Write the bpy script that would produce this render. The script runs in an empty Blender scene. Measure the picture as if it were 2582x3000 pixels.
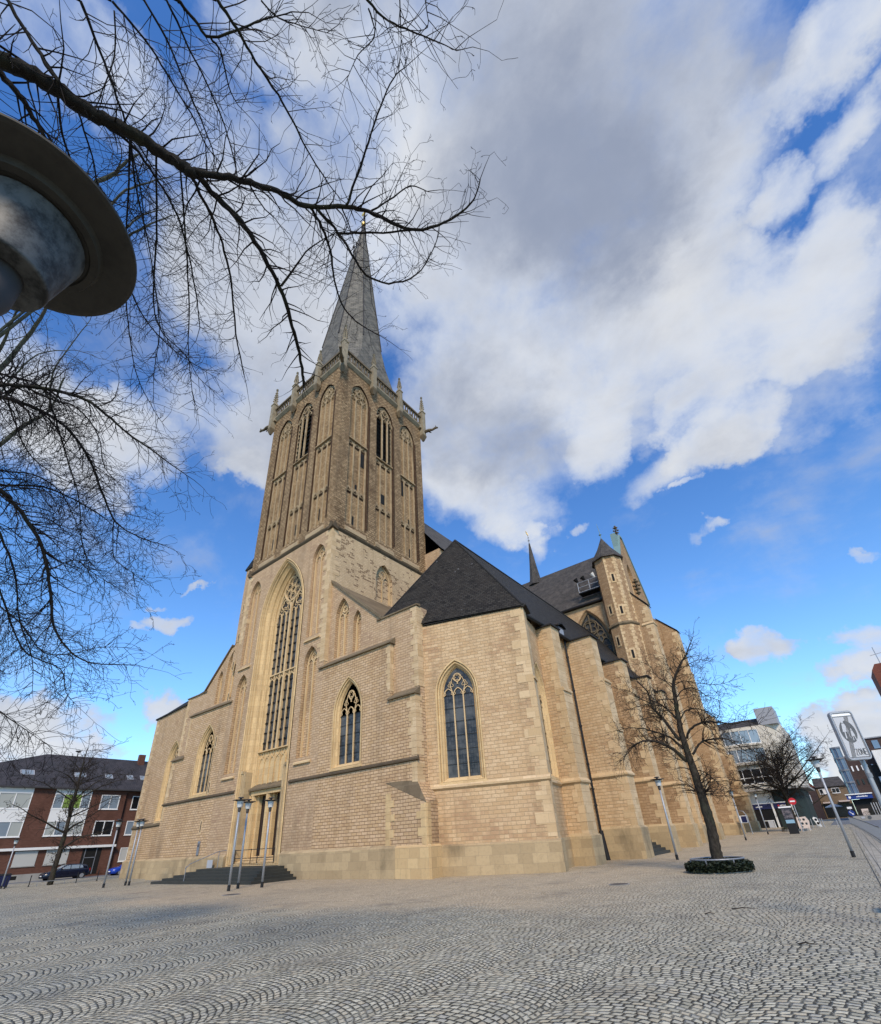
import bpy, bmesh, math, random
from mathutils import Vector, Matrix, geometry, noise
R = math.radians
sc = bpy.context.scene
col = sc.collection
# ---------------------------------------------------------------- camera
cam = bpy.data.cameras.new('camera'); cam_ob = bpy.data.objects.new('camera', cam); col.objects.link(cam_ob)
ROT = Matrix(((0.779237, 0.333365, 0.530714), (0.624421, -0.340348, -0.703037), (-0.053741, 0.879222, -0.473372)))
cam_ob.matrix_world = Matrix.Translation((0, 0, 1.65)) @ ROT.to_4x4()
cam.sensor_fit = 'HORIZONTAL'; cam.sensor_width = 36.0; cam.lens = 36.0 * 1373 / 2582
cam.shift_y = 221 / 2582; cam.clip_end = 3000; cam.clip_start = 0.05
sc.camera = cam_ob
sc.view_settings.view_transform = 'Standard'; sc.view_settings.look = 'None'
sc.view_settings.exposure = 0.18; sc.view_settings.gamma = 1
try:
    sc.cycles.max_bounces = 5; sc.cycles.diffuse_bounces = 3; sc.cycles.glossy_bounces = 2; sc.cycles.transparent_max_bounces = 6
    sc.cycles.caustics_reflective = False; sc.cycles.caustics_refractive = False
    sc.cycles.use_denoising = True
except Exception: pass
SUN_AZ, SUN_EL = 50.0, 40.0        # azimuth from +X towards -Y (south-west sun), elevation
sd = Vector((math.cos(R(SUN_EL)) * math.cos(R(SUN_AZ)), -math.cos(R(SUN_EL)) * math.sin(R(SUN_AZ)), math.sin(R(SUN_EL))))
sun = bpy.data.lights.new('sun', 'SUN'); sun.energy = 3.3; sun.angle = R(14); sun.color = (1.0, 0.83, 0.62)
sun_ob = bpy.data.objects.new('sun', sun); col.objects.link(sun_ob)
sun_ob.rotation_euler = sd.to_track_quat('Z', 'Y').to_euler(); sun_ob.location = (60, -30, 80)

# ---------------------------------------------------------------- node helper
class NT:
    def __init__(s, tree): s.t = tree; s.n = tree.nodes; s.l = tree.links
    def new(s, ty, **kw):
        n = s.n.new(ty)
        for k, v in kw.items(): setattr(n, k, v)
        return n
    def put(s, sock, v):
        if v is None: return
        if hasattr(v, 'is_output') or isinstance(v, bpy.types.NodeSocket): s.l.new(v, sock)
        else:
            if isinstance(v, (tuple, list)) and len(v) == 3 and sock.type == 'RGBA': v = (*v, 1)
            sock.default_value = v
    def m(s, op, a=0.0, b=0.0, c=0.0, clamp=False):
        n = s.new('ShaderNodeMath', operation=op); n.use_clamp = clamp
        s.put(n.inputs[0], a); s.put(n.inputs[1], b); s.put(n.inputs[2], c); return n.outputs[0]
    def vm(s, op, a=None, b=None, c=None, scale=None):
        n = s.new('ShaderNodeVectorMath', operation=op)
        s.put(n.inputs[0], a); s.put(n.inputs[1], b); s.put(n.inputs[2], c)
        if scale is not None: s.put(n.inputs['Scale'], scale)
        return n.outputs['Value'] if op in ('DOT_PRODUCT', 'LENGTH', 'DISTANCE') else n.outputs['Vector']
    def mix(s, f, a, b, blend='MIX'):
        n = s.new('ShaderNodeMix', data_type='RGBA', blend_type=blend); n.clamp_factor = True
        s.put(n.inputs[0], f); s.put(n.inputs[6], a); s.put(n.inputs[7], b); return n.outputs[2]
    def ss(s, v, lo, hi, a=0.0, b=1.0):
        n = s.new('ShaderNodeMapRange'); n.interpolation_type = 'SMOOTHSTEP'
        s.put(n.inputs[0], v); s.put(n.inputs[1], lo); s.put(n.inputs[2], hi); s.put(n.inputs[3], a); s.put(n.inputs[4], b); return n.outputs[0]
    def lin(s, v, lo, hi, a=0.0, b=1.0):
        n = s.new('ShaderNodeMapRange')
        s.put(n.inputs[0], v); s.put(n.inputs[1], lo); s.put(n.inputs[2], hi); s.put(n.inputs[3], a); s.put(n.inputs[4], b); return n.outputs[0]
    def noise(s, vec, scale, detail=3.0, rough=0.55, dist=0.0, w=None):
        n = s.new('ShaderNodeTexNoise'); n.noise_dimensions = '4D' if w is not None else '3D'
        s.put(n.inputs['Vector'], vec)
        s.put(n.inputs['Scale'], scale); s.put(n.inputs['Detail'], detail); s.put(n.inputs['Roughness'], rough); s.put(n.inputs['Distortion'], dist)
        if w is not None: s.put(n.inputs['W'], w)
        return n.outputs['Fac'], n.outputs['Color']
    def voro(s, vec, scale, feature='F1', rnd=1.0):
        n = s.new('ShaderNodeTexVoronoi', feature=feature); s.put(n.inputs['Vector'], vec); s.put(n.inputs['Scale'], scale); s.put(n.inputs['Randomness'], rnd); return n
    def sep(s, v):
        n = s.new('ShaderNodeSeparateXYZ'); s.put(n.inputs[0], v); return n.outputs
    def comb(s, x, y, z=0.0):
        n = s.new('ShaderNodeCombineXYZ'); s.put(n.inputs[0], x); s.put(n.inputs[1], y); s.put(n.inputs[2], z); return n.outputs[0]
    def wn(s, v):
        n = s.new('ShaderNodeTexWhiteNoise', noise_dimensions='3D'); s.put(n.inputs['Vector'], v); return n.outputs['Value']

# ---------------------------------------------------------------- world: Nishita sky with a cloud layer
CLOUDS = [[2.717, 1.705, -1.269, -0.5, -1.548, 2.598, -1.675, -0.5, 1.3], [3.28, 2.098, -0.982, -0.5, -2.329, 3.067, -2.666, -0.5, 1.0], [7.611, 0.334, -1.45, -0.5, 0.726, 4.502, -3.427, -0.5, 0.7], [4.312, 3.289, -0.809, -0.5, -4.204, 5.127, -2.18, -0.5, 0.7], [8.524, 5.257, -6.717, -0.5, -3.567, 17.531, -9.109, -0.5, 1.1], [12.387, 12.611, -14.096, -0.5, -9.524, 13.316, -6.186, -0.5, 0.9], [25.626, -9.426, -1.266, -0.5, 6.834, 14.867, -12.878, -0.5, 1.2], [32.094, -11.208, 0.395, -0.5, 7.385, 16.161, -14.385, -0.5, 0.6], [3.43, 0.631, -1.445, -0.5, -1.371, 4.753, -5.042, -0.5, 1.25], [7.72, 0.278, -3.17, -0.5, -0.993, 8.122, -8.975, -0.5, 0.8], [4.31, 2.362, -2.095, -0.5, -2.065, 3.768, -2.888, -0.5, 0.5], [7.825, 0.518, -4.228, -0.5, -1.519, 6.973, -8.062, -0.5, 0.9], [6.671, -0.278, -2.022, -0.5, -1.488, 7.859, -11.192, -0.5, 0.55], [8.799, -0.068, -3.301, -0.5, 0.009, 8.9, -9.007, -0.5, 0.4], [11.889, 5.432, -9.697, -0.5, -1.9, 6.672, -5.2, -0.5, 0.35], [6.359, 0.993, -3.12, -0.5, -1.293, 5.641, -5.918, -0.5, 0.5], [18.698, -6.864, -1.524, -0.5, 6.165, 16.57, -16.808, -0.5, 0.45], [15.904, -2.565, -3.377, -0.5, 3.764, 19.818, -19.584, -0.5, 0.35], [3.892, 2.261, -0.969, -0.5, -2.425, 2.913, -4.193, -0.5, 1.2], [11.559, 5.393, -4.019, -0.5, -3.662, 5.271, -6.861, -0.5, 1.5], [12.575, -4.098, 3.056, -0.5, 6.084, 11.742, -14.363, -0.5, 1.2], [12.371, -1.767, 0.498, -0.5, 1.519, 8.706, -12.72, -0.5, 1.2], [10.884, -0.83, -3.074, -0.5, -0.354, 9.168, -11.338, -0.5, 0.9], [4.453, 3.351, -1.716, -0.5, -6.963, 4.448, -10.042, -0.5, 0.9], [9.124, 10.066, -9.29, -0.5, -21.353, 3.655, -18.145, -0.5, 0.7], [8.481, 0.659, -1.492, -0.5, -2.261, 10.299, -15.152, -0.5, 0.7], [4.3, 4.24, 0.72, -0.5, -2.341, 1.937, -2.51, -0.5, 1.1], [4.598, 5.776, 1.424, -0.5, -6.71, 5.397, -9.004, -0.5, 0.7], [5.571, 5.451, 2.988, -0.5, -8.839, 3.841, -4.601, -0.5, 1.0], [4.493, 7.938, 3.094, -0.5, -6.284, 4.615, -9.316, -0.5, 1.2], [5.224, 10.967, 5.51, -0.5, -6.522, 4.348, -9.267, -0.5, 0.9], [11.858, 16.055, 3.829, -0.5, -12.037, 10.176, -18.106, -0.5, 0.9], [4.535, 8.475, 4.475, -0.5, -6.57, 4.103, -8.385, -0.5, 0.6], [1.622, 7.232, -1.711, -0.5, -2.696, 1.851, -18.843, -0.5, 1.3], [2.798, 9.719, -2.442, -0.5, -3.741, 1.691, -27.113, -0.5, 1.0], [10.491, 22.053, 1.59, -0.5, -4.048, 7.772, -28.636, -0.5, 1.2], [12.13, 21.084, 8.6, -0.5, -13.21, 27.555, -52.665, -0.5, 1.0], [13.519, 33.417, 5.982, -0.5, -21.504, 25.857, -73.547, -0.5, 0.9], [20.475, 30.87, 13.332, -0.5, -32.528, 56.907, -99.538, -0.5, 0.7], [21.187, 47.882, 9.802, -0.5, -38.535, 41.066, -109.435, -0.5, 0.6], [20.614, 1.158, -3.388, -0.5, -10.184, 9.663, -36.278, -0.5, 1.3], [16.693, -0.589, -5.026, -0.5, -12.043, 8.556, -31.903, -0.5, 1.2], [17.901, -1.69, -0.528, -0.5, -5.855, 4.901, -25.6, -0.5, 1.3], [11.104, -0.714, 0.438, -0.5, -3.898, 1.552, -17.999, -0.5, 1.5], [15.105, -0.785, -1.827, -0.5, -8.286, 0.973, -21.779, -0.5, 1.2], [39.581, 4.639, 9.154, -0.5, 7.301, 38.581, -53.951, -0.5, 0.7], [33.935, 3.014, -4.174, -0.5, -11.173, 48.463, -77.383, -0.5, 0.7], [35.691, -3.73, 7.21, -0.5, 5.489, 22.298, -47.093, -0.5, 0.75], [44.056, 0.31, -18.634, -0.5, -29.766, 33.912, -78.485, -0.5, 0.55], [43.128, 23.86, -8.826, -0.5, -18.631, 21.883, -39.98, -0.5, 0.4], [31.489, 20.697, -39.384, -0.5, -27.575, 9.565, -24.145, -0.5, 0.5], [6.725, 5.646, 0.492, -0.5, -9.814, 8.027, -3.386, -0.5, 0.8], [7.063, 5.848, -0.079, -0.5, -3.758, 3.713, -2.419, -0.5, 0.8]]
DARK = [[3.146, 2.051, -1.474, -0.5, -1.955, 3.563, -1.905, -0.5, 0.8], [3.69, 2.284, -1.323, -0.5, -2.697, 4.006, -3.006, -0.5, 0.55], [4.584, 2.826, -1.008, -0.5, -3.225, 3.85, -5.322, -0.5, 0.75], [4.905, 3.769, -0.856, -0.5, -5.494, 6.724, -2.608, -0.5, 0.4], [5.852, 4.799, 0.043, -0.5, -18.387, 16.418, -5.411, -0.5, 0.4], [6.816, 3.886, -3.065, -0.5, -3.506, 6.589, -4.612, -0.5, 0.35], [13.81, -0.817, 0.638, -0.5, -9.795, 4.282, -44.793, -0.5, 0.3], [10.335, 6.595, -6.73, -0.5, -6.399, 23.675, -10.776, -0.5, 0.35]]

world = bpy.data.worlds.new('World'); sc.world = world; world.use_nodes = True
w = NT(world.node_tree); w.n.clear()
tc = w.new('ShaderNodeTexCoord'); D = tc.outputs['Generated']
sky = w.new('ShaderNodeTexSky', sky_type='NISHITA'); sky.sun_disc = False
sky.sun_elevation = R(SUN_EL); sky.sun_rotation = math.atan2(sd.x, sd.y); sky.altitude = 50; sky.air_density = 1.0; sky.dust_density = 0.2; sky.ozone_density = 2.5
dx, dy, dz = w.sep(D)
den = w.m('ADD', w.m('MAXIMUM', dz, 0.0), 0.22)
P = w.comb(w.m('DIVIDE', dx, den), w.m('DIVIDE', dy, den), 0.0)
_, wA = w.noise(D, 2.3, 3, 0.55); _, wB = w.noise(D, 7.5, 6, 0.62)
DW = w.vm('ADD', D, w.vm('SCALE', w.vm('SUBTRACT', wA, (.5, .5, .5)), scale=0.20))
DW = w.vm('ADD', DW, w.vm('SCALE', w.vm('SUBTRACT', wB, (.5, .5, .5)), scale=0.17))
def accumulate(table, D=DW):
    acc = 0.0
    for (a1, a2, a3, c1, b1, b2, b3, c2, wt) in table:
        u = w.m('SUBTRACT', w.vm('DOT_PRODUCT', D, (a1, a2, a3)), c1)
        v = w.m('SUBTRACT', w.vm('DOT_PRODUCT', D, (b1, b2, b3)), c2)
        q = w.m('SUBTRACT', 1.15, w.m('MULTIPLY_ADD', u, u, w.m('MULTIPLY', v, v)), clamp=True)
        acc = w.m('MULTIPLY_ADD', q, wt, acc)
    return acc
cov = accumulate(CLOUDS); drk = accumulate(DARK)
n1, _ = w.noise(P, 1.1, 4, 0.55, 0.5)
n2, _ = w.noise(w.vm('MULTIPLY', P, (1.0, 1.3, 1.0)), 3.6, 8, 0.62, 0.25)
n3, _ = w.noise(D, 5.0, 7, 0.6, 0.2)
nn = w.m('ADD', w.m('MULTIPLY', w.m('SUBTRACT', n1, 0.5), 1.3), w.m('MULTIPLY', w.m('SUBTRACT', n2, 0.5), 1.3))
nn = w.m('MULTIPLY_ADD', w.m('SUBTRACT', n3, 0.5), 1.45, nn)
cov = w.m('MULTIPLY', w.m('SUBTRACT', 1.0, w.m('EXPONENT', w.m('MULTIPLY', cov, -1.15))), 1.2)
dens = w.m('ADD', cov, nn)
alpha = w.m('MULTIPLY', w.ss(dens, 0.05, 1.0), 0.98)
# thick, shaded undersides go grey; sunlit edges stay white
thick = w.m('ADD', w.m('MULTIPLY', w.m('MINIMUM', drk, 1.2), 0.95), w.m('ADD', w.m('MULTIPLY', w.m('SUBTRACT', n1, 0.5), 2.6), w.m('MULTIPLY', w.m('SUBTRACT', n2, 0.5), 2.2)))
gsh = w.m('MULTIPLY', w.ss(thick, -0.35, 1.25), w.ss(dz, 0.0, 0.45, 0.35, 1.0))
white = w.mix(w.ss(dens, 0.45, 1.5), (.60,.69,.87), (.86,.87,.88))
ccol = w.mix(gsh, white, (.32,.37,.49))
tint = w.mix(w.ss(dz, 0.0, 0.85), (1.12,1.52,1.78), (.62,1.12,1.7))
skyc = w.mix(1.0, sky.outputs[0], tint, 'MULTIPLY')
b1 = w.new('ShaderNodeBackground'); w.put(b1.inputs[0], skyc); b1.inputs[1].default_value = 0.125
b2 = w.new('ShaderNodeBackground'); w.put(b2.inputs[0], ccol); b2.inputs[1].default_value = 0.85
ms = w.new('ShaderNodeMixShader'); w.put(ms.inputs[0], alpha); w.l.new(b1.outputs[0], ms.inputs[1]); w.l.new(b2.outputs[0], ms.inputs[2])
wo = w.new('ShaderNodeOutputWorld'); w.l.new(ms.outputs[0], wo.inputs[0])

# ---------------------------------------------------------------- materials
MATS = {}
def mat(name, base=(.5, .5, .5), rough=0.7, metal=0.0, spec=0.4, fn=None):
    m = bpy.data.materials.new(name); m.use_nodes = True
    t = NT(m.node_tree); bs = t.n['Principled BSDF']
    bs.inputs['Base Color'].default_value = (*base, 1); bs.inputs['Roughness'].default_value = rough
    bs.inputs['Metallic'].default_value = metal; bs.inputs['Specular IOR Level'].default_value = spec
    if fn: fn(t, bs)
    MATS[name] = m; return m
def bump(t, bs, h, strength=0.5, dist=0.02):
    b = t.new('ShaderNodeBump'); b.inputs['Strength'].default_value = strength; b.inputs['Distance'].default_value = dist
    t.put(b.inputs['Height'], h); t.l.new(b.outputs[0], bs.inputs['Normal'])
def uvn(t): return t.new('ShaderNodeUVMap').outputs[0]
def pos(t): return t.new('ShaderNodeNewGeometry').outputs['Position']

def masonry(c1, c2, c3, mortar, bw, bh, mort=0.012, stain=0.35, weather=True, irregular=0.0, bstr=0.6, speck=0.0):
    def fn(t, bs):
        uv = uvn(t)
        nz, nc = t.noise(pos(t), 0.35, 4, 0.6)
        if irregular:
            _, wc = t.noise(uv, 2.2, 2, 0.5)
            uv = t.vm('ADD', uv, t.vm('SCALE', t.vm('SUBTRACT', wc, (.5, .5, .5)), scale=irregular))
        br = t.new('ShaderNodeTexBrick'); t.put(br.inputs['Vector'], uv)
        br.offset = 0.5; br.inputs['Scale'].default_value = 1.0
        br.inputs['Brick Width'].default_value = bw; br.inputs['Row Height'].default_value = bh
        br.inputs['Mortar Size'].default_value = mort; br.inputs['Mortar Smooth'].default_value = 0.3; br.inputs['Bias'].default_value = -0.05
        br.inputs['Color1'].default_value = (0, 0, 0, 1); br.inputs['Color2'].default_value = (1, 1, 1, 1); br.inputs['Mortar'].default_value = (.5, .5, .5, 1)
        u, v, _ = t.sep(uv)
        rid = t.m('FLOOR', t.m('DIVIDE', v, bh))
        # per block tone: brick colour plus a second hash
        fine, _ = t.noise(pos(t), 9.0, 4, 0.65)
        run, _ = t.noise(t.vm('MULTIPLY', pos(t), (2.6, 2.6, .11)), 1.0, 4, 0.6)
        a = t.mix(br.outputs['Color'], c1, c2)
        off = t.m('MULTIPLY', t.m('MODULO', t.m('ABSOLUTE', rid), 2.0), 0.5)
        hsh = t.wn(t.comb(rid, t.m('FLOOR', t.m('ADD', t.m('DIVIDE', u, bw), off)), 3.0))
        a = t.mix(t.ss(t.m('ADD', nz, t.m('MULTIPLY', hsh, 0.22)), 0.62, 0.95), a, c3)
        a = t.mix(t.m('MULTIPLY', t.ss(fine, 0.35, 0.8), 0.35), a, (c1[0] * .55, c1[1] * .5, c1[2] * .45))
        big, _ = t.noise(t.vm('MULTIPLY', pos(t), (1, 1, .28)), 0.55, 5, 0.62)
        a = t.mix(t.m('MULTIPLY', t.ss(big, 0.5, 0.78), stain), a, (.16, .115, .075))
        a = t.mix(t.m('MULTIPLY', t.ss(run, 0.52, 0.75), .42), a, (c1[0] * .5, c1[1] * .47, c1[2] * .45))
        if speck: a = t.mix(t.m('MULTIPLY', t.m('GREATER_THAN', t.m('ADD', hsh, t.m('MULTIPLY', t.m('SUBTRACT', nz, .5), 1.6)), speck - .1), .9), a, c3)
        a = t.mix(br.outputs['Fac'], a, mortar)
        t.put(bs.inputs['Base Color'], a)
        h = t.m('ADD', t.m('MULTIPLY', br.outputs['Fac'], -1.0), t.m('MULTIPLY', fine, 0.5))
        h = t.m('MULTIPLY_ADD', br.outputs['Color'], 0.3, h)
        bump(t, bs, h, bstr, 0.03)
    return fn
def stone(c1, c2, dark, bh=0.45, stain=0.4, bstr=0.35, joints=True):
    def fn(t, bs):
        p = pos(t); uv = uvn(t); u, v, _ = t.sep(uv)
        _, _, pz = t.sep(p)
        k = t.m('FLOOR', t.m('DIVIDE', v, bh)); uo = t.m('MULTIPLY_ADD', t.wn(t.comb(k, 7.0, 1.0)), 0.9, u)
        blk = t.wn(t.comb(k, t.m('FLOOR', t.m('DIVIDE', uo, bh * 1.7)), 2.0))
        a = t.mix(blk, c1, c2)
        f, _ = t.noise(p, 7.0, 5, 0.7); g, _ = t.noise(t.vm('MULTIPLY', p, (1, 1, .35)), 0.9, 5, 0.62)
        a = t.mix(t.m('MULTIPLY', t.ss(f, 0.45, 0.85), 0.4), a, dark)
        a = t.mix(t.m('MULTIPLY', t.ss(g, 0.5, 0.8), stain), a, dark)
        if joints:
            fr = t.m('ABSOLUTE', t.m('SUBTRACT', t.m('FRACT', t.m('DIVIDE', v, bh)), 0.5))
            fu = t.m('ABSOLUTE', t.m('SUBTRACT', t.m('FRACT', t.m('DIVIDE', uo, bh * 1.7)), 0.5))
            j = t.m('MAXIMUM', t.ss(fr, 0.475, 0.492), t.ss(fu, 0.483, 0.495))
            a = t.mix(t.m('MULTIPLY', j, 0.45), a, (.20, .16, .11))
        t.put(bs.inputs['Base Color'], a); bump(t, bs, f, bstr, 0.02)
    return fn
mat('tuff_brick', rough=.9, spec=.15, fn=masonry((0.500, 0.340, 0.189), (0.600, 0.428, 0.270), (0.420, 0.272, 0.154), (0.230, 0.148, 0.086), .44, .175, .017, .6, bstr=.8))
mat('tuff_brick_chapel', rough=.9, spec=.15, fn=masonry((0.500, 0.339, 0.189), (0.600, 0.435, 0.264), (0.380, 0.237, 0.138), (0.390, 0.282, 0.165), .46, .19, .013, .5, bstr=.8))
mat('tuff_upper', rough=.95, spec=.15, fn=masonry((0.460, 0.317, 0.189), (0.550, 0.395, 0.252), (0.360, 0.236, 0.150), (0.270, 0.178, 0.109), .42, .17, .014, .42, irregular=.04))
mat('tower_tuff', rough=.95, spec=.1, fn=masonry((.26, .172, .095), (.45, .32, .185), (.13, .083, .048), (.085, .056, .033), .40, .24, .03, .95, irregular=.2, bstr=1.0))
mat('tower_panel', rough=.95, spec=.1, fn=masonry((.31, .205, .11), (.47, .335, .19), (.16, .10, .055), (.14, .09, .05), .34, .19, .02, .85, irregular=.10, bstr=1.0))
mat('dark_brick_strip', rough=.95, spec=.1, fn=masonry((0.075, 0.043, 0.026), (0.140, 0.085, 0.050), (0.050, 0.030, 0.020), (0.030, 0.020, 0.014), .2, .26, .03, .3, irregular=.05, bstr=1.0))
mat('tower_south_brick', rough=.95, spec=.15, fn=masonry((.54, .395, .235), (.64, .48, .30), (.17, .11, .065), (.40, .29, .175), .34, .15, .02, .2, speck=.97))
mat('aged_tuff', rough=.95, spec=.15, fn=masonry((0.340, 0.219, 0.120), (0.460, 0.312, 0.182), (0.250, 0.156, 0.088), (0.240, 0.156, 0.088), .42, .19, .014, .5, irregular=.05))
mat('sandstone', rough=.85, spec=.2, fn=stone((0.620, 0.447, 0.234), (0.520, 0.364, 0.188), (0.270, 0.175, 0.088), .45, .45))
mat('sandstone_pale', rough=.85, spec=.2, fn=stone((0.600, 0.447, 0.271), (0.470, 0.331, 0.182), (0.310, 0.214, 0.125), .42, .4))
mat('plinth_stone', rough=.9, spec=.2, fn=stone((.46, .345, .20), (.35, .26, .15), (.14, .108, .065), .42, .8))
mat('tracery_stone', rough=.85, spec=.2, fn=stone((0.600, 0.438, 0.245), (0.520, 0.375, 0.208), (0.280, 0.189, 0.104), .9, .3, joints=False))
mat('tower_stone', rough=.9, spec=.2, fn=stone((.42, .315, .19), (.31, .228, .135), (.085, .064, .038), .4, .75))
mat('pinnacle_stone', rough=.9, spec=.2, fn=stone((.30, .255, .18), (.23, .19, .13), (.07, .058, .04), .4, .7))
mat('dark_stone', rough=.9, spec=.2, fn=stone((0.115, 0.090, 0.058), (0.160, 0.125, 0.080), (0.040, 0.033, 0.024), .6, .6))
mat('weathered_stone', rough=.9, spec=.15, fn=stone((0.190, 0.145, 0.090), (0.140, 0.105, 0.066), (0.050, 0.042, 0.028), .8, .6))
mat('dark_string', rough=.9, spec=.15, fn=stone((.085, .064, .042), (.12, .09, .057), (.03, .025, .018), .8, .6))
mat('eaves_dark', (.022, .021, .02), .75, spec=.2)
def slate(c, c2, row, bw, rough=.55):
    def fn(t, bs):
        uv = uvn(t)
        br = t.new('ShaderNodeTexBrick'); t.put(br.inputs['Vector'], uv); br.inputs['Scale'].default_value = 1
        br.inputs['Brick Width'].default_value = bw; br.inputs['Row Height'].default_value = row; br.inputs['Mortar Size'].default_value = row * .09
        br.inputs['Color1'].default_value = (*c, 1); br.inputs['Color2'].default_value = (*c2, 1); br.inputs['Mortar'].default_value = (c[0] * .35, c[1] * .35, c[2] * .35, 1)
        n, _ = t.noise(pos(t), 1.2, 5, .6); f, _ = t.noise(uv, 12, 3, .6)
        a = t.mix(t.m('MULTIPLY', t.ss(n, .35, .75), .75), br.outputs['Color'], (c[0] * 2.3, c[1] * 2.2, c[2] * 2.1))
        vv = t.voro(uv, 0.9); spot = t.ss(vv.outputs['Distance'], 0.075, 0.04)
        a = t.mix(t.m('MULTIPLY', spot, .5), a, (.25, .25, .26))
        t.put(bs.inputs['Base Color'], a)
        t.put(bs.inputs['Roughness'], t.lin(f, .3, .7, rough - .12, rough + .15))
        bump(t, bs, t.m('ADD', t.m('MULTIPLY', br.outputs['Fac'], -1), t.m('MULTIPLY', f, .5)), .9, .04)
    return fn
mat('slate_roof', fn=slate((.014, .0125, .0105), (.042, .038, .032), .2, .3, .65), spec=.15)
mat('slate_pale', fn=slate((.05, .046, .043), (.075, .07, .065), .2, .3, .7), spec=.2)
mat('spire_slate', fn=slate((.10, .095, .082), (.14, .132, .115), .35, .6, .7), spec=.15)
mat('pantile', fn=slate((.028, .026, .03), (.05, .047, .05), .3, .24), spec=.35)
def leaded(t, bs):
    uv = uvn(t)
    br = t.new('ShaderNodeTexBrick'); br.offset = 0; t.put(br.inputs['Vector'], uv); br.inputs['Scale'].default_value = 1
    br.inputs['Brick Width'].default_value = .16; br.inputs['Row Height'].default_value = .2; br.inputs['Mortar Size'].default_value = .012
    br.inputs['Color1'].default_value = (.020, .020, .020, 1); br.inputs['Color2'].default_value = (.055, .055, .055, 1); br.inputs['Mortar'].default_value = (.008, .008, .01, 1)
    n, _ = t.noise(uv, .8, 3, .5)
    t.put(bs.inputs['Base Color'], t.mix(t.ss(n, .4, .7), br.outputs['Color'], (.095, .095, .09)))
    t.put(bs.inputs['Roughness'], t.mix(br.outputs['Color'], (.25, .25, .25), (.45, .45, .45)))
    g, _ = t.noise(uv, 5, 2, .5); bump(t, bs, t.m('MULTIPLY_ADD', br.outputs['Color'], .5, g), .25, .02)
mat('leaded_glass', spec=.35, fn=leaded)
mat('louvre', (.012, .011, .011), .8)
mat('black_hole', (.006, .006, .006), .9)
mat('iron', (.02, .02, .022), .5, .6)
mat('verdigris', (.16, .25, .25), .7)
mat('gold', (.75, .5, .15), .35, .8)
def woodfn(t, bs):
    n, _ = t.noise(t.vm('MULTIPLY', pos(t), (12, 12, 1)), 1.5, 4, .6)
    t.put(bs.inputs['Base Color'], t.mix(n, (.016, .009, .007), (.035, .018, .012)))
mat('door_wood', rough=.7, fn=woodfn)
def galv(t, bs):
    n, _ = t.noise(pos(t), 6, 5, .65); f, _ = t.noise(pos(t), 40, 2, .6)
    t.put(bs.inputs['Base Color'], t.mix(n, (.27, .285, .31), (.40, .42, .45)))
    t.put(bs.inputs['Roughness'], t.lin(f, .3, .7, .4, .6))
mat('galvanised', rough=.5, metal=.35, fn=galv)
def shadefn(t, bs):
    n, _ = t.noise(pos(t), 9, 5, .65); v = t.voro(pos(t), 16)
    a = t.mix(t.ss(n, .35, .75), (.046, .042, .035), (.028, .026, .022))
    t.put(bs.inputs['Base Color'], t.mix(t.ss(v.outputs['Distance'], .06, .03), a, (.02, .018, .015)))
mat('lamp_disc', rough=.75, fn=shadefn)
def milk_clean(t, bs):
    n, _ = t.noise(pos(t), 14, 5, .7)
    t.put(bs.inputs['Base Color'], t.mix(t.ss(n, .42, .7), (.55, .56, .55), (.28, .28, .27)))
mat('lamp_glass', rough=.4, spec=.4, fn=milk_clean)
def milk(t, bs):
    n, _ = t.noise(pos(t), 9, 6, .75)
    t.put(bs.inputs['Base Color'], t.mix(t.ss(n, .38, .66), (.115, .117, .115), (.022, .022, .022)))
mat('milk_glass', rough=.55, spec=.3, fn=milk)
mat('black_band', (.008, .008, .009), .6)
def barkfn(c1, c2):
    def fn(t, bs):
        n, _ = t.noise(t.vm('MULTIPLY', pos(t), (1, 1, .45)), 14, 5, .7); g, _ = t.noise(pos(t), 1.7, 3, .6)
        a = t.mix(t.ss(n, .35, .7), c1, c2)
        a = t.mix(t.m('MULTIPLY', t.ss(g, .5, .75), .5), a, (.045, .055, .03))
        t.put(bs.inputs['Base Color'], a); bump(t, bs, n, .8, .03)
    return fn
mat('bark_dark', rough=.9, spec=.15, fn=barkfn((.014, .012, .011), (.028, .025, .021)))
mat('bark', rough=.9, spec=.15, fn=barkfn((.022, .018, .014), (.055, .046, .036)))
mat('bark_grey', rough=.9, spec=.15, fn=barkfn((.07, .075, .06), (.12, .125, .10)))
mat('twig_dark', (.014, .011, .011), .85, spec=.15)
mat('twig', (.024, .019, .016), .85, spec=.15)
mat('twig_grey', (.055, .052, .045), .85, spec=.15)
mat('ivy', rough=.6, fn=lambda t, bs: t.put(bs.inputs['Base Color'], t.mix(t.noise(pos(t), 9, 3, .6)[0], (.008, .015, .006), (.02, .029, .012))))
mat('soil', (.04, .03, .02), .95)
def redbrick(t, bs):
    uv = uvn(t)
    br = t.new('ShaderNodeTexBrick'); t.put(br.inputs['Vector'], uv); br.inputs['Scale'].default_value = 1
    br.inputs['Brick Width'].default_value = .25; br.inputs['Row Height'].default_value = .083; br.inputs['Mortar Size'].default_value = .008
    br.inputs['Color1'].default_value = (.105, .046, .033, 1); br.inputs['Color2'].default_value = (.145, .066, .048, 1); br.inputs['Mortar'].default_value = (.10, .06, .045, 1)
    n, _ = t.noise(pos(t), .5, 4, .6)
    t.put(bs.inputs['Base Color'], t.mix(t.ss(n, .4, .8), br.outputs['Color'], (.085, .04, .028)))
mat('red_brick', rough=.9, spec=.2, fn=redbrick)
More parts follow.
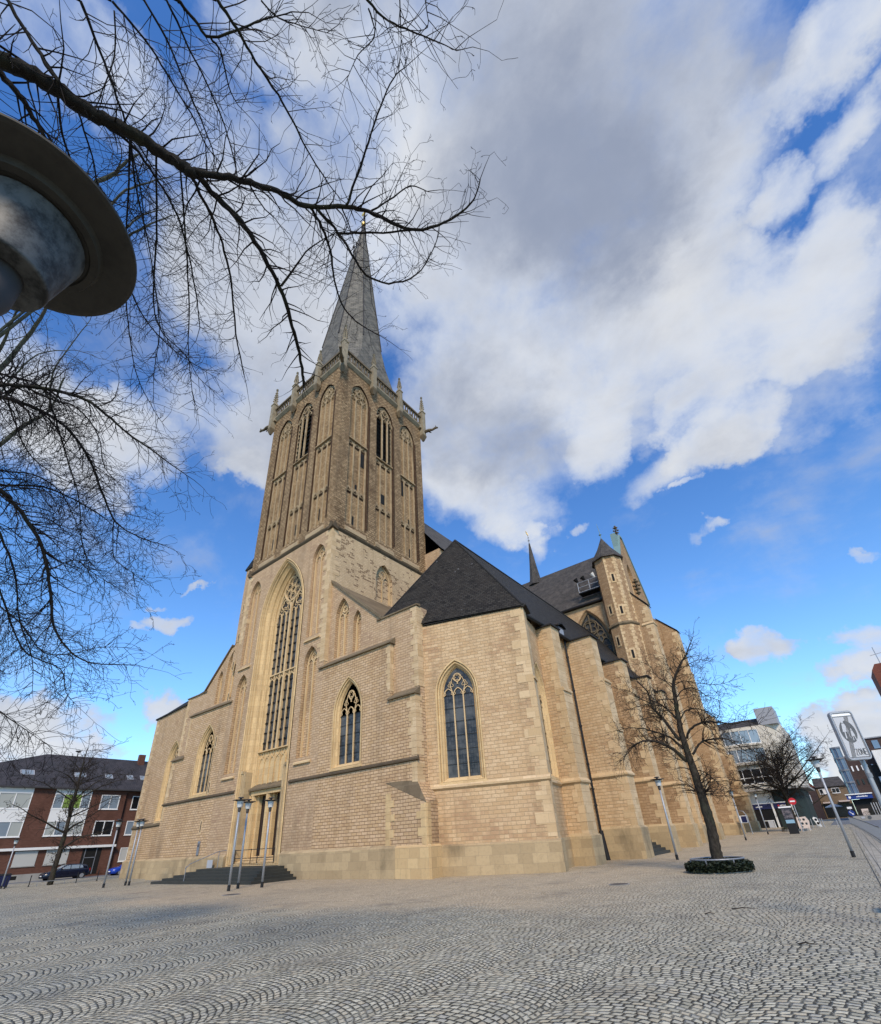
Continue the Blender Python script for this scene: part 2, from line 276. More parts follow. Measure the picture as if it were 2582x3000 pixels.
def brickc(c1, c2, mo):
    def fn(t, bs):
        uv = uvn(t); br = t.new('ShaderNodeTexBrick'); t.put(br.inputs['Vector'], uv); br.inputs['Scale'].default_value = 1
        br.inputs['Brick Width'].default_value = .25; br.inputs['Row Height'].default_value = .083; br.inputs['Mortar Size'].default_value = .008
        br.inputs['Color1'].default_value = (*c1, 1); br.inputs['Color2'].default_value = (*c2, 1); br.inputs['Mortar'].default_value = (*mo, 1)
        n, _ = t.noise(pos(t), .4, 4, .6); t.put(bs.inputs['Base Color'], t.mix(t.m('MULTIPLY', t.ss(n, .45, .8), .5), br.outputs['Color'], (c1[0] * .6, c1[1] * .6, c1[2] * .6)))
    return fn
mat('brown_brick', rough=.9, spec=.2, fn=brickc((.06, .04, .038), (.085, .056, .05), (.05, .04, .038)))
mat('ochre_brick', rough=.9, spec=.2, fn=brickc((.17, .12, .075), (.22, .155, .10), (.17, .14, .10)))
mat('tower_brick', rough=.9, spec=.2, fn=brickc((.15, .045, .03), (.2, .065, .042), (.12, .06, .05)))
def plaster(c, k=.85):
    def fn(t, bs):
        n, _ = t.noise(t.vm('MULTIPLY', pos(t), (1, 1, .4)), .8, 5, .62); f, _ = t.noise(pos(t), 20, 2, .5)
        t.put(bs.inputs['Base Color'], t.mix(t.ss(n, .4, .8), c, (c[0] * k, c[1] * k, c[2] * k * .97))); bump(t, bs, f, .15, .01)
    return fn
mat('white_render', rough=.8, spec=.3, fn=plaster((.72, .71, .68)))
mat('cream_render', rough=.8, spec=.3, fn=plaster((.54, .50, .43), .75))
mat('white_paint', (.74, .74, .72), .5)
mat('white_plastic', (.78, .78, .77), .35)
mat('grey_metal', (.22, .23, .25), .5, .3)
mat('zinc', fn=plaster((.30, .31, .34), .8), rough=.55)
mat('dark_zinc', fn=plaster((.055, .053, .055), .8), rough=.65, spec=.2)
mat('window_dark', (.012, .013, .015), .18, spec=.4)
mat('window_blue', (.12, .18, .27), .1, spec=.7)
mat('window_sky', (.20, .25, .30), .1, spec=.7)
mat('blind', (.36, .38, .36), .7)
mat('roller_shutter', fn=lambda t, bs: t.put(bs.inputs['Base Color'], t.mix(t.m('FRACT', t.m('MULTIPLY', t.sep(uvn(t))[1], 16.0)), (.50, .50, .47), (.40, .40, .38))), rough=.7)
mat('green_board', (.20, .30, .06), .6)
mat('concrete', rough=.9, fn=plaster((.30, .29, .27), .7))
mat('dark_green_wall', rough=.6, spec=.2, fn=plaster((.022, .032, .03), .6))
mat('sign_blue', (.012, .035, .20), .4)
mat('sign_red', (.5, .02, .03), .4)
mat('sign_white', (.8, .8, .8), .4)
mat('sign_grey', (.40, .41, .43), .45)
mat('sign_dark', (.085, .09, .095), .5)
mat('sign_stripe', (.14, .145, .15), .5)
mat('sign_light', (.46, .47, .49), .45)
mat('navy', (.008, .012, .06), .5)
mat('car_black', (.006, .008, .02), .18, spec=.6)
mat('car_blue', (.01, .045, .34), .2, spec=.6)
mat('tyre', (.012, .012, .012), .85)
mat('rim', (.45, .46, .48), .35, .6)
mat('headlight', (.6, .62, .64), .15, spec=.7)
mat('taillight', (.3, .01, .01), .25)
mat('asphalt', rough=.9, spec=.25, fn=lambda t, bs: t.put(bs.inputs['Base Color'], t.mix(t.noise(pos(t), 3, 5, .65)[0], (.10, .11, .125), (.19, .205, .225))))
def paver(t, bs):
    p = pos(t); x, y, _ = t.sep(p)
    br = t.new('ShaderNodeTexBrick'); t.put(br.inputs['Vector'], t.comb(y, x, 0)); br.inputs['Scale'].default_value = 1
    br.inputs['Brick Width'].default_value = .3; br.inputs['Row Height'].default_value = .3; br.inputs['Mortar Size'].default_value = .008
    br.inputs['Color1'].default_value = (.32, .30, .245, 1); br.inputs['Color2'].default_value = (.40, .375, .31, 1); br.inputs['Mortar'].default_value = (.14, .135, .125, 1)
    n, _ = t.noise(p, .7, 5, .6); t.put(bs.inputs['Base Color'], t.mix(t.m('MULTIPLY', t.ss(n, .4, .7), .5), br.outputs['Color'], (.24, .225, .185)))
mat('paving_slab', rough=.9, spec=.25, fn=paver)
mat('drain_slot', (.03, .03, .03), .8)
mat('steps_stone', rough=.8, fn=lambda t, bs: t.put(bs.inputs['Base Color'], t.mix(t.noise(pos(t), 5, 5, .7)[0], (.018, .019, .016), (.055, .055, .045))))
mat('manhole_iron', rough=.7, fn=lambda t, bs: t.put(bs.inputs['Base Color'], t.mix(t.noise(pos(t), 30, 3, .7)[0], (.03, .026, .022), (.08, .07, .058))))
mat('poster', rough=.5, fn=lambda t, bs: t.put(bs.inputs['Base Color'], t.mix(t.ss(t.noise(pos(t), 3.0, 4, .7)[0], .45, .62), (.025, .028, .04), (.16, .14, .15))))
mat('poster_blue', (.25, .42, .55), .5)
mat('cream_panel', (.62, .52, .46), .6)

def cobbles(t, bs):
    # segmental arches of small setts: lanes 1.6 m wide along Y, stones about 0.11 m, arcs bulging towards +Y
    p = pos(t); 
    _, wob = t.noise(p, .9, 2, .5)
    p2 = t.vm('ADD', p, t.vm('SCALE', t.vm('SUBTRACT', wob, (.5, .5, .5)), scale=.16))
    _, wob2 = t.noise(p, 7.0, 2, .5)
    p2 = t.vm('ADD', p2, t.vm('SCALE', t.vm('SUBTRACT', wob2, (.5, .5, .5)), scale=.05))
    x, y, _ = t.sep(p2)
    LW = 1.62
    lane = t.m('FLOOR', t.m('DIVIDE', x, LW))
    u = t.m('SUBTRACT', t.m('MULTIPLY', t.m('FRACT', t.m('DIVIDE', x, LW)), LW), LW / 2)
    Rr = 1.18
    arc = t.m('SQRT', t.m('MAXIMUM', t.m('SUBTRACT', Rr * Rr, t.m('MULTIPLY', u, u)), .05))
    v = t.m('SUBTRACT', y, arc)                     # v constant along one arc
    row = t.m('FLOOR', t.m('DIVIDE', v, .098)); fv = t.m('FRACT', t.m('DIVIDE', v, .098))
    ang = t.m('MULTIPLY', t.m('ARCSINE', t.m('DIVIDE', u, Rr)), Rr)
    jit = t.wn(t.comb(row, lane, 5.0))
    su = t.m('DIVIDE', t.m('ADD', ang, t.m('MULTIPLY', jit, .16)), .122)
    cid = t.m('FLOOR', su); fu = t.m('FRACT', su)
    ev = t.m('MINIMUM', fv, t.m('SUBTRACT', 1.0, fv)); eu = t.m('MULTIPLY', t.m('MINIMUM', fu, t.m('SUBTRACT', 1.0, fu)), 1.15)
    jn, _ = t.noise(p, 16.0, 3, .6)
    rndj = t.wn(t.comb(row, cid, t.m('ADD', lane, 40.0)))
    e = t.m('MINIMUM', ev, t.m('ADD', eu, t.m('MULTIPLY', t.m('SUBTRACT', rndj, .5), .05)))
    thr = t.m('MULTIPLY_ADD', t.m('SUBTRACT', jn, .5), .42, .065)
    joint = t.ss(t.m('SUBTRACT', e, thr), .075, -.01)     # 1 in the joint
    rnd = t.wn(t.comb(row, cid, lane)); rnd2 = t.wn(t.comb(cid, lane, row))
    base = t.mix(rnd, (.34, .325, .245), (.57, .54, .415))
    base = t.mix(t.m('MULTIPLY', t.ss(rnd2, .72, .95), .6), base, (.35, .345, .30))
    base = t.mix(t.m('MULTIPLY', t.ss(rnd2, .25, .05), .5), base, (.48, .41, .28))
    # sunlight painted into the setts: beige lit tone round the church, shaded grey beyond
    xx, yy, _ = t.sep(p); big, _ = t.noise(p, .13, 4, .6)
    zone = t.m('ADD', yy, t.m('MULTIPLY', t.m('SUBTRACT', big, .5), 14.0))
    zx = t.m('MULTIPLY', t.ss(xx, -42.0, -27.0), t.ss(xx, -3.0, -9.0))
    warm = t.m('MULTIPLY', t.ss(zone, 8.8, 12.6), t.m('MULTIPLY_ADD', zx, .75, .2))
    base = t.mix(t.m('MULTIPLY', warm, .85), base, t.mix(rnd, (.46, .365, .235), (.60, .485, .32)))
    d, _ = t.noise(p, .55, 6, .65)
    base = t.mix(t.m('MULTIPLY', t.ss(d, .52, .72), .5), base, (.16, .15, .13))
    f, _ = t.noise(p, 45.0, 3, .7)
    base = t.mix(t.m('MULTIPLY', t.ss(f, .4, .8), .3), base, (.19, .18, .16))
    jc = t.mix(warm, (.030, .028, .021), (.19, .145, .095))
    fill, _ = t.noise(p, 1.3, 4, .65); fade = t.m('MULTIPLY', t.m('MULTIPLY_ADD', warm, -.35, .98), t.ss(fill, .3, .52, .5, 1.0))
    moss, _ = t.noise(p, .8, 6, .7)
    jc = t.mix(t.ss(moss, .55, .72), jc, (.035, .042, .018))
    base = t.mix(t.m('MULTIPLY', t.ss(t.noise(p, .22, 5, .6)[0], .5, .68), .28), base, (.20, .19, .155))
    t.put(bs.inputs['Base Color'], t.mix(t.m('MULTIPLY', joint, fade), base, jc))
    t.put(bs.inputs['Roughness'], t.lin(f, .3, .7, .6, .85))
    h = t.m('ADD', t.ss(t.m('SUBTRACT', e, thr), -.02, .2), t.m('MULTIPLY', f, .12))
    h = t.m('MULTIPLY_ADD', rnd, .25, h)
    bump(t, bs, h, .75, .03)
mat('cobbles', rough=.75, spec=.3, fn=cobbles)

# ---------------------------------------------------------------- mesh builder
class MB:
    def __init__(s): s.v = []; s.f = []
    def add(s, verts, faces):
        o = len(s.v); s.v += [tuple(p) for p in verts]; s.f += [tuple(i + o for i in f) for f in faces]
    def poly(s, pts): s.add(pts, [tuple(range(len(pts)))])
    def holed(s, loops):
        tri = geometry.tessellate_polygon([[Vector(p) for p in l] for l in loops])
        s.add([p for l in loops for p in l], [tuple(t) for t in tri])
    def loft(s, loops, closed=True, cap0=False, cap1=False):
        n = len(loops[0]); o = len(s.v)
        for l in loops: s.v += [tuple(p) for p in l]
        for k in range(len(loops) - 1):
            for i in range(n if closed else n - 1):
                j = (i + 1) % n
                s.f.append((o + k * n + i, o + k * n + j, o + (k + 1) * n + j, o + (k + 1) * n + i))
        if cap0: s.f.append(tuple(o + i for i in reversed(range(n))))
        if cap1: s.f.append(tuple(o + (len(loops) - 1) * n + i for i in range(n)))
    def prism(s, base, z0, z1): # base: (x,y) loop
        s.loft([[(x, y, z0) for x, y in base], [(x, y, z1) for x, y in base]], cap0=True, cap1=True)
    def box(s, x0, x1, y0, y1, z0, z1): s.prism([(x0, y0), (x1, y0), (x1, y1), (x0, y1)], z0, z1)
    def tube(s, pts, rad, n=6, cap=True, up=None):
        if len(pts) < 2: return
        pts = [Vector(p) for p in pts]
        if not isinstance(rad, (list, tuple)): rad = [rad] * len(pts)
        loops = []; ref = up
        for i, p in enumerate(pts):
            d = (pts[min(i + 1, len(pts) - 1)] - pts[max(i - 1, 0)])
            if d.length < 1e-9: d = Vector((0, 0, 1))
            d.normalize()
            if ref is None: ref = Vector((0, 0, 1)) if abs(d.z) < .9 else Vector((1, 0, 0))
            a = d.cross(ref)
            if a.length < 1e-4: a = d.cross(Vector((0.3, 1, 0.2)))
            a.normalize(); b = a.cross(d); ref = b if up is None else up
            loops.append([p + (a * math.cos(2 * math.pi * k / n + .785) + b * math.sin(2 * math.pi * k / n + .785)) * rad[i] for k in range(n)])
        s.loft(loops, cap0=cap, cap1=cap)
    def revolve(s, prof, c=(0, 0, 0), n=24): # prof [(r,z)]
        loops = [[(c[0] + r * math.cos(2 * math.pi * k / n), c[1] + r * math.sin(2 * math.pi * k / n), c[2] + z) for k in range(n)] for r, z in prof]
        s.loft(loops, cap0=prof[0][0] > 1e-4, cap1=prof[-1][0] > 1e-4)
    def build(s, name, m, parent=None, smooth=False, recalc=True):
        me = bpy.data.meshes.new(name); me.from_pydata(s.v, [], s.f); me.validate()
        if recalc:
            bm = bmesh.new(); bm.from_mesh(me); bmesh.ops.recalc_face_normals(bm, faces=bm.faces); bm.to_mesh(me); bm.free()
        me.update()
        uv = me.uv_layers.new(name='UVMap').data; vs = me.vertices
        for p in me.polygons:
            nx, ny, nz = p.normal
            if abs(nz) > .95: t = Vector((1, 0, 0)); b = Vector((0, 1, 0))
            else:
                t = Vector((-ny, nx, 0)).normalized(); b = Vector((nx, ny, nz)).cross(t)
            for li in p.loop_indices:
                c = vs[me.loops[li].vertex_index].co; uv[li].uv = (c.dot(t), c.dot(b))
            if smooth: p.use_smooth = True
        o = bpy.data.objects.new(name, me); col.objects.link(o); me.materials.append(MATS[m])
        if parent: o.parent = parent
        return o
def empty(name, loc=(0, 0, 0), rz=0.0):
    o = bpy.data.objects.new(name, None); col.objects.link(o); o.location = loc; o.rotation_euler = (0, 0, rz); o.empty_display_size = .3; return o
def tag(o, label=None, cat=None, group=None, kind=None):
    if label: o['label'] = label
    if cat: o['category'] = cat
    if group: o['group'] = group
    if kind: o['kind'] = kind
    return o
def copy_tree(o, parent=None):
    c = o.copy(); col.objects.link(c); c.parent = parent
    for ch in list(o.children): copy_tree(ch, c)
    return c
def gz(y): return 0.0095 * max(0.0, y - 42.0)
class Frame:
    """a vertical wall plane: s along the wall, z up, d inwards (to the left of the direction)"""
    def __init__(s, p0, p1):
        s.p = Vector((p0[0], p0[1], 0)); d = Vector((p1[0] - p0[0], p1[1] - p0[1], 0)); s.len = d.length; s.d = d.normalized(); s.n = Vector((-s.d.y, s.d.x, 0))
    def __call__(s, a, z, d=0.0): q = s.p + s.d * a + s.n * d; return (q.x, q.y, z)
    def box(s, mb, a0, a1, z0, z1, d0, d1):
        mb.loft([[s(a0, z0, d0), s(a1, z0, d0), s(a1, z0, d1), s(a0, z0, d1)], [s(a0, z1, d0), s(a1, z1, d0), s(a1, z1, d1), s(a0, z1, d1)]], cap0=True, cap1=True)
    def bar(s, mb, pts, r, d, n=4): mb.tube([s(a, z, d) for a, z in pts], r, n, up=s.n)
    def mould(s, mb, a0, a1, prof): # prof: (d,z) outline
        mb.loft([[s(a0, z, d) for d, z in prof], [s(a1, z, d) for d, z in prof]], cap0=True, cap1=True)
def arch(c, hw, z0, zs, za, n=7):
    H = max(za - zs, hw * 1.001); Rr = (hw * hw + H * H) / (2 * hw); pts = [(c - hw, z0), (c + hw, z0)]
    a1 = math.asin(min(1, H / Rr))
    for i in range(n + 1): a = a1 * i / n; pts.append((c + hw - Rr + Rr * math.cos(a), zs + Rr * math.sin(a)))
    for i in range(n - 1, -1, -1): a = a1 * i / n; pts.append((c - hw + Rr - Rr * math.cos(a), zs + Rr * math.sin(a)))
    return pts
def arc_pts(c, hw, zs, za, n=6):
    l = arch(c, hw, zs, zs, za, n)[2:]; return l
def circ(c, z, r, n=16): return [(c + r * math.cos(2 * math.pi * k / n), z + r * math.sin(2 * math.pi * k / n)) for k in range(n + 1)]
def foil(fr, mb, c, z, r, k, d, rad, rot=90):
    for i in range(k):
        a = R(rot + 360 * i / k); rr = r * .42
        pts = [(c + r * .5 * math.cos(a) + rr * math.cos(a + R(b)), z + r * .5 * math.sin(a) + rr * math.sin(a + R(b))) for b in range(-120, 121, 40)]
        fr.bar(mb, pts, rad, d)
# ---------------------------------------------------------------- the church (local origin: facade centre on the ground)
CH = empty('church', (-33.08, 20.7, 0))
tag(CH, 'large gothic church of pale tuff brick with tall west tower and grey spire', 'church')
FW = Frame((0, 0), (1, 0)); FU = Frame((0, .35), (1, .35))
def prof_loft(mb, fr, c, hw, z0, zs, za, prof, n=8, k=1.15):
    loops = []
    for ins, d in prof:
        loops.append([fr(a, z, d) for a, z in arch(c, hw - ins, z0 + ins * .5, zs, za - ins * k, n)])
    mb.loft(loops)
def tracery(fr, mb, c, hw, z0, zs, za, n, d, r=.055, heads=True):
    w_ = 2 * hw / n; zh = zs - .1
    for i in range(1, n):
        a = c - hw + i * w_
        H = za - zs; top = zh + (.15 if n > 2 else .3)
        fr.box(mb, a - r * .8, a + r * .8, z0, top, d - r * .9, d + r)
    for i in range(n):
        cc = c - hw + (i + .5) * w_
        fr.bar(mb, arc_pts(cc, w_ / 2 - r * .3, zh, zh + w_ * .72, 4), r * .85, d)
        rr = w_ * .20
        for sg in (-1, 1): fr.bar(mb, [(cc + sg * w_ * .46, zh), (cc + sg * w_ * .27, zh + w_ * .16), (cc + sg * w_ * .36, zh + w_ * .4)], r * .5, d)
    up = za - zs
    if n == 2:
        fr.bar(mb, circ(c, zs + up * .46, min(hw * .42, up * .26), 12), r * .85, d); foil(fr, mb, c, zs + up * .46, hw * .36, 4, d, r * .5, 45)
    elif n == 3:
        rr = hw * .27
        for sg in (-1, 1):
            fr.bar(mb, [(c + sg * hw * .33, zh + .05), (c + sg * hw * .52, zs + up * .33), (c + sg * hw * .33, zs + up * .62), (c, zs + up * .42), (c - sg * hw * .02, zs + up * .36)], r * .8, d)
            foil(fr, mb, c + sg * hw * .48, zs + up * .36, hw * .22, 3, d, r * .5, 90)
        fr.bar(mb, circ(c, zs + up * .62, rr, 12), r * .85, d); foil(fr, mb, c, zs + up * .62, rr * .85, 4, d, r * .5, 45)
def window(fr, c, hw, z0, zs, za, prof, lights, parent=CH, fm='sandstone', r=.055, sill=True, bars=.62, glass='leaded_glass'):
    mb = MB(); prof_loft(mb, fr, c, hw, z0, zs, za, prof)
    if sill: fr.mould(mb, c - hw - .05, c + hw + .05, [(-.06, z0 - .12), (-.06, z0 - .02), (prof[-1][1], z0 + prof[-1][0] * .5 + .1), (prof[-1][1], z0 - .12)])
    f = mb.build('window', fm, parent)
    ins, d = prof[-1]; gh = hw - ins; gz0 = z0 + ins * .5; gza = za - ins * 1.15
    g = MB(); g.poly([fr(a, z, d - .02) for a, z in arch(c, gh + .01, gz0 - .01, zs, gza + .01)]); g.build('glass', glass, f)
    t = MB(); tracery(fr, t, c, gh, gz0, zs, gza, lights, d - .075, r * .82); t.build('tracery', 'tracery_stone', f)
    if bars:
        b = MB(); z = gz0 + bars
        while z < zs:
            b.tube([fr(c - gh, z, d - .06), fr(c + gh, z, d - .06)], .014, 4); z += bars
        b.build('saddle_bars', 'iron', f)
    return arch(c, hw, z0, zs, za, 8)
def niche(fr, c, hw, z0, zs, za, depth, lights, parent=CH, back='tuff_brick', head=None, r=.05):
    m = MB(); lo = arch(c, hw, z0, zs, za, 8)
    m.loft([[fr(a, z, 0) for a, z in lo], [fr(a, z, depth) for a, z in lo]])
    m.poly([fr(a, z, depth) for a, z in lo])
    o = m.build('blind_window', back, parent)
    t = MB(); ih = hw - .12
    tracery(fr, t, c, ih, z0, zs, za - .14, lights, depth - .06, r)
    for sg in (-1, 1): fr.box(t, c + sg * ih - .05, c + sg * ih + .05, z0, zs, depth - .12, depth + .02)
    fr.bar(t, arc_pts(c, ih, zs, za - .14, 7), .055, depth - .05)
    if head: fr.mould(t, c - hw - .1, c + hw + .1, [(-.14, z0 - .42), (-.14, z0 - .32), (depth, z0 + .05), (depth, z0 - .42)])
    t.build('tracery', 'tracery_stone', o)
    return lo
P1 = [(0, -.03), (.09, -.03), (.10, .09), (.14, .10), (.15, .03), (.22, .05), (.24, .15), (.33, .24), (.34, .31), (.37, .32), (.38, .27), (.42, .37)]
def quoins(pts_fn, z0, z1, h, mb, seed=1, la=(.34, .62), lb=(.62, .34)):
    rnd = random.Random(seed); z = z0; i = 0
    while z < z1 - .1:
        hh = min(h * rnd.uniform(.85, 1.15), z1 - z); k = i % 2
        pts_fn(mb, z, z + hh - .012, la[k] * rnd.uniform(.88, 1.12), lb[k] * rnd.uniform(.88, 1.12)); z += hh; i += 1
def corner_block(x, y, sx, sy, proud=.022):
    def f(mb, z0, z1, a, b):
        x0, x1 = sorted((x + sx * proud, x - sx * a)); y0, y1 = sorted((y + sy * proud, y - sy * b)); mb.box(x0, x1, y0, y1, z0, z1)
    return f
def mirror(o):
    c = o.copy(); col.objects.link(c); c.scale = (-1, 1, 1); c.parent = o.parent
    for ch in list(o.children):
        d = ch.copy(); col.objects.link(d); d.parent = c
    return c

# --- west tower, lower stage -------------------------------------------------
holes = []
for sg in (-1, 1):
    holes.append(niche(FW, sg * 4.72, .80, 7.15, 14.0, 15.3, .38, 2, back='tuff_brick', head=True))
    holes.append(niche(FW, sg * 4.72, .84, 16.2, 23.3, 24.7, .36, 2, back='tuff_upper', head=True))
great = arch(0, 3.2, .75, 19.6, 25.3, 12)
m = MB(); m.holed([[FW(a, z) for a, z in [(-6.3, 0), (6.3, 0), (6.3, 25.75), (-6.3, 25.75)]]] + [[FW(a, z) for a, z in l] for l in holes + [great]])
m.build('tower_base', 'tuff_upper', CH)
m = MB(); FS = Frame((6.3, 0), (6.3, 1)); FN = Frame((-6.3, 1), (-6.3, 0))
bw = niche(FS, 6.25, 1.05, 20.6, 22.9, 24.6, .35, 2, back='tower_south_brick')
m.holed([[FS(a, z) for a, z in [(0, 13), (12.4, 13), (12.4, 25.75), (0, 25.75)]], [FS(a, z) for a, z in bw]])
m.poly([(-6.3, 0, 0), (-6.3, 12.4, 0), (-6.3, 12.4, 25.75), (-6.3, 0, 25.75)]); m.poly([(-6.3, 12.4, 0), (6.3, 12.4, 0), (6.3, 12.4, 25.75), (-6.3, 12.4, 25.75)])
m.build('tower_side_wall', 'tower_south_brick', CH)
m = MB(); quoins(corner_block(6.3, 0, 1, -1), 13.7, 25.6, .42, m, 3, (.5, .8), (.85, .5)); m.build('corner_stones', 'sandstone_pale', CH)
m = MB(); quoins(corner_block(-6.3, 0, -1, -1), 18.5, 25.6, .42, m, 4, (.4, .7), (.7, .4)); m.build('corner_stones', 'sandstone_pale', CH)

# great west window and portal
WIN = [(0, -.06), (.07, -.1), (.14, -.06), (.15, .06), (.21, .10), (.22, -.02), (.30, -.02), (.32, .18), (.38, .2), (.39, .09), (.47, .10), (.49, .26), (.66, .44), (.67, .56), (.71, .57), (.72, .43), (.80, .45), (.82, .62), (.90, .74), (.91, .86), (.95, .87), (.96, .74), (1.03, .77), (1.05, .93), (1.15, 1.1)]
m = MB(); prof_loft(m, FW, 0, 3.2, .75, 19.6, 25.3, WIN, 14, 1.0)
gw = m.build('great_window', 'sandstone', CH)
D0 = 1.08
g = MB(); g.poly([FW(a, z, D0) for a, z in arch(0, 2.06, 8.55, 19.6, 24.16, 12)]); g.build('glass', 'leaded_glass', gw)
t = MB(); lw = 4.1 / 6; d = D0 - .09
for i in range(1, 6):
    a = -2.05 + i * lw; r = .10 if i == 3 else .048
    FW.box(t, a - r, a + r, 8.5, 20.1 if i != 3 else 21.0, d - r * 1.2, d + .06)
for i in range(6):
    cc = -2.05 + (i + .5) * lw
    for z in (20.0, 13.85): FW.bar(t, arc_pts(cc, lw / 2, z, z + .5, 4), .05, d)
    FW.bar(t, circ(cc, 14.47, .14, 8), .035, d)
    for sg in (-1, 1): FW.bar(t, [(cc + sg * lw * .48, 20.05), (cc + sg * lw * .24, 20.2), (cc + sg * lw * .3, 20.42)], .03, d)
FW.box(t, -2.05, 2.05, 14.6, 14.7, d - .1, d + .04)
for sg in (-1, 1):
    c0 = sg * 1.03
    FW.bar(t, arc_pts(c0, 1.0, 20.0, 21.95, 8), .065, d - .03)
    foil(FW, t, c0, 21.15, .52, 3, d, .04); FW.bar(t, circ(c0, 21.12, .46, 12), .045, d)
    for q in (-1, 1): foil(FW, t, c0 + q * .36, 20.72, .2, 3, d, .03)
FW.bar(t, circ(0, 22.5, 1.2, 28), .07, d - .03)
for k in range(6):
    a = R(30 + 60 * k); FW.bar(t, circ(.72 * math.cos(a), 22.5 + .72 * math.sin(a), .38, 12), .042, d); foil(FW, t, .72 * math.cos(a), 22.5 + .72 * math.sin(a), .32, 3, d, .028, 30 + 60 * k)
FW.bar(t, circ(0, 22.5, .34, 10), .045, d); foil(FW, t, 0, 22.5, .3, 4, d, .03)
for sg in (-1, 1): FW.bar(t, [(sg * 1.95, 20.4), (sg * 1.62, 21.2), (sg * 1.45, 21.7)], .05, d); FW.bar(t, [(0, 20.9), (sg * .2, 21.2), (sg * .75, 21.6)], .06, d)
FW.bar(t, arc_pts(0, 2.0, 19.6, 24.1, 12), .07, d)
t.build('tracery', 'tracery_stone', gw)
b = MB(); z = 9.15
while z < 20:
    b.tube([FW(-2.05, z, D0 - .05), FW(2.05, z, D0 - .05)], .03, 4)
    for i in range(6):
        for q in (-.2, .2): b.box(-2.05 + (i + .5) * lw + q - .05, -2.05 + (i + .5) * lw + q + .05, D0 - .1, D0 - .04, z - .06, z + .06)
    z += .78
b.build('saddle_bars', 'iron', gw)
# blind panel below the window, hood and doorways
pt = MB(); FW.box(pt, -2.1, 2.1, 5.55, 8.5, .95, 1.3)
for i in range(7):
    a = -2.05 + i * lw; FW.box(pt, a - .05, a + .05, 6.0, 8.0, .86, .95)
for i in range(6):
    cc = -2.05 + (i + .5) * lw; FW.bar(pt, circ(cc, 8.2, .2, 10), .045, .93); FW.bar(pt, arc_pts(cc, .28, 7.6, 7.98, 4), .04, .92)
FW.mould(pt, -2.2, 2.2, [(.75, 8.42), (.75, 8.5), (1.1, 8.62), (1.1, 8.42)])
for a in (): FW.box(pt, a - .16, a + .16, 6.0, 6.12, .6, .95); FW.box(pt, a - .1, a + .1, 5.85, 6.0, .65, .95); FW.box(pt, a - .14, a + .14, 6.7, 6.95, .62, .95)
portal = pt.build('portal', 'sandstone', CH)
hd = MB(); FW.mould(hd, -2.25, 2.25, [(.42, 5.62), (.42, 5.74), (1.0, 6.15), (1.0, 5.62)]); hd.build('portal_hood', 'weathered_stone', portal)
fr_ = MB(); FW.box(fr_, -2.1, 2.1, 5.3, 5.62, .6, 1.3)
for a0, a1 in ((-2.1, -1.72), (-.2, .2), (1.72, 2.1)): FW.box(fr_, a0, a1, .8, 5.3, .66, .95); FW.box(fr_, a0 + .09, a1 - .09, .8, 5.3, .62, .66)
for a0, a1 in ((-1.78, -1.5), (.2, .4)): FW.box(fr_, a0, a1, .8, 5.3, .95, 1.24)
FW.box(fr_, -2.1, 2.1, .4, .82, .55, 1.5)
fr_.build('door_surround', 'sandstone', portal)
for a0, a1 in ((-1.72, -.2), (.2, 1.72)):
    dm = MB(); FW.box(dm, a0, a1, .82, 5.3, 1.25, 1.32)
    for k in range(5): FW.box(dm, a0 + k * .3 + .02, a0 + k * .3 + .28, .86, 5.25, 1.22, 1.26)
    do = dm.build('door', 'door_wood', portal)
    hm = MB(); hm.tube([FW(a0 + 1.3, 1.9, 1.2), FW(a0 + 1.3, 2.2, 1.2)], .02, 6); hm.build('handle', 'iron', do)
for sg in (-1, 1):
    sh = MB()
    FW.box(sh, sg * 2.78 - .42, sg * 2.78 + .42, .75, 7.0, .1, .75); FW.box(sh, sg * 2.95 - .3, sg * 2.95 + .3, 6.9, 7.1, .0, .6)
    for q in (-.25, 0, .25): sh.tube([FW(sg * 2.8 + q, .75, .1), FW(sg * 2.8 + q, 6.9, .1)], .07, 6)
    sh.build('jamb_shafts', 'plinth_stone', portal)

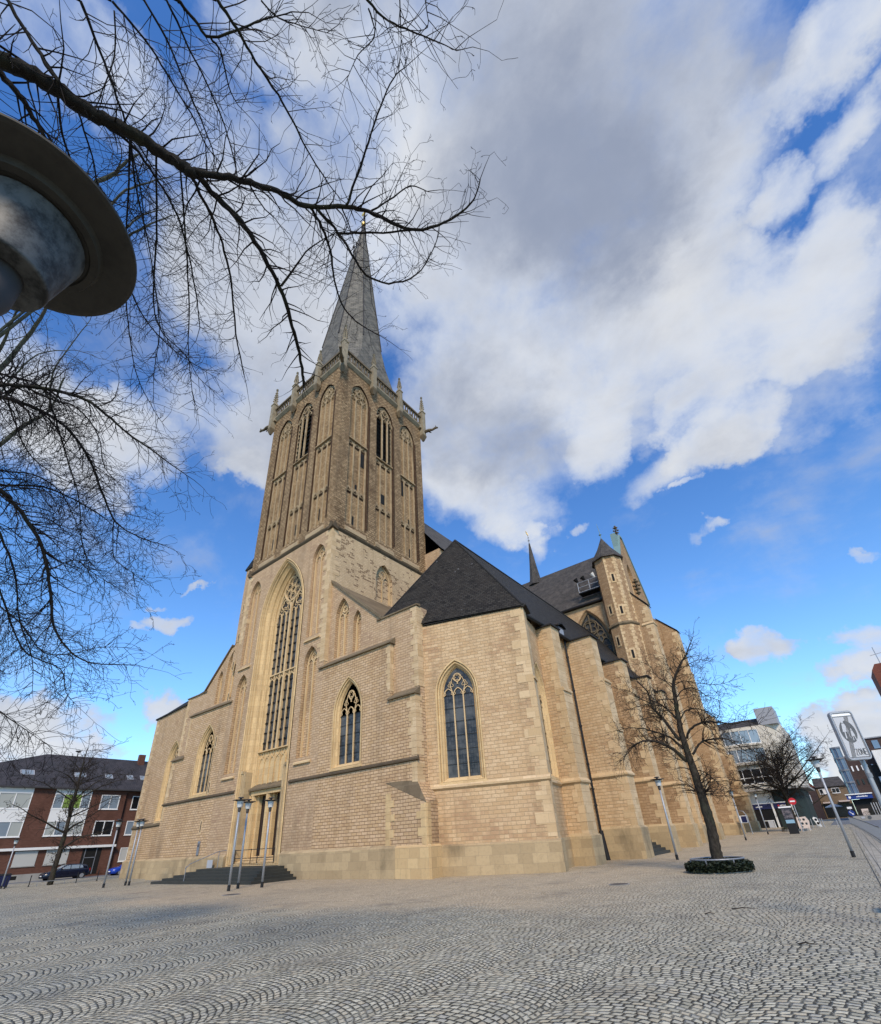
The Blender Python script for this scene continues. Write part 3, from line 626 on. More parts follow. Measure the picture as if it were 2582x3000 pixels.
# --- aisle fronts -----------------------------------------------------------
def aisle(sg):
    """west fronts of the aisles; sg = +1 right, -1 left"""
    def X(l): return [(sg * a, z) for a, z in l]
    wl = window(FW, sg * 9.15, 1.43, 5.95, 9.4, 11.85, P1, 3)
    m = MB(); m.holed([[FW(a, z) for a, z in X([(6.3, 0), (15.1, 0), (15.1, 9.45), (13.05, 9.45), (13.05, 13.2), (6.3, 13.2)])], [FW(a, z) for a, z in wl]])
    m.poly([FW(a, z, dd) for a, z, dd in [(sg * 13.05, 9.4, 0), (sg * 13.05, 13.3, 0), (sg * 13.05, 13.3, .36), (sg * 13.05, 9.4, .36)]])
    m.poly([(sg * 15.1, 0, 0), (sg * 15.1, 1.4, 0), (sg * 15.1, 1.4, 9.395), (sg * 15.1, 0, 9.395)])
    m.build('aisle_front', 'tuff_brick', CH)
    n1 = niche(FU, sg * 7.72, .74, 13.7, 17.0, 18.5, .36, 2, back='tuff_brick', r=.06); n2 = niche(FU, sg * 9.42, .42, 13.7, 16.0, 16.9, .33, 1, back='tuff_brick')
    top = [(6.3, 9.3), (15.1, 9.3), (15.1, 15.3), (11.75, 15.45), (6.3, 20.45)] if sg > 0 else [(6.3, 9.3), (15.1, 9.3), (15.1, 15.3), (11.75, 15.45), (8.2, 18.8), (6.3, 19)]
    m = MB(); m.holed([[FU(a, z) for a, z in X(top)]] + [[FU(a, z) for a, z in l] for l in (n1, n2)])
    m.poly([(sg * 15.1, .35, 9.4), (sg * 15.1, 1.4, 9.4), (sg * 15.1, 1.4, 15.3), (sg * 15.1, .35, 15.3)])
    m.build('aisle_gable', 'tuff_upper', CH)
    l = MB()
    a0, a1 = sorted((sg * 5.9, sg * 13.2)); FW.mould(l, a0, a1, [(-.16, 13.10), (-.16, 13.18), (.36, 13.6), (.36, 13.10)])
    a0, a1 = sorted((sg * 12.9, sg * 15.2)); FW.mould(l, a0, a1, [(-.16, 9.36), (-.16, 9.44), (.36, 9.84), (.36, 9.36)])
    a0, a1 = sorted((sg * 11.5, sg * 15.2)); FU.mould(l, a0, a1, [(-.1, 15.28), (-.1, 15.38), (.3, 15.46), (.3, 15.28)])
    l.build('weathering_ledge', 'weathered_stone', CH)
    s = MB(); pr = [(.03, 5.60), (-.13, 5.64), (-.14, 5.71), (.03, 5.86)]
    a0, a1 = sorted((sg * 3.45, sg * 15.24)); FW.mould(s, a0, a1, pr)
    s.build('string_course', 'dark_string', CH)
    p = MB(); a0, a1 = sorted((sg * 3.35, sg * 15.3)); FW.mould(p, a0, a1, [(.05, -.3), (-.2, -.3), (-.2, 1.38), (.03, 1.56)]); p.build('plinth', 'plinth_stone', CH)
    for cx_, y_, za, zb, hq, sd_, la_, lb_ in ((15.1, .35, 9.9, 15.25, .4, 11, (.32, .55), (.6, .5)), (15.1, 0, 5.9, 9.32, .4, 12, (.36, .62), (.6, .45)), (15.1, 0, 4.4, 5.55, .45, 12, (.36, .4), (.6, .45)), (13.05, 0, 9.95, 13.05, .38, 13, (.22, .34), (.3, .3))):
        q = MB(); quoins(corner_block(sg * cx_, y_, sg, -1), za, zb, hq, q, sd_, la_, lb_); q.build('quoins', 'sandstone_pale', CH)
    # corner buttress below, its top cut to a slanting triangle
    if sg < 0: return
    b = MB(); A = (sg * 12.65, -.01); B = (sg * 15.95, -.35); C = (sg * 15.55, 1.15); E_ = (sg * 15.03, .02)
    b.poly([(*A, 0), (*B, 0), (*B, 3.4), (*A, 4.66)]); b.poly([(*B, 0), (*C, 0), (*C, 3.7), (*B, 3.4)])
    b.poly([(*B, 3.4), (*C, 3.7), (sg * 15.05, 1.1, 4.55), (*E_, 4.6)])
    b.build('corner_buttress', 'tuff_brick', CH)
    tb = MB(); tb.poly([(A[0], A[1] - .01, 4.67), (B[0], B[1] - .02, 3.41), (E_[0], E_[1], 4.62)]); tb.build('buttress_weathering', 'weathered_stone', CH)
    bq = MB(); fb = Frame(A, B) if sg > 0 else Frame(B, A); L = fb.len; rnd = random.Random(7); z = 1.5; i = 0
    while z < 3.9:
        hh = .38 * rnd.uniform(.9, 1.15); wd = (.42, .75)[i % 2] * rnd.uniform(.9, 1.1)
        def put(s0, s1, zt):
            if sg < 0: s0, s1 = L - s1, L - s0
            fb.box(bq, s0, s1, z, min(z + hh - .01, zt), -.022, .1)
        put(.05, .05 + wd, 4.3)
        if z < 3.2: put(L - wd, L, 3.35)
        z += hh; i += 1
    fb2 = Frame(B, C) if sg > 0 else Frame(C, B); z = 1.5
    while z < 3.2: fb2.box(bq, .0 if sg > 0 else fb2.len - .5, .5 if sg > 0 else fb2.len, z, z + .36, -.015, .1); z += .38
    if sg > 0: fb.mould(bq, 1.0, L + .2, [(.05, -.3), (-.16, -.3), (-.16, 1.38), (.03, 1.5)]); fb2.mould(bq, -.16, fb2.len, [(.05, -.3), (-.16, -.3), (-.16, 1.38), (.03, 1.5)])
    bq.build('buttress_stones', 'sandstone', CH)
aisle(1); aisle(-1)
for x, z in ((-7.42, 16.9), (-7.42, 13.9), (-7.55, 10.1), (-7.45, 6.45), (-7.75, 3.6)):
    f = FU if z > 13.3 else FW; sl = MB(); f.box(sl, x - .15, x + .15, z - .55, z + .45, -.02, .05); so = sl.build('slit_window', 'sandstone_pale', CH)
    sl = MB(); f.box(sl, x - .05, x + .05, z - .42, z + .34, -.026, .0); sl.build('opening', 'black_hole', so)
# stair turret left of the tower
m = MB(); m.box(-7.9, -6.32, .42, 3.2, 17, 27.3); m.build('stair_turret_wall', 'tuff_upper', CH)
m = MB(); m.loft([[(-8.05, .3, 27.3), (-6.2, .3, 27.3), (-6.2, 3.4, 27.3), (-8.05, 3.4, 27.3)], [(-8.05, .3, 27.42), (-6.2, .3, 28.6), (-6.2, 3.4, 28.6), (-8.05, 3.4, 27.42)]], cap0=True, cap1=True); m.build('stair_turret_roof', 'slate_roof', CH)
for z in (22.3, 19.2):
    m = MB(); m.box(-7.5, -7.2, .38, .44, z, z + .95); o = m.build('turret_window', 'sandstone_pale', CH); m = MB(); m.box(-7.4, -7.3, .37, .39, z + .12, z + .83); m.build('opening', 'black_hole', o)

# slope of the aisle roof against the tower, with its stone coping
m = MB(); m.poly([(6.32, .38, 20.45), (11.75, .38, 15.42), (11.75, 12, 15.42), (6.32, 12, 20.45)]); m.build('aisle_roof', 'weathered_stone', CH)
m = MB(); m.poly([(-6.32, .38, 20.45), (-11.75, .38, 15.42), (-11.75, 12, 15.42), (-6.32, 12, 20.45)]); m.build('aisle_roof', 'weathered_stone', CH)
m = MB()
m.loft([[(6.2, .2, 20.48), (6.2, .2, 20.7), (6.2, .75, 20.7), (6.2, .75, 20.48)], [(11.95, .2, 15.3), (11.95, .2, 15.52), (11.95, .75, 15.52), (11.95, .75, 15.3)]], cap0=True, cap1=True)
m.loft([[(-8.0, .2, 18.95), (-8.0, .2, 19.12), (-8.0, .75, 19.12), (-8.0, .75, 18.95)], [(-11.95, .2, 15.3), (-11.95, .2, 15.47), (-11.95, .75, 15.47), (-11.95, .75, 15.3)]], cap0=True, cap1=True)
m.build('gable_coping', 'weathered_stone', CH)

# --- polygonal side chapels at both ends of the front -------------------------
CP0, CP1 = (15.3, .95), (21.4, 2.95)
def chapel_wall():
    fr = Frame(CP0, CP1); L = fr.len
    hole = window(fr, 1.82, 1.34, 4.34, 9.3, 11.35, P1, 3, r=.05, bars=.78)
    m = MB(); m.holed([[fr(a, z) for a, z in [(-.25, 0), (L, 0), (L, 13.9), (-.25, 13.9)]], [fr(a, z) for a, z in hole]])
    o1 = m.build('chapel_wall', 'tuff_brick_chapel', CH)
    q = MB(); rnd = random.Random(5); z = 1.5; i = 0
    while z < 13.7:
        hh = .5 * rnd.uniform(.85, 1.2); wd = (.4, .8)[i % 2] * rnd.uniform(.75, 1.2)
        fr.box(q, L - wd, L + .012, z, min(z + hh - .01, 13.86), -.02, .9); z += hh; i += 1
    q.build('quoins', 'sandstone_pale', CH)
    q = MB(); fr.box(q, L - .25, L + .03, .0, 9.4, .02, .9); fr.box(q, L - .1, L + .1, 9.4, 9.52, -.025, .9); q.build('corner_pier', 'sandstone_pale', CH)
    s = MB(); fr.mould(s, -.1, L + .12, [(.03, 3.98), (-.12, 4.1), (-.12, 4.2), (.03, 4.38)]); s.build('string_course', 'sandstone_pale', CH)
    p = MB(); fr.mould(p, -.3, L + .18, [(1, -.3), (-.18, -.3), (-.18, 1.32), (.03, 1.42), (1, 1.42)]); p.build('plinth', 'plinth_stone', CH)
    e = MB(); fr.mould(e, -.1, L - .75, [(.3, 13.92), (-.1, 13.94), (-.1, 14.0), (.3, 14.08)]); fr.mould(e, L - .8, L + .25, [(1.3, 13.9), (-.12, 13.9), (-.12, 14.0), (1.3, 14.15)]); e.build('eaves', 'eaves_dark', CH)
    return fr
chapel_wall()
FL = Frame((-24.7, 1.6), (-15.0, .9)); hl_ = window(FL, 7.0, 1.5, 4.5, 9.6, 11.9, P1, 3, bars=.8)
m = MB(); m.holed([[FL(a, z) for a, z in [(0, -.3), (FL.len, -.3), (FL.len, 15.2), (0, 15.2)]], [FL(a, z) for a, z in hl_]]); m.poly([FL(0, -.3), FL(0, -.3, 12), FL(0, 15.2, 12), FL(0, 15.2)]); m.build('chapel_wall', 'tuff_brick', CH)
m = MB(); FL.mould(m, -.15, FL.len, [(.03, 4.1), (-.12, 4.25), (-.12, 4.36), (.03, 4.6)]); m.build('string_course', 'weathered_stone', CH)
m = MB(); FL.mould(m, -.2, FL.len, [(.05, -.3), (-.2, -.3), (-.2, 1.4), (.03, 1.55)]); m.build('plinth', 'plinth_stone', CH)
m = MB(); FL.mould(m, -.2, FL.len, [(.6, 15.1), (-.15, 15.15), (-.15, 15.3), (.6, 15.5)]); m.build('eaves', 'eaves_dark', CH)
q = MB(); rnd = random.Random(8); z = 1.6; i = 0
while z < 15: hh = .42 * rnd.uniform(.85, 1.15); FL.box(q, -.02, (.5, .95)[i % 2] * rnd.uniform(.8, 1.2), z, min(z + hh - .012, 15.1), -.022, .3); z += hh; i += 1
q.build('quoins', 'sandstone_pale', CH)
# --- south aisle wall, buttresses and windows --------------------------------
XS = 20.05; FSA = Frame((XS, 0), (XS, 1))
P2 = [(0, -.03), (.1, -.03), (.14, .08), (.24, .16), (.28, .22), (.36, .3)]
FW2 = Frame((20.85, 3.6), (20.1, 7.1)); h2 = window(FW2, 2.0, 1.3, 4.4, 9.0, 11.3, P2, 3, bars=.8, r=.05)
m = MB(); m.holed([[FW2(a, z) for a, z in [(-.1, -.5), (FW2.len, -.5), (FW2.len, 14.0), (-.1, 14.0)]], [FW2(a, z) for a, z in h2]]); m.build('chapel_wall', 'tuff_brick_chapel', CH)
m = MB(); FW2.mould(m, 0, FW2.len, [(.03, 3.98), (-.12, 4.1), (-.12, 4.2), (.03, 4.38)]); m.build('string_course', 'sandstone_pale', CH)
m = MB(); FW2.box(m, -.1, FW2.len, -.3, 1.4, -.1, .1); m.build('plinth', 'plinth_stone', CH)
hs = [window(FSA, c, 1.32, 4.4, 9.0, 11.3, P2, 3, bars=.8, r=.05) for c in (9.9,)] + [window(FSA, c, 1.7, 5.2, 9.3, 12.2, P2, 3, bars=.8) for c in (16.2, 22.9, 29.6, 35.5)]
m = MB(); m.holed([[FSA(a, z) for a, z in [(6.6, -.5), (38.2, -.5), (38.2, 14.6), (6.6, 14.6)]]] + [[FSA(a, z) for a, z in l] for l in hs]); m.build('aisle_wall', 'tuff_brick_chapel', CH)
m = MB(); m.box(XS - .05, XS + .15, 8, 12, -.3, 1.45); m.build('plinth', 'plinth_stone', CH)
m = MB(); FSA.mould(m, 8.1, 12.1, [(.03, 4.0), (-.12, 4.1), (-.12, 4.2), (.03, 4.38)]); m.build('string_course', 'sandstone_pale', CH)
def buttress(y, th, stages, top, bm_='tuff_brick_chapel', pl=1.5, slope=.0, wq=.36, string=None, seed=1, x0=20.0):
    """stages: list of (x_outer, z_top) from the ground up"""
    m = MB(); z0 = -.5
    for xo, z1 in stages: m.box(x0, xo, y, y + th, z0, z1); z0 = z1
    if slope: m.loft([[(x0, yy, top), (stages[-1][0], yy, top), (x0, yy, top + slope * (stages[-1][0] + .15 - x0) / (stages[-1][0] + .75 - XS))] for yy in (y, y + th)], cap0=True, cap1=True)
    b = m.build('buttress', bm_, CH)
    q = MB(); rnd = random.Random(seed); z = pl; k = 0; xmax = stages[-1][0]
    while z < top - .15:
        xo = [s for s in stages if z < s[1]][0][0]; hh = .5 * rnd.uniform(.85, 1.2); wd = (wq, wq * 1.75)[k % 2] * rnd.uniform(.85, 1.15)
        q.box(xo - wd, xo + .02, y - .02, y + th + .02, z, min(z + hh - .012, top)); z += hh; k += 1
    for (xa, za), (xb, zb) in zip(stages, stages[1:]):
        q.loft([[(xb - .1, y - .03, za - .12), (xa + .1, y - .03, za - .12), (xa + .1, y - .03, za), (xb - .1, y - .03, za + .3)], [(xb - .1, y + th + .03, za - .12), (xa + .1, y + th + .03, za - .12), (xa + .1, y + th + .03, za), (xb - .1, y + th + .03, za + .3)]], cap0=True, cap1=True)
    q.build('quoins', 'sandstone_pale', b)
    p = MB(); xo = stages[0][0]; p.loft([[(XS, y - .16, -.5), (xo + .16, y - .16, -.5), (xo + .16, y + th + .16, -.5), (XS, y + th + .16, -.5)], [(XS, y - .16, pl - .1), (xo + .16, y - .16, pl - .1), (xo + .16, y + th + .16, pl - .1), (XS, y + th + .16, pl - .1)], [(XS, y, pl + .05), (xo, y, pl + .05), (xo, y + th, pl + .05), (XS, y + th, pl + .05)]], cap0=True, cap1=True); p.build('plinth', 'plinth_stone', b)
    c = MB(); xo = stages[-1][0]
    if slope: c.loft([[(XS - .6, y - .12, top + slope + .02), (xo + .15, y - .12, top), (xo + .15, y + th + .12, top), (XS - .6, y + th + .12, top + slope)], [(XS - .6, y - .12, top + slope + .18), (xo + .15, y - .12, top + .14), (xo + .15, y + th + .12, top + .14), (XS - .6, y + th + .12, top + slope + .18)]], cap0=True, cap1=True)
    else: c.box(XS - .1, xo + .16, y - .14, y + th + .14, top, top + .11)
    c.build('cap', 'eaves_dark', b)
    if string:
        s = MB(); xo = [s_ for s_ in stages if string < s_[1]][0][0]
        for k, pr in enumerate(((.0, -.1), (.12, .0), (.12, .1), (0, .25))): pass
        s.loft([[(XS, y - .0, string - .12), (xo, y, string - .12), (xo, y + th, string - .12), (XS, y + th, string - .12)], [(XS, y - .13, string), (xo + .13, y - .13, string), (xo + .13, y + th + .13, string), (XS, y + th + .13, string)], [(XS, y - .13, string + .09), (xo + .13, y - .13, string + .09), (xo + .13, y + th + .13, string + .09), (XS, y + th + .13, string + .09)], [(XS, y, string + .28), (xo, y, string + .28), (xo, y + th, string + .28), (XS, y + th, string + .28)]], cap0=True, cap1=True)
        s.build('string_course', 'sandstone_pale', b)
    return b
buttress(7.0, 1.15, [(21.32, 9.6), (21.2, 13.95)], 13.95, string=4.15, seed=2)
buttress(12.0, 1.15, [(22.42, 7.6), (22.34, 11.0), (22.02, 14.4)], 14.4, pl=1.75, string=4.7, seed=3, wq=.4)
for y, sd_ in ((18.75, 4), (25.5, 5)): buttress(y, 1.15, [(22.3, 7.8), (22.2, 11.2), (21.9, 14.2)], 14.2, bm_='aged_tuff', pl=1.75, string=4.7, seed=sd_, wq=.42)
buttress(32.4, 1.2, [(21.45, 9.0), (21.3, 14.2)], 14.2, bm_='aged_tuff', pl=1.6, seed=6)
buttress(37.9, 1.4, [(21.75, 8.0), (21.55, 16.0), (21.35, 23.9), (21.2, 26.3)], 26.3, bm_='aged_tuff', pl=1.7, slope=2.6, string=23.8, seed=7, wq=.45, x0=18.5)
buttress(49.8, 1.6, [(21.9, 12.0), (21.8, 20.0), (21.7, 26.1)], 26.1, bm_='aged_tuff', pl=1.5, slope=2.6, string=6.2, seed=8, wq=.45, x0=18.5)
buttress(60.0, 1.4, [(22.3, 5.0), (22.0, 10.0), (21.3, 15.5)], 15.5, bm_='aged_tuff', pl=1.6, slope=2.0, string=4.7, seed=9, wq=.42)
m = MB(); m.tube([(20.22, 11.45, 14.5), (20.22, 11.45, 1.6)], .075, 8); m.tube([(20.25, 11.4, 1.6), (20.4, 11.35, .0)], .14, 8)
for z in (3, 5.5, 8, 10.5, 13): m.tube([(20.22, 11.45, z), (20.22, 11.45, z + .1)], .105, 8)
m.build('downpipe', 'iron', CH)
m = MB(); m.tube([(20.25, 25.3, 14.2), (20.25, 25.3, 0)], .08, 6); m.tube([(20.25, 12.0 + 1.6, 14.2), (20.25, 13.6, 0)], .08, 6); m.tube([(20.25, 27.4, 5.5), (20.25, 27.4, 0)], .09, 6); m.build('downpipe', 'iron', CH)
# recessed side entrance with steps between two buttresses
m = MB()
for k in range(5): m.box(20.1, 22.1 - .28 * k, 13.35, 18.6, -.3, .17 * (k + 1))
m.build('side_steps', 'steps_stone', CH)
m = MB(); m.box(20.06, 20.2, 14.6, 17.2, .85, 4.0); m.build('side_door', 'door_wood', CH)
# --- roofs --------------------------------------------------------------------
m = MB(); AP = (14.0, 7.0, 24.2); RE = (14.0, 38.3, 24.2)
A_ = (11.7, .55, 15.42); B_ = (15.25, .75, 14.05); C_ = (21.5, 2.8, 13.95); C2 = (20.75, 4.1, 14.05); D_ = (20.35, 38.3, 14.5); N_ = (8.2, 38.3, 15.3); N2 = (8.3, 9, 17.0)
m.poly([A_, B_, AP]); m.poly([B_, C_, AP]); m.poly([C_, C2, AP]); m.poly([C2, (20.4, 12, 14.5), D_, RE, AP]); m.poly([A_, AP, RE, N_])
m.build('chapel_roof', 'slate_roof', CH)
m = MB(); m.tube([AP, (14, 20, 24.2), RE], .1, 6); m.tube([AP, C_], .07, 6); m.tube([AP, A_], .07, 6); m.build('ridge_tiles', 'eaves_dark', CH)
m = MB(); m.tube([C_, C2, (20.42, 12, 14.5), (20.42, 38, 14.5)], .13, 6); m.build('gutter', 'eaves_dark', CH)
m = MB(); m.poly([(-11.7, .8, 15.42), (-15.0, 1.1, 15.4), (-24.6, 1.7, 15.4), (-16, 8, 22)]); m.poly([(-24.6, 1.7, 15.4), (-24, 38, 15.4), (-16, 38, 22), (-16, 8, 22)]); m.build('chapel_roof', 'slate_roof', CH)
# dormer
m = MB(); m.box(19.35, 20.15, 10.9, 11.9, 14.6, 15.5); dm = m.build('dormer', 'dark_zinc', CH)
m = MB(); m.loft([[(18.6, y, 15.95 - abs(y - 11.4) * .35), (20.3, y, 15.75 - abs(y - 11.4) * .45), (20.3, y, 15.85 - abs(y - 11.4) * .45), (18.6, y, 16.05 - abs(y - 11.4) * .35)] for y in (10.75, 11.1, 11.4, 11.7, 12.05)], cap0=True, cap1=True); m.build('dormer_roof', 'slate_roof', dm)
m = MB(); m.box(20.14, 20.17, 11.05, 11.75, 14.8, 15.35); m.build('vent', 'zinc', dm)
# --- nave, transept, crossing -------------------------------------------------
m = MB(); m.box(-8.2, 8.2, 12.4, 38, 14, 28.6); m.build('nave_wall', 'tuff_upper', CH)
m = MB(); m.poly([(8.5, 12.4, 28.5), (8.5, 38, 28.5), (0, 38, 40.2), (0, 12.4, 40.2)]); m.poly([(-8.5, 12.4, 28.5), (-8.5, 38, 28.5), (0, 38, 40.2), (0, 12.4, 40.2)]); m.build('nave_roof', 'slate_pale', CH)
TW = 38.0; FT = Frame((0, TW), (1, TW))
PT = [(0, -.03), (.12, -.03), (.2, .15), (.35, .3), (.42, .5)]
m = MB(); th_ = arch(13.5, 2.55, 15.5, 23.2, 28.4, 8)
FT_hole = th_
prof_loft(m, FT, 13.5, 2.55, 15.5, 23.2, 28.4, PT); tw_ = m.build('transept_window', 'aged_tuff', CH)
g = MB(); g.poly([FT(a, z, .48) for a, z in arch(13.5, 2.15, 15.7, 23.2, 27.95, 8)]); g.build('glass', 'leaded_glass', tw_)
t = MB(); gh = 2.13; d = .34
for i in range(1, 4): a = 13.5 - gh + i * gh / 2; FT.box(t, a - .07, a + .07, 15.7, 23.3 if i != 2 else 27.6, d - .1, d + .08)
for z in (17.2, 18.6, 20.0, 21.4, 22.8): t.tube([FT(13.5 - gh, z, .44), FT(13.5 + gh, z, .44)], .035, 4)
for i in range(4): cc = 13.5 - gh + (i + .5) * gh / 2; FT.bar(t, arc_pts(cc, gh / 4, 23.0, 23.9, 4), .07, d); FT.bar(t, circ(cc, 24.15, .36, 10), .06, d); foil(FT, t, cc, 24.15, .3, 3, d, .05)
FT.bar(t, circ(13.5, 25.75, 1.05, 18), .09, d); foil(FT, t, 13.5, 25.75, .95, 4, d, .07, 45)
for sg in (-1, 1): FT.bar(t, circ(13.5 + sg * 1.15, 24.7, .42, 10), .06, d); FT.bar(t, [(13.5 + sg * 1.9, 23.6), (13.5 + sg * 1.5, 25.2), (13.5 + sg * .95, 26.2)], .07, d)
FT.bar(t, arc_pts(13.5, 2.13, 23.2, 27.9, 8), .09, d)
t.build('tracery', 'dark_stone', tw_)
m = MB(); m.holed([[FT(a, z) for a, z in [(-18.9, 10), (18.9, 10), (18.9, 29.2), (-18.9, 29.2)]], [FT(a, z) for a, z in th_]])
m.build('transept_wall', 'tuff_brick_chapel', CH)
GY = 44.5; FG = Frame((18.9, 0), (18.9, 1))
gn = niche(FG, 44.5, 1.1, 30.2, 34.0, 36.2, .5, 2, back='aged_tuff')
m = MB(); gwin = arch(44.5, 2.9, 8.0, 20, 25.5, 8)
m.holed([[FG(a, z) for a, z in [(38, 0), (51, 0), (51, 29.4), (50.6, 32.5), (45.0, 40.9), (44.0, 40.9), (38, 30.0)]]] + [[FG(a, z) for a, z in l] for l in (gn,)])
m.poly([(18.2, 38, 30.0), (18.2, 44, 40.9), (18.2, 45, 40.9), (18.2, 51, 29.4)]); m.poly([(-18.9, 51, 0), (18.9, 51, 0), (18.9, 51, 29.4), (-18.9, 51, 29.4)])
m.build('transept_gable', 'aged_tuff', CH)
m = MB(); m.loft([[(18.1, 38.0, 30.3), (19.05, 38.0, 30.3), (19.05, 38.0, 30.0), (18.1, 38.0, 30.0)], [(18.1, 44.0, 41.2), (19.05, 44.0, 41.2), (19.05, 44.0, 40.9), (18.1, 44.0, 40.9)], [(18.1, 45.0, 41.2), (19.05, 45.0, 41.2), (19.05, 45.0, 40.9), (18.1, 45.0, 40.9)], [(18.1, 51.1, 32.0), (19.05, 51.1, 32.0), (19.05, 51.1, 31.6), (18.1, 51.1, 31.6)]], cap0=True, cap1=True); m.build('gable_coping', 'verdigris', CH)
m = MB(); m.box(18.05, 18.75, 42.6, 44.0, 38.2, 41.0); m.build('gable_flashing', 'verdigris', CH)
m = MB(); 
m.poly([(-18.9, 37.6, 29.0), (18.25, 37.6, 29.0), (18.25, GY, 39.4), (-18.9, GY, 39.4)]); m.poly([(-18.9, 51.4, 29.0), (18.25, 51.4, 29.0), (18.25, GY, 39.4), (-18.9, GY, 39.4)]); m.build('transept_roof', 'slate_pale', CH)
m = MB(); FT.mould(m, 7, 16.6, [(.2, 28.7), (-.5, 28.85), (-.5, 29.05), (.2, 29.2)]); m.build('eaves', 'iron', CH)
def finial(x, y, z, k, parent=CH):
    m = MB(); m.tube([(x, y, z), (x, y, z + 1.9 * k)], [.13 * k, .08 * k], 6)
    for zz, r in ((.25, .22), (.75, .3), (1.2, .42), (1.7, .3)):
        for a in range(4):
            A = a * math.pi / 2 + .4; m.revolve([(.0, -.13 * k), (.15 * k, -.06 * k), (.15 * k, .08 * k), (.0, .14 * k)], (x + math.cos(A) * r * .7 * k, y + math.sin(A) * r * .7 * k, z + zz * k), 6)
    m.revolve([(0, -.16 * k), (.17 * k, 0), (0, .2 * k)], (x, y, z + 2.0 * k), 8)
    return m.build('finial', 'dark_stone', parent)
finial(18.6, 44.5, 41.2, 1.0); finial(20.2, 40.2, 29.0, 1.15)
# stair turret of the transept
tc_ = (17.85, 37.9); r8 = 1.85
def oct_(r, z, rot=-90): return [(tc_[0] + r * math.cos(R(rot + 45 * k)), tc_[1] + r * math.sin(R(rot + 45 * k)), z) for k in range(8)]
m = MB(); m.loft([oct_(r8, 13), oct_(r8, 34.1)]); tu = m.build('stair_turret', 'aged_tuff', CH)
m = MB(); m.loft([oct_(r8 + .35, 34.0), oct_(r8 + .3, 34.2), oct_(r8 * .55, 36.0), oct_(.05, 38.0)], cap0=True, cap1=True); cp = m.build('turret_roof', 'slate_pale', tu)
m = MB(); m.tube([(*tc_, 37.8), (*tc_, 39.0), (tc_[0] - .12, tc_[1], 40.6)], [.07, .05, .02], 6); m.revolve([(0, -.22), (.2, 0), (0, .22)], (*tc_, 38.6), 10); m.build('weather_vane', 'verdigris', tu)
m = MB(); m.loft([oct_(r8 + .02, 24.0), oct_(r8 + .16, 24.15), oct_(r8 + .16, 24.25), oct_(r8, 24.5)]); m.build('string_course', 'weathered_stone', tu)
for k in (0, 1, 2):
    q = MB()
    a = R(-90 + 45 * k); z = 14; i = 0; rnd = random.Random(k)
    while z < 33.8:
        for s_, b_ in ((1, R(-90 + 45 * (k + 1))), (-1, R(-90 + 45 * (k - 1)))):
            if k == 0 and s_ < 0: continue
            p0 = Vector((tc_[0] + (r8 + .02) * math.cos(a), tc_[1] + (r8 + .02) * math.sin(a), z)); p1 = Vector((tc_[0] + (r8 + .02) * math.cos(b_), tc_[1] + (r8 + .02) * math.sin(b_), z))
            L_ = (.14, .26)[(i + (s_ > 0)) % 2] * rnd.uniform(.8, 1.2); p1 = p0.lerp(p1, L_); q.poly([p0, p1, p1 + Vector((0, 0, .36)), p0 + Vector((0, 0, .36))])
        z += .4; i += 1
    q.build('quoins', 'sandstone_pale', tu)
fo = Frame(oct_(r8, 0)[0][:2], oct_(r8, 0)[1][:2]); fo0 = Frame(oct_(r8, 0)[7][:2], oct_(r8, 0)[0][:2])
for f, zz in ((fo, (30.2, 25.5, 19.6)), (fo0, (25.9, 21.6))):
    for z in zz:
        m = MB(); f.box(m, f.len / 2 - .32, f.len / 2 + .32, z - .2, z + 1.3, -.05, .05); o = m.build('turret_window', 'sandstone_pale', tu); m = MB(); f.box(m, f.len / 2 - .14, f.len / 2 + .14, z, z + 1.05, -.06, 0); m.build('opening', 'black_hole', o)
# flèche over the crossing
m = MB(); fc = (4.0, GY); 
m.loft([[(fc[0] + r * math.cos(R(45 * k)), fc[1] + r * math.sin(R(45 * k)), z) for k in range(8)] for r, z in ((1.3, 38.2), (.95, 39.4), (.62, 42.0), (.12, 46.7))], cap0=True, cap1=True); fl = m.build('ridge_turret', 'slate_pale', CH)
m = MB(); m.tube([(*fc, 46.6), (*fc, 48.4)], .07, 6); m.revolve([(0, -.2), (.19, 0), (0, .2)], (*fc, 47.3), 8); m.revolve([(0, -.14), (.13, 0), (0, .14)], (*fc, 47.9), 8); m.build('finial', 'zinc', fl)
m = MB(); m.tube([(*fc, 48.4), (fc[0] - .15, fc[1], 49.0), (fc[0] - .3, fc[1], 49.5)], [.1, .12, .04], 6); m.build('weathercock', 'gold', fl)
m = MB(); m.box(-16, 19.5, 51, 74, -.5, 13.5); m.build('choir_aisle_wall', 'aged_tuff', CH)
m = MB(); m.loft([[(-16, 51, 13.5), (19.8, 51, 13.5), (19.8, 74.5, 13.5), (-16, 74.5, 13.5)], [(-10, 51, 19), (12, 51, 19), (12, 68, 19), (-10, 68, 19)]], cap1=True); m.build('choir_aisle_roof', 'slate_pale', CH)
m = MB(); m.box(-8, 8, 51, 78, 13, 28); m.build('choir_wall', 'aged_tuff', CH)
m = MB(); m.poly([(8.3, 51, 28), (8.3, 78, 28), (0, 72, 39), (0, 51, 39)]); m.poly([(-8.3, 51, 28), (-8.3, 78, 28), (0, 72, 39), (0, 51, 39)]); m.poly([(8.3, 78, 28), (-8.3, 78, 28), (0, 72, 39)]); m.build('choir_roof', 'slate_pale', CH)

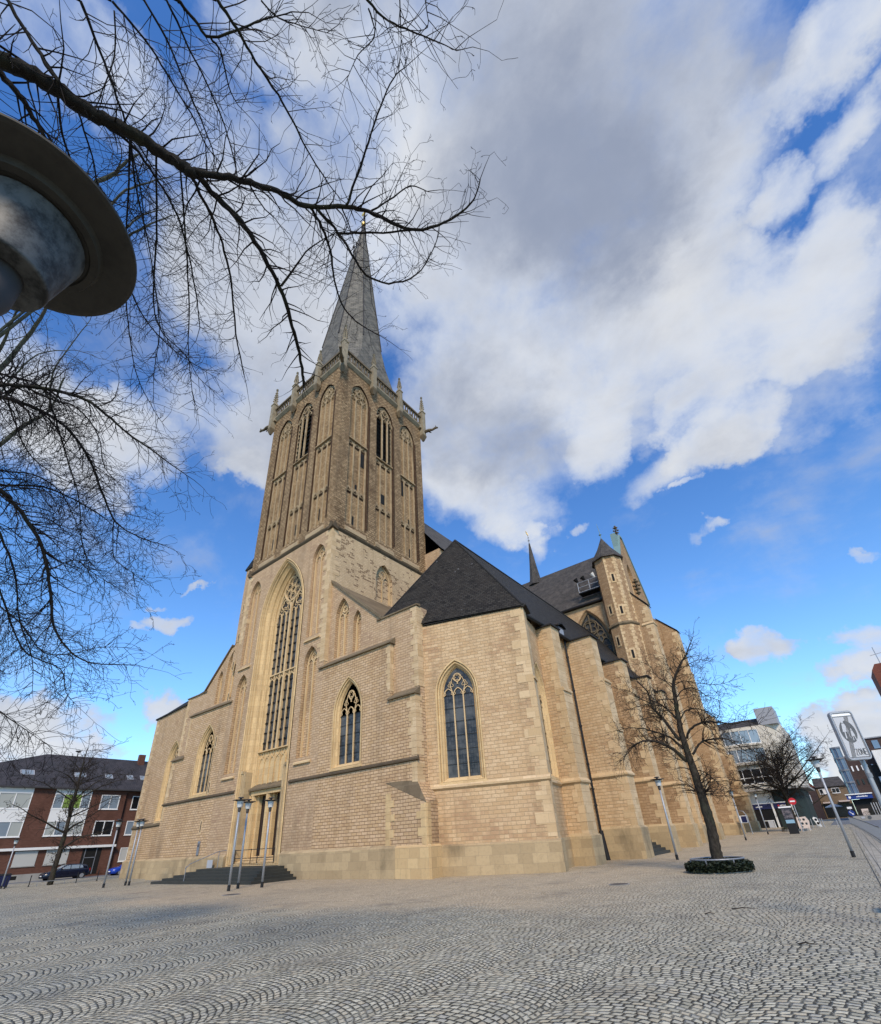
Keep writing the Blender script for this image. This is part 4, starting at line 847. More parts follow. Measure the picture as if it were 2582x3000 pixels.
# --- upper tower ----------------------------------------------------------------
HT = 6.22; Y0 = .1; Y1 = 12.54; ZC = 25.9; ZT = 47.8
faces = [Frame((-HT, Y0), (HT, Y0)), Frame((HT, Y0), (HT, Y1)), Frame((HT, Y1), (-HT, Y1)), Frame((-HT, Y1), (-HT, Y0))]
def tower_face(fr, detailed, dark_holes):
    L = fr.len; C = L / 2; bays = [C - 3.72, C, C + 3.72]; hl = []
    for bi, c in enumerate(bays):
        hw = 1.27; lo = arch(c, hw, 27.1, 44.0, 46.0, 8); hl.append(lo); dp = .34
        if not detailed: continue
        rv = MB(); rv.loft([[fr(a, z, -.004) for a, z in lo], [fr(a, z, dp) for a, z in lo]]); o = rv.build('tower_bay', 'dark_brick_strip', CH)
        bk = MB(); bk.poly([fr(a, z, dp) for a, z in lo]); bk.build('panel', 'tower_panel', o)
        t = MB()
        fr.mould(t, c - hw - .02, c + hw + .02, [(-.1, 26.2), (-.1, 26.5), (dp, 27.5), (dp, 26.2)])
        for k in (-1, 1):
            fr.box(t, c + k * (hw - .09) - .09, c + k * (hw - .09) + .09, 27.3, 44.2, dp - .14, dp + .02)
            fr.box(t, c + k * hw / 3 - .07, c + k * hw / 3 + .07, 27.3, 44.2 if bi != 1 else 37.4, dp - .13, dp + .02)
        fr.mould(t, c - hw, c + hw, [(dp - .32, 37.55), (dp - .32, 37.66), (dp, 37.95), (dp, 37.55)])
        fz = MB()
        for zz in (36.98, 31.0): fr.box(fz, c - hw + .02, c + hw - .02, zz - .15, zz + .5, dp - .03, dp + .01)
        fz.build('frieze_ground', 'dark_brick_strip', o)
        for zz, jag in ((36.95, .5), (30.95, .62)):
            for i in range(3):
                cc = c - hw + (i + .5) * hw * 2 / 3
                fr.bar(t, arc_pts(cc, hw / 3 - .03, zz, zz + jag, 4), .06, dp - .09)
                foil(fr, t, cc, zz + .28, .27, 3, dp - .1, .05)
        # blind tracery in the head
        fr.bar(t, arc_pts(c, hw - .1, 44.0, 45.85, 8), .09, dp - .1)
        for i in range(3): cc = c - hw + (i + .5) * hw * 2 / 3; fr.bar(t, arc_pts(cc, hw / 3 - .04, 43.55, 44.15, 4), .06, dp - .1); foil(fr, t, cc, 43.9, .28, 3, dp - .1, .045)
        fr.bar(t, circ(c, 45.0, .56, 14), .075, dp - .1); foil(fr, t, c, 45.0, .5, 4, dp - .1, .055, 45)
        for k in (-1, 1): fr.bar(t, circ(c + k * .72, 44.45, .27, 10), .06, dp - .1); fr.bar(t, [(c, 45.5), (c + k * .35, 44.6), (c + k * .1, 44.2)], .06, dp - .1)
        t.build('tracery', 'tower_stone', o)
    m = MB(); m.holed([[fr(a, z) for a, z in [(0, ZC), (L, ZC), (L, ZT), (0, ZT)]]] + ([[fr(a, z) for a, z in l] for l in hl] if detailed else []))
    m.build('tower_wall', 'tower_tuff', CH)
    if detailed:
        # belfry opening of the middle bay, louvred
        c = C; dp = .325; lo = arch(c, 1.16, 37.75, 43.9, 45.75, 8)
        b = MB(); b.poly([fr(a, z, dp) for a, z in lo]); o = b.build('belfry_window', 'black_hole', CH)
        lv = MB(); z = 38.0
        while z < 45:
            hw_ = 1.12 if z < 43.9 else 1.12 * math.sqrt(max(.02, 1 - ((z - 43.9) / 1.9) ** 2))
            lv.loft([[fr(c - hw_, z, dp - .22), fr(c + hw_, z, dp - .22), fr(c + hw_, z + .3, dp - .01), fr(c - hw_, z + .3, dp - .01)], [fr(c - hw_, z + .03, dp - .22), fr(c + hw_, z + .03, dp - .22), fr(c + hw_, z + .33, dp - .01), fr(c - hw_, z + .33, dp - .01)]], cap0=True, cap1=True); z += .62
        lv.build('louvres', 'louvre', o)
        t = MB()
        for k in (-1, 1): fr.box(t, c + k * .4 - .075, c + k * .4 + .075, 37.7, 44.0, dp - .36, dp - .2)
        for i in range(3): cc = c + (i - 1) * .8; fr.bar(t, arc_pts(cc, .38, 43.4, 44.1, 4), .06, dp - .28)
        fr.bar(t, circ(c, 44.85, .42, 12), .07, dp - .28); foil(fr, t, c, 44.85, .4, 3, dp - .28, .05, 30)
        for k in (-1, 1): fr.bar(t, [(c + k * .4, 43.9), (c + k * .62, 44.6), (c + k * .1, 45.4)], .06, dp - .28)
        t.build('mullions', 'tower_stone', o)
        for (bay, q, z0, z1, w2) in dark_holes: hm = MB(); fr.box(hm, bays[bay] + q - w2, bays[bay] + q + w2, z0, z1, .3, .338); hm.build('wall_opening', 'black_hole', CH)
        # brick strips beside the bays
        st = MB()
        for c in bays: fr.box(st, c + 1.285, c + 1.5, 27.4, 44.0, -.014, .1)
        st.build('brick_strips', 'dark_brick_strip', CH)
tower_face(faces[0], True, [(1, -.55, 35.2, 36.7, .16), (2, -.1, 28.0, 29.3, .07), (0, .1, 28.0, 29.2, .07), (1, .1, 28, 29.2, .07)])
tower_face(faces[1], True, [(0, .75, 35.0, 36.8, .32), (1, .0, 32.1, 33.3, .3), (2, -.5, 35.0, 36.8, .3), (0, -.1, 27.3, 28.4, .1), (2, .3, 27.3, 28.5, .08), (0, .1, 31.3, 32.3, .12), (2, .3, 31.3, 32.3, .1)])
tower_face(faces[2], False, []); tower_face(faces[3], False, [])
m = MB()
for f in faces: f.mould(m, -.3, f.len + .3, [(.4, 25.55), (-.12, 25.7), (-.24, 25.86), (-.24, 25.98), (.0, 26.15), (.02, 26.4)])
m.build('tower_string_course', 'dark_string', CH)
for sx in (-1, 1):
    for y, sy in ((Y0, -1),) if sx < 0 else ((Y0, -1), (Y1, 1)):
        q = MB(); quoins(corner_block(sx * HT, y, sx, sy, .03), 26.3, 47.2, .42, q, 20 + sx, (.3, .62), (.62, .3)); q.build('tower_quoins', 'tower_tuff', CH)
# cornice, pierced parapet, pinnacles, gargoyles
m = MB()
for f in faces: f.mould(m, -.35, f.len + .35, [(.3, 47.4), (-.05, 47.45), (-.32, 47.75), (-.32, 47.92), (.3, 47.95)])
m.build('cornice', 'pinnacle_stone', CH)
for f in faces[:2]:
    m = MB(); n = 30; st_ = (f.len + .4) / n
    f.box(m, -.3, f.len + .3, 47.93, 48.1, -.28, -.02); f.box(m, -.3, f.len + .3, 49.35, 49.6, -.32, .02)
    for i in range(n):
        a = -.2 + i * st_; f.box(m, a - .045, a + .045, 48.1, 49.35, -.22, -.08)
        f.bar(m, arc_pts(a + st_ / 2, st_ / 2, 48.95, 49.3, 3), .055, -.15)
        if i % 2: f.bar(m, circ(a + st_ / 2, 48.45, .1, 6), .04, -.15)
    m.build('parapet', 'dark_stone', CH)
def pinnacle(x, y, big, corbel=True):
    m = MB(); w_ = .26 if not big else .28; z0 = 46.3 if big else 46.8; zt = 50.2; top = 52.7 if not big else 53.2
    m.loft([[(x + sx * r, y + sy * r, z) for sx, sy in ((-1, -1), (1, -1), (1, 1), (-1, 1))] for r, z in ((w_, z0), (w_, zt), (w_ * 1.25, zt + .05), (w_ * 1.2, zt + .2), (w_ * .6, zt + .6), (.05, top))], cap0=True, cap1=True)
    for k in range(5):
        z = zt + .9 + k * (top - zt - 1.2) / 5; r = w_ * .6 * (top - z) / (top - zt - .7) + .03
        for sx, sy in ((-1, -1), (1, -1), (1, 1), (-1, 1)): m.box(x + sx * r - .055, x + sx * r + .055, y + sy * r - .055, y + sy * r + .055, z, z + .12)
    m.revolve([(0, -.1), (.15, .05), (.08, .16), (.14, .26), (0, .38)], (x, y, top - .15), 8)
    o = m.build('pinnacle', 'pinnacle_stone', CH)
    c = MB(); c.loft([[(x + sx * r, y + sy * r, z) for sx, sy in ((-1, -1), (1, -1), (1, 1), (-1, 1))] for r, z in ((.1, z0 - .9), (w_ * .7, z0 - .6), (w_ * 1.15, z0 - .2), (w_ * 1.15, z0))], cap0=True, cap1=True); c.build('corbel', 'dark_stone', o)
for x in (-2.2, 2.2): pinnacle(x, -.25, False)
for y in (4.15, 8.5): pinnacle(6.55, y, False)
for x, y in ((6.5, -.2), (-6.5, -.2), (6.5, 12.8), (-6.5, 12.8)): pinnacle(x, y, True)
def gargoyle(x, y, z, ax, ay):
    m = MB(); p = Vector((x, y, z)); d = Vector((ax, ay, 0)).normalized()
    m.tube([p, p + d * .5 + Vector((0, 0, .05)), p + d * 1.0 + Vector((0, 0, -.03)), p + d * 1.35 + Vector((0, 0, .12)), p + d * 1.7 + Vector((0, 0, .06))], [.2, .21, .14, .15, .09], 7)
    m.revolve([(0, -.17), (.17, 0), (0, .17)], tuple(p + d * 1.5 + Vector((0, 0, .12))), 7)
    for s_ in (-1, 1): q = p + d * 1.45 + Vector((-d.y * s_ * .12, d.x * s_ * .12, .22)); m.tube([q, q + Vector((0, 0, .22))], [.06, .02], 5); q2 = p + d * .5 + Vector((-d.y * s_ * .18, d.x * s_ * .18, -.05)); m.tube([q2, q2 + d * .25 + Vector((0, 0, -.22))], [.09, .05], 5)
    m.build('gargoyle', 'dark_stone', CH)
gargoyle(6.8, 12.9, 46.9, 1, .35); gargoyle(-6.8, -.3, 46.9, -1, -.15); gargoyle(6.7, -.5, 46.6, .7, -.8); gargoyle(-6.8, 12.9, 46.9, -1, 1)
# spire
m = MB(); cy = 6.32
def oct2(hf, c, z): return [(hf, -c + cy, z), (hf, c + cy, z), (c, hf + cy, z), (-c, hf + cy, z), (-hf, c + cy, z), (-hf, -c + cy, z), (-c, -hf + cy, z), (c, -hf + cy, z)]
m.loft([oct2(5.6, 5.45, 48.0), oct2(5.05, 4.3, 50.4), oct2(4.55, 3.1, 53.2), oct2(4.2, 2.1, 56.5), oct2(3.85, 1.6, 60.0), [(x + .4, y + .45, z) for x, y, z in oct2(.16, .07, 95.0)]], cap1=True)
m.build('spire', 'spire_slate', CH)
m = MB(); 
for k in range(8):
    a = oct2(3.87, 1.61, 60)[k]; b = oct2(.18, .08, 95.0)[k]; b = (b[0] + .4, b[1] + .45, b[2]); m.tube([a, b], [.09, .06], 4)
for z, r in ((88.2, .85), (87.8, .95)):
    for k in range(8): a = k * math.pi / 4 + .39; m.box(r * math.cos(a) - .07, r * math.cos(a) + .07, cy + r * math.sin(a) - .07, cy + r * math.sin(a) + .07, z, z + .5)
m.build('spire_ribs', 'slate_pale', CH)
m = MB(); m.revolve([(.2, 95.4), (.35, 95.7), (.16, 96.0), (.12, 96.3)], (.4, cy + .45, -.6), 10); m.tube([(.4, cy + .45, 95.2), (.4, cy + .45, 100.0)], .09, 6); m.tube([(-.5, cy + .45, 98.7), (1.3, cy + .45, 98.7)], .08, 6); o = m.build('spire_cross', 'iron', CH)
m = MB(); m.revolve([(0, -.42), (.3, -.3), (.42, 0), (.3, .3), (0, .42)], (.4, cy + .45, 96.6), 12); m.build('gilt_ball', 'gold', o)
m = MB(); m.tube([(-.1, cy + .45, 100.3), (.3, cy + .45, 100.2), (.65, cy + .45, 100.4), (.85, cy + .45, 100.8)], [.1, .22, .16, .06], 6); m.build('weathercock', 'gold', o)
# ---------------------------------------------------------------- ground, road, paving
def sheet(name, poly_fn, m, dz):
    mb = MB()
    for quad in poly_fn: mb.poly([(x, y, gz(y) + dz) for x, y in quad])
    return tag(mb.build(name, m), kind='structure')
ys = [-80, 0, 42, 60, 90, 130, 200, 400, 900]
mb = MB()
for y0, y1 in zip(ys, ys[1:]): mb.poly([(-700, y0, gz(y0) if y0 < 200 else 1.5), (700, y0, gz(y0) if y0 < 200 else 1.5), (700, y1, gz(y1) if y1 < 200 else 1.5), (-700, y1, gz(y1) if y1 < 200 else 1.5)])
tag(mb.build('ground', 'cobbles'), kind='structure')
def strip(x0, x1, y0, y1): # x0,x1 functions of y; split at the terrain knees
    out = []; yy = [y0] + [y for y in (42, 60, 90, 130, 200) if y0 < y < y1] + [y1]
    for a, b in zip(yy, yy[1:]): out.append([(x0(a), a), (x1(a), a), (x1(b), b), (x0(b), b)])
    return out
chx = lambda y: .25 - .0165 * y - .08
sheet('pavement', strip(lambda y: chx(y) + .1, lambda y: 1.0 + .01 * y if y < 42 else 1.42 - .022 * (y - 42), 16, 92), 'paving_slab', .005)
sheet('road', strip(lambda y: 1.25 + .01 * y if y < 42 else 1.67 - .022 * (y - 42), lambda y: 16, 14, 92) + strip(lambda y: -3.4 + (y - 92) * -.01, lambda y: 14, 92, 199), 'asphalt', .009)
sheet('side_road', [[(-200, -30), (-63, -30), (-63, 11), (-200, 11)], [(-74, 11), (-66.5, 11), (-66.5, 60), (-74, 60)]], 'asphalt', .006)
mb = MB()
for k in (0, .22, .62): 
    for a, b in ((15, 42), (42, 62)): mb.poly([(chx(a) + k, a, gz(a) + .012), (chx(a) + k + .018, a, gz(a) + .012), (chx(b) + k + .018, b, gz(b) + .012), (chx(b) + k, b, gz(b) + .012)])
tag(mb.build('drain_channel', 'drain_slot'), kind='structure')
mb = MB(); mb.box(-66.5, -66.3, 11, 60, -.05, .1); tag(mb.build('kerb', 'concrete'), kind='structure')
# entrance steps of the church (part of the building)
mb = MB()
for k in range(5): mb.box(-7.1 + .8 * k, 5.35 - .33 * k, -3.25 + .37 * k, -.21 if k < 4 else .6, -.2 if k == 0 else .15 * k, .15 * (k + 1))
mb.build('entrance_steps', 'steps_stone', CH)
hr = tag(empty('handrail', (-33.08, 20.7, 0)), 'thin grey steel handrail climbing the dark entrance steps left of the portal', 'handrail')
mb = MB(); mb.tube([(-3.0, -3.0, .85), (-3.0, -2.7, 1.12), (-2.75, -1.0, 1.75), (-2.7, -.4, 1.8)], .025, 6); mb.build('rail', 'grey_metal', hr)
for x, y, a, b in ((-3.0, -2.95, .15, 1.0), (-2.75, -.9, .75, 1.75)): mb = MB(); mb.tube([(x, y, a), (x, y, b)], .024, 6); mb.build('post', 'grey_metal', hr)
fe = tag(empty('door_railing', (-33.08, 20.7, 0)), 'low black iron railing closing off the church doorway', 'railing')
mb = MB()
for a in (1.25, 1.75): mb.tube([(-2.3, .05, a), (2.4, .05, a)], .022, 5)
mb.build('rail', 'iron', fe)
for x in (-2.3, -1.3, -.3, .5, 1.4, 2.4): mb = MB(); mb.tube([(x, .05, .75), (x, .05, 1.8)], .025, 5); mb.build('post', 'iron', fe)
pl = tag(empty('wall_plaque', (-40.6, 20.68, 2.1)), 'small grey metal plaque on the church wall above the plinth left of the steps', 'plaque')
mb = MB(); mb.box(-.16, .16, -.05, 0, -.5, .45); mb.build('plate', 'grey_metal', pl)
mb = MB(); mb.box(-.1, .1, -.065, -.05, .05, .3); mb.build('panel', 'poster', pl)
nb = tag(empty('notice_board', (-37.6, 20.2, .0)), 'small grey notice board on posts beside the church steps', 'notice board')
mb = MB(); mb.box(-.35, .35, -.05, 0, .75, 1.25); mb.build('board', 'sign_grey', nb)
for x in (-.3, .3): mb = MB(); mb.tube([(x, 0, 0), (x, 0, 1.25)], .025, 6); mb.build('post', 'grey_metal', nb)
def manhole(x, y, r, label):
    e = tag(empty('manhole_cover', (x, y, .006)), label, 'manhole cover', 'manhole covers')
    mb = MB(); mb.revolve([(r, 0), (r, .012), (r * .86, .012), (r * .86, .008)], n=28); mb.build('rim', 'concrete', e)
    mb = MB(); mb.revolve([(r * .85, 0), (r * .85, .012)], n=28); c = mb.build('lid', 'manhole_iron', e)
manhole(-7.0, 18.2, .34, 'round dark manhole cover in the cobbles in front of the right hand tree')
manhole(-22.7, 13.4, .40, 'round rusty manhole cover at the foot of the lamp posts before the steps')
for (x, y, a, L, lab) in ((-2.74, 13.23, .3, .45, 'longest thin dry twig lying on the cobbles right of centre'), (-3.1, 12.4, .6, .2, 'short dry twig lying on the cobbles nearest the long twig'), (-1.3, 9.9, .2, .22, 'dry twig on the cobbles at lower right nearest the paved strip')):
    mb = MB(); d = Vector((math.cos(a), math.sin(a), 0)); mb.tube([Vector((x, y, .02)), Vector((x, y, .035)) + d * L * .5 + Vector((-.02, .03, 0)), Vector((x, y, .02)) + d * L], [.012, .01, .005], 5)
    tag(mb.build('fallen_twig', 'twig'), lab, 'twig', 'twigs on the cobbles')

# ---------------------------------------------------------------- street lamps
def make_lamp(disc_m='dark_zinc', glass='lamp_glass', k=.84):
    e = empty('street_lamp')
    mb = MB(); mb.revolve([(.058, .22), (.056, 2.2), (.05, 2.25), (.048, 3.5)], n=14); mb.build('pole', 'galvanised', e, True)
    mb = MB(); mb.revolve([(.075, -.3), (.075, .24), (.06, .25)], n=14); mb.build('foot', 'black_band', e)
    mb = MB(); mb.revolve([(.05, 3.48), (.06, 3.5), (.078, 3.56), (.078, 3.74), (.07, 3.75)], n=18); mb.build('collar', 'dark_zinc', e, True)
    mb = MB(); mb.revolve([(.05, 3.712), (.137 * k, 3.712), (.137 * k, 3.735), (.05, 3.74)], n=24); mb.build('cavity_dark', 'black_band', e)  # black disc standing in for the shade inside the open glass
    mb = MB(); mb.revolve([(r * k, z) for r, z in ((.137, 3.70), (.150, 3.695), (.156, 3.71), (.158, 3.74), (.205, 4.0), (.2, 4.01), (.19, 4.0), (.143, 3.74))], n=36); mb.build('glass_cylinder', glass, e, True)
    mb = MB(); mb.revolve([(.03, 4.015), (.215, 4.015), (.222, 4.008), (.25, 4.012), (.256, 4.03), (.262, 4.04), (.37, 4.045), (.388, 4.05), (.39, 4.06), (.37, 4.068), (.03, 4.085)], n=64); mb.build('shade', disc_m, e)
    mb = MB(); mb.revolve([(.06, 4.08), (.06, 4.14), (.155, 4.145), (.16, 4.165), (.13, 4.175), (.12, 4.2), (.0, 4.21)], n=24); mb.build('cap', 'dark_zinc', e, True)
    return e
L0 = make_lamp()
LG = 'disc topped street lamps on the square'
for i, (x, y, lab) in enumerate([(-25.1, 14.63, 'tall grey street lamp with flat disc top, nearest of the three before the church steps'), (-26.0, 15.65, 'street lamp with flat disc top, middle one of the three before the church steps'),
        (-24.85, 16.29, 'street lamp standing before the church doorway, rightmost of the three at the steps'), (-41.9, 16.5, 'left one of the close pair of street lamps at the church corner'), (-41.35, 16.52, 'right one of the close pair of street lamps at the church corner'),
        (-41.67, 15.05, 'single street lamp in front of the red brick house left of the lamp pair'), (-8.37, 30.85, 'street lamp beside the side entrance steps, left of the tree with ring planter'), (-.71, 29.71, 'street lamp with glass cylinder by the paved strip, under the zone sign'),
        (-8.5, 54.41, 'distant street lamp before the last church buttress, beside the blue information board'), (-8.2, 67.16, 'farthest street lamp, in front of the navy shop front'), (-58.3, 13.25, 'street lamp at the far left before the brick house and rail posts')]):
    o = L0 if i == 0 else copy_tree(L0)
    if i == 10:
        for ch in o.children: ch.scale = (.9, .9, .9)
    o.location = (x, y, gz(y)); o.rotation_euler.z = i * .7; tag(o, lab, 'street lamp', LG)
LN = make_lamp('lamp_disc', 'milk_glass', 1.0); LN.location = (-1.92, -.21, .0); LN.rotation_euler.z = 1.2
tag(LN, 'large street lamp overhead in close view, its brown disc shade seen from below', 'street lamp', LG)

# ---------------------------------------------------------------- bare trees
TREE_A=[[[-4.47, -1.86, 8.76, 0.0813], [-4.33, -1.56, 8.84, 0.0809], [-4.24, -1.28, 8.88, 0.0802], [-4.15, -1.08, 8.9, 0.078], [-4.06, -0.86, 8.9, 0.0757], [-4.01, -0.62, 8.89, 0.0735], [-3.91, -0.39, 8.89, 0.0708], [-3.81, -0.14, 8.89, 0.0679], [-3.72, 0.13, 8.87, 0.0648], [-3.66, 0.3, 8.82, 0.0608], [-3.6, 0.41, 8.78, 0.0561]], [[-3.59, 0.41, 8.79, 0.0396], [-3.47, 0.59, 8.9, 0.0376], [-3.32, 0.85, 9.02, 0.0358], [-3.21, 1.08, 9.1, 0.0338], [-3.11, 1.33, 9.17, 0.0317], [-3.0, 1.6, 9.23, 0.0296], [-2.67, 1.94, 9.34, 0.0272], [-2.5, 2.19, 9.4, 0.0247], [-2.33, 2.52, 9.42, 0.0223], [-2.15, 2.79, 9.44, 0.0196], [-1.8, 3.01, 9.52, 0.0167], [-1.47, 3.11, 9.61, 0.0136], [-1.28, 3.11, 9.72, 0.0107], [-1.15, 3.04, 9.83, 0.0078]], [[-3.59, 0.41, 8.79, 0.0363], [-3.67, 0.64, 8.87, 0.0348], [-3.71, 0.98, 8.96, 0.0334], [-3.81, 1.32, 8.99, 0.0319], [-3.96, 1.68, 8.98, 0.0303], [-4.15, 2.06, 8.92, 0.0284], [-4.4, 2.4, 8.82, 0.0263], [-4.64, 2.72, 8.71, 0.0239], [-4.91, 2.99, 8.58, 0.0213]], [[-2.64, 1.91, 9.28, 0.0188], [-2.4, 1.84, 9.45, 0.0159], [-2.02, 1.72, 9.64, 0.0128], [-1.7, 1.61, 9.8, 0.01], [-1.42, 1.56, 9.93, 0.0074], [-1.26, 1.6, 10.01, 0.0051]], [[-3.0, 1.6, 9.22, 0.0205], [-3.08, 1.85, 9.24, 0.0185], [-3.21, 2.11, 9.23, 0.0165], [-3.45, 2.39, 9.15, 0.0144], [-3.62, 2.74, 9.07, 0.0121], [-3.62, 3.08, 9.06, 0.0096], [-3.52, 3.43, 9.07, 0.0069]], [[-2.96, 1.66, 9.23, 0.0206], [-2.95, 2.04, 9.23, 0.0191], [-3.01, 2.35, 9.21, 0.0174], [-3.05, 2.66, 9.19, 0.0155], [-2.89, 2.98, 9.23, 0.0135], [-2.53, 3.22, 9.36, 0.0111], [-2.17, 3.2, 9.57, 0.0086], [-2.0, 3.15, 9.73, 0.0063]], [[-2.52, 2.21, 9.46, 0.0137], [-2.26, 2.33, 9.62, 0.011], [-1.95, 2.45, 9.77, 0.0084], [-1.82, 2.67, 9.83, 0.006]], [[-3.0, 2.07, 9.33, 0.0158], [-2.77, 2.28, 9.39, 0.0146], [-2.54, 2.51, 9.44, 0.0134], [-2.16, 2.81, 9.49, 0.0121]], [[-4.0, 1.86, 8.91, 0.0183], [-3.75, 1.89, 9.12, 0.0141], [-3.44, 1.93, 9.33, 0.01], [-3.09, 2.09, 9.51, 0.0061]], [[-3.65, 0.41, 8.76, 0.0199], [-3.85, 0.75, 8.8, 0.0181], [-4.08, 1.02, 8.83, 0.016], [-4.37, 1.31, 8.8, 0.0138], [-4.89, 1.74, 8.55, 0.0115], [-5.29, 2.15, 8.35, 0.0089]], [[-3.97, -0.54, 8.81, 0.0167], [-3.97, -0.17, 8.93, 0.0154], [-4.1, 0.15, 8.98, 0.014], [-4.3, 0.51, 8.97, 0.0124], [-4.58, 0.81, 8.88, 0.0105], [-4.96, 1.15, 8.71, 0.0085], [-5.24, 1.36, 8.59, 0.0062]], [[-3.99, -1.48, 9.47, 0.017], [-3.98, -1.27, 9.24, 0.0189], [-3.96, -1.04, 9.02, 0.021], [-3.94, -0.83, 8.79, 0.0232]], [[-3.68, -1.05, 10.01, 0.0169], [-3.8, -0.85, 9.89, 0.0156], [-3.93, -0.63, 9.75, 0.0143], [-4.06, -0.42, 9.61, 0.0128], [-4.15, -0.26, 9.47, 0.0111], [-4.27, -0.12, 9.31, 0.0093], [-4.47, 0.11, 9.09, 0.0075], [-4.75, 0.33, 8.81, 0.0055]], [[-3.51, -0.86, 10.22, 0.0142], [-3.5, -0.57, 10.18, 0.0131], [-3.54, -0.28, 10.1, 0.0119], [-3.59, -0.04, 10.01, 0.0105], [-3.64, 0.21, 9.92, 0.009], [-3.71, 0.42, 9.8, 0.0073], [-3.7, 0.65, 9.72, 0.0055]], [[-3.3, -0.65, 10.43, 0.0129], [-3.37, -0.34, 10.33, 0.0118], [-3.48, -0.1, 10.21, 0.0104], [-3.62, 0.24, 10.06, 0.0091], [-3.78, 0.55, 9.89, 0.0075], [-3.95, 0.63, 9.71, 0.0056]], [[-2.91, -0.39, 10.16, 0.0188], [-2.9, -0.2, 10.13, 0.0167], [-2.87, -0.01, 10.09, 0.0144], [-2.52, 0.19, 10.16, 0.0118], [-2.3, 0.3, 10.18, 0.0091], [-2.01, 0.47, 10.21, 0.0064]], [[-2.9, -0.01, 10.17, 0.0132], [-2.93, 0.14, 10.16, 0.0107], [-3.09, 0.33, 10.1, 0.0081], [-3.15, 0.5, 10.07, 0.0053]], [[-2.55, -0.12, 10.07, 0.0187], [-2.56, 0.16, 10.04, 0.0173], [-2.61, 0.42, 9.98, 0.0158], [-2.63, 0.75, 9.92, 0.0142], [-2.67, 1.02, 9.85, 0.0123], [-2.73, 1.29, 9.76, 0.0103], [-2.76, 1.6, 9.67, 0.0082], [-2.75, 1.89, 9.58, 0.0058]], [[-3.06, -0.48, 10.31, 0.0128], [-3.2, -0.14, 10.23, 0.0118], [-3.29, 0.13, 10.16, 0.0105], [-3.42, 0.44, 10.05, 0.0091], [-3.59, 0.71, 9.91, 0.0075], [-3.82, 1.0, 9.74, 0.0058]], [[-1.2, 0.86, 9.72, 0.0135], [-1.15, 1.11, 9.77, 0.0116], [-1.03, 1.34, 9.83, 0.0094], [-0.86, 1.59, 9.88, 0.0072], [-0.68, 1.87, 9.91, 0.005]], [[-1.24, 0.97, 9.8, 0.0092], [-1.34, 1.16, 9.83, 0.0074], [-1.6, 1.14, 9.85, 0.0054], [-1.88, 1.2, 9.85, 0.0034]], [[-0.92, 1.13, 9.92, 0.0077], [-1.11, 1.36, 9.97, 0.0057], [-1.31, 1.55, 10.01, 0.0034]], [[-0.71, 1.31, 9.92, 0.0062], [-0.84, 1.52, 9.97, 0.0048], [-1.04, 1.41, 10.07, 0.0033]], [[-4.57, -1.43, 9.15, 0.0383], [-4.49, -1.28, 9.08, 0.0335], [-4.46, -1.12, 8.98, 0.0287], [-4.48, -0.93, 8.85, 0.0238], [-4.5, -0.77, 8.7, 0.0184]], [[-4.14, -0.85, 9.02, 0.0136], [-4.47, -0.7, 8.96, 0.0118], [-4.72, -0.46, 8.94, 0.0099], [-4.78, -0.17, 9.04, 0.0078], [-5.11, 0.01, 8.93, 0.0055]], [[-4.17, -0.66, 9.03, 0.0109], [-4.49, -0.42, 9.05, 0.0093], [-4.82, -0.19, 9.05, 0.0075], [-4.8, 0.17, 9.26, 0.0056]], [[-4.01, -0.23, 9.25, 0.0132], [-4.39, -0.05, 9.23, 0.0117], [-4.73, 0.19, 9.21, 0.0101], [-5.09, 0.46, 9.15, 0.0083], [-5.63, 0.86, 8.93, 0.0065], [-5.94, 1.1, 8.85, 0.0043]], [[-3.44, -0.78, 9.93, 0.0092], [-3.7, -0.63, 9.68, 0.0079], [-3.98, -0.58, 9.4, 0.0064], [-4.17, -0.56, 9.15, 0.0048]], [[-2.2, 0.2, 10.17, 0.0095], [-2.17, 0.39, 10.2, 0.0075], [-2.03, 0.6, 10.26, 0.0055], [-1.84, 0.85, 10.32, 0.0034]], [[-3.94, -0.22, 9.06, 0.0112], [-4.55, 0.03, 8.91, 0.0106], [-5.2, 0.3, 8.67, 0.0098], [-5.66, 0.54, 8.51, 0.0087], [-6.03, 0.76, 8.4, 0.0076], [-6.43, 1.05, 8.23, 0.0063], [-6.74, 1.47, 8.07, 0.0051], [-6.92, 1.68, 8.08, 0.0036]], [[-3.82, 0.02, 9.02, 0.0126], [-4.48, 0.36, 8.85, 0.012], [-5.05, 0.61, 8.68, 0.011], [-5.44, 0.79, 8.6, 0.0097], [-5.72, 1.04, 8.58, 0.0083], [-5.87, 1.46, 8.62, 0.0069], [-6.09, 1.78, 8.6, 0.0053], [-6.2, 2.09, 8.67, 0.0037]], [[-5.43, 0.79, 8.79, 0.0078], [-5.82, 1.03, 8.61, 0.0064], [-6.28, 1.21, 8.36, 0.005], [-6.61, 1.38, 8.19, 0.0035]], [[-3.72, 0.27, 8.95, 0.0116], [-4.41, 0.71, 8.79, 0.0106], [-5.05, 1.11, 8.57, 0.0092], [-5.57, 1.39, 8.4, 0.0075], [-6.06, 1.74, 8.18, 0.0056], [-6.37, 1.98, 8.13, 0.0036]], [[-5.64, 0.46, 8.91, 0.0108], [-5.89, 0.82, 8.8, 0.0092], [-6.02, 1.27, 8.76, 0.0076], [-6.06, 1.62, 8.79, 0.0057], [-6.06, 2.02, 8.82, 0.0037]]]
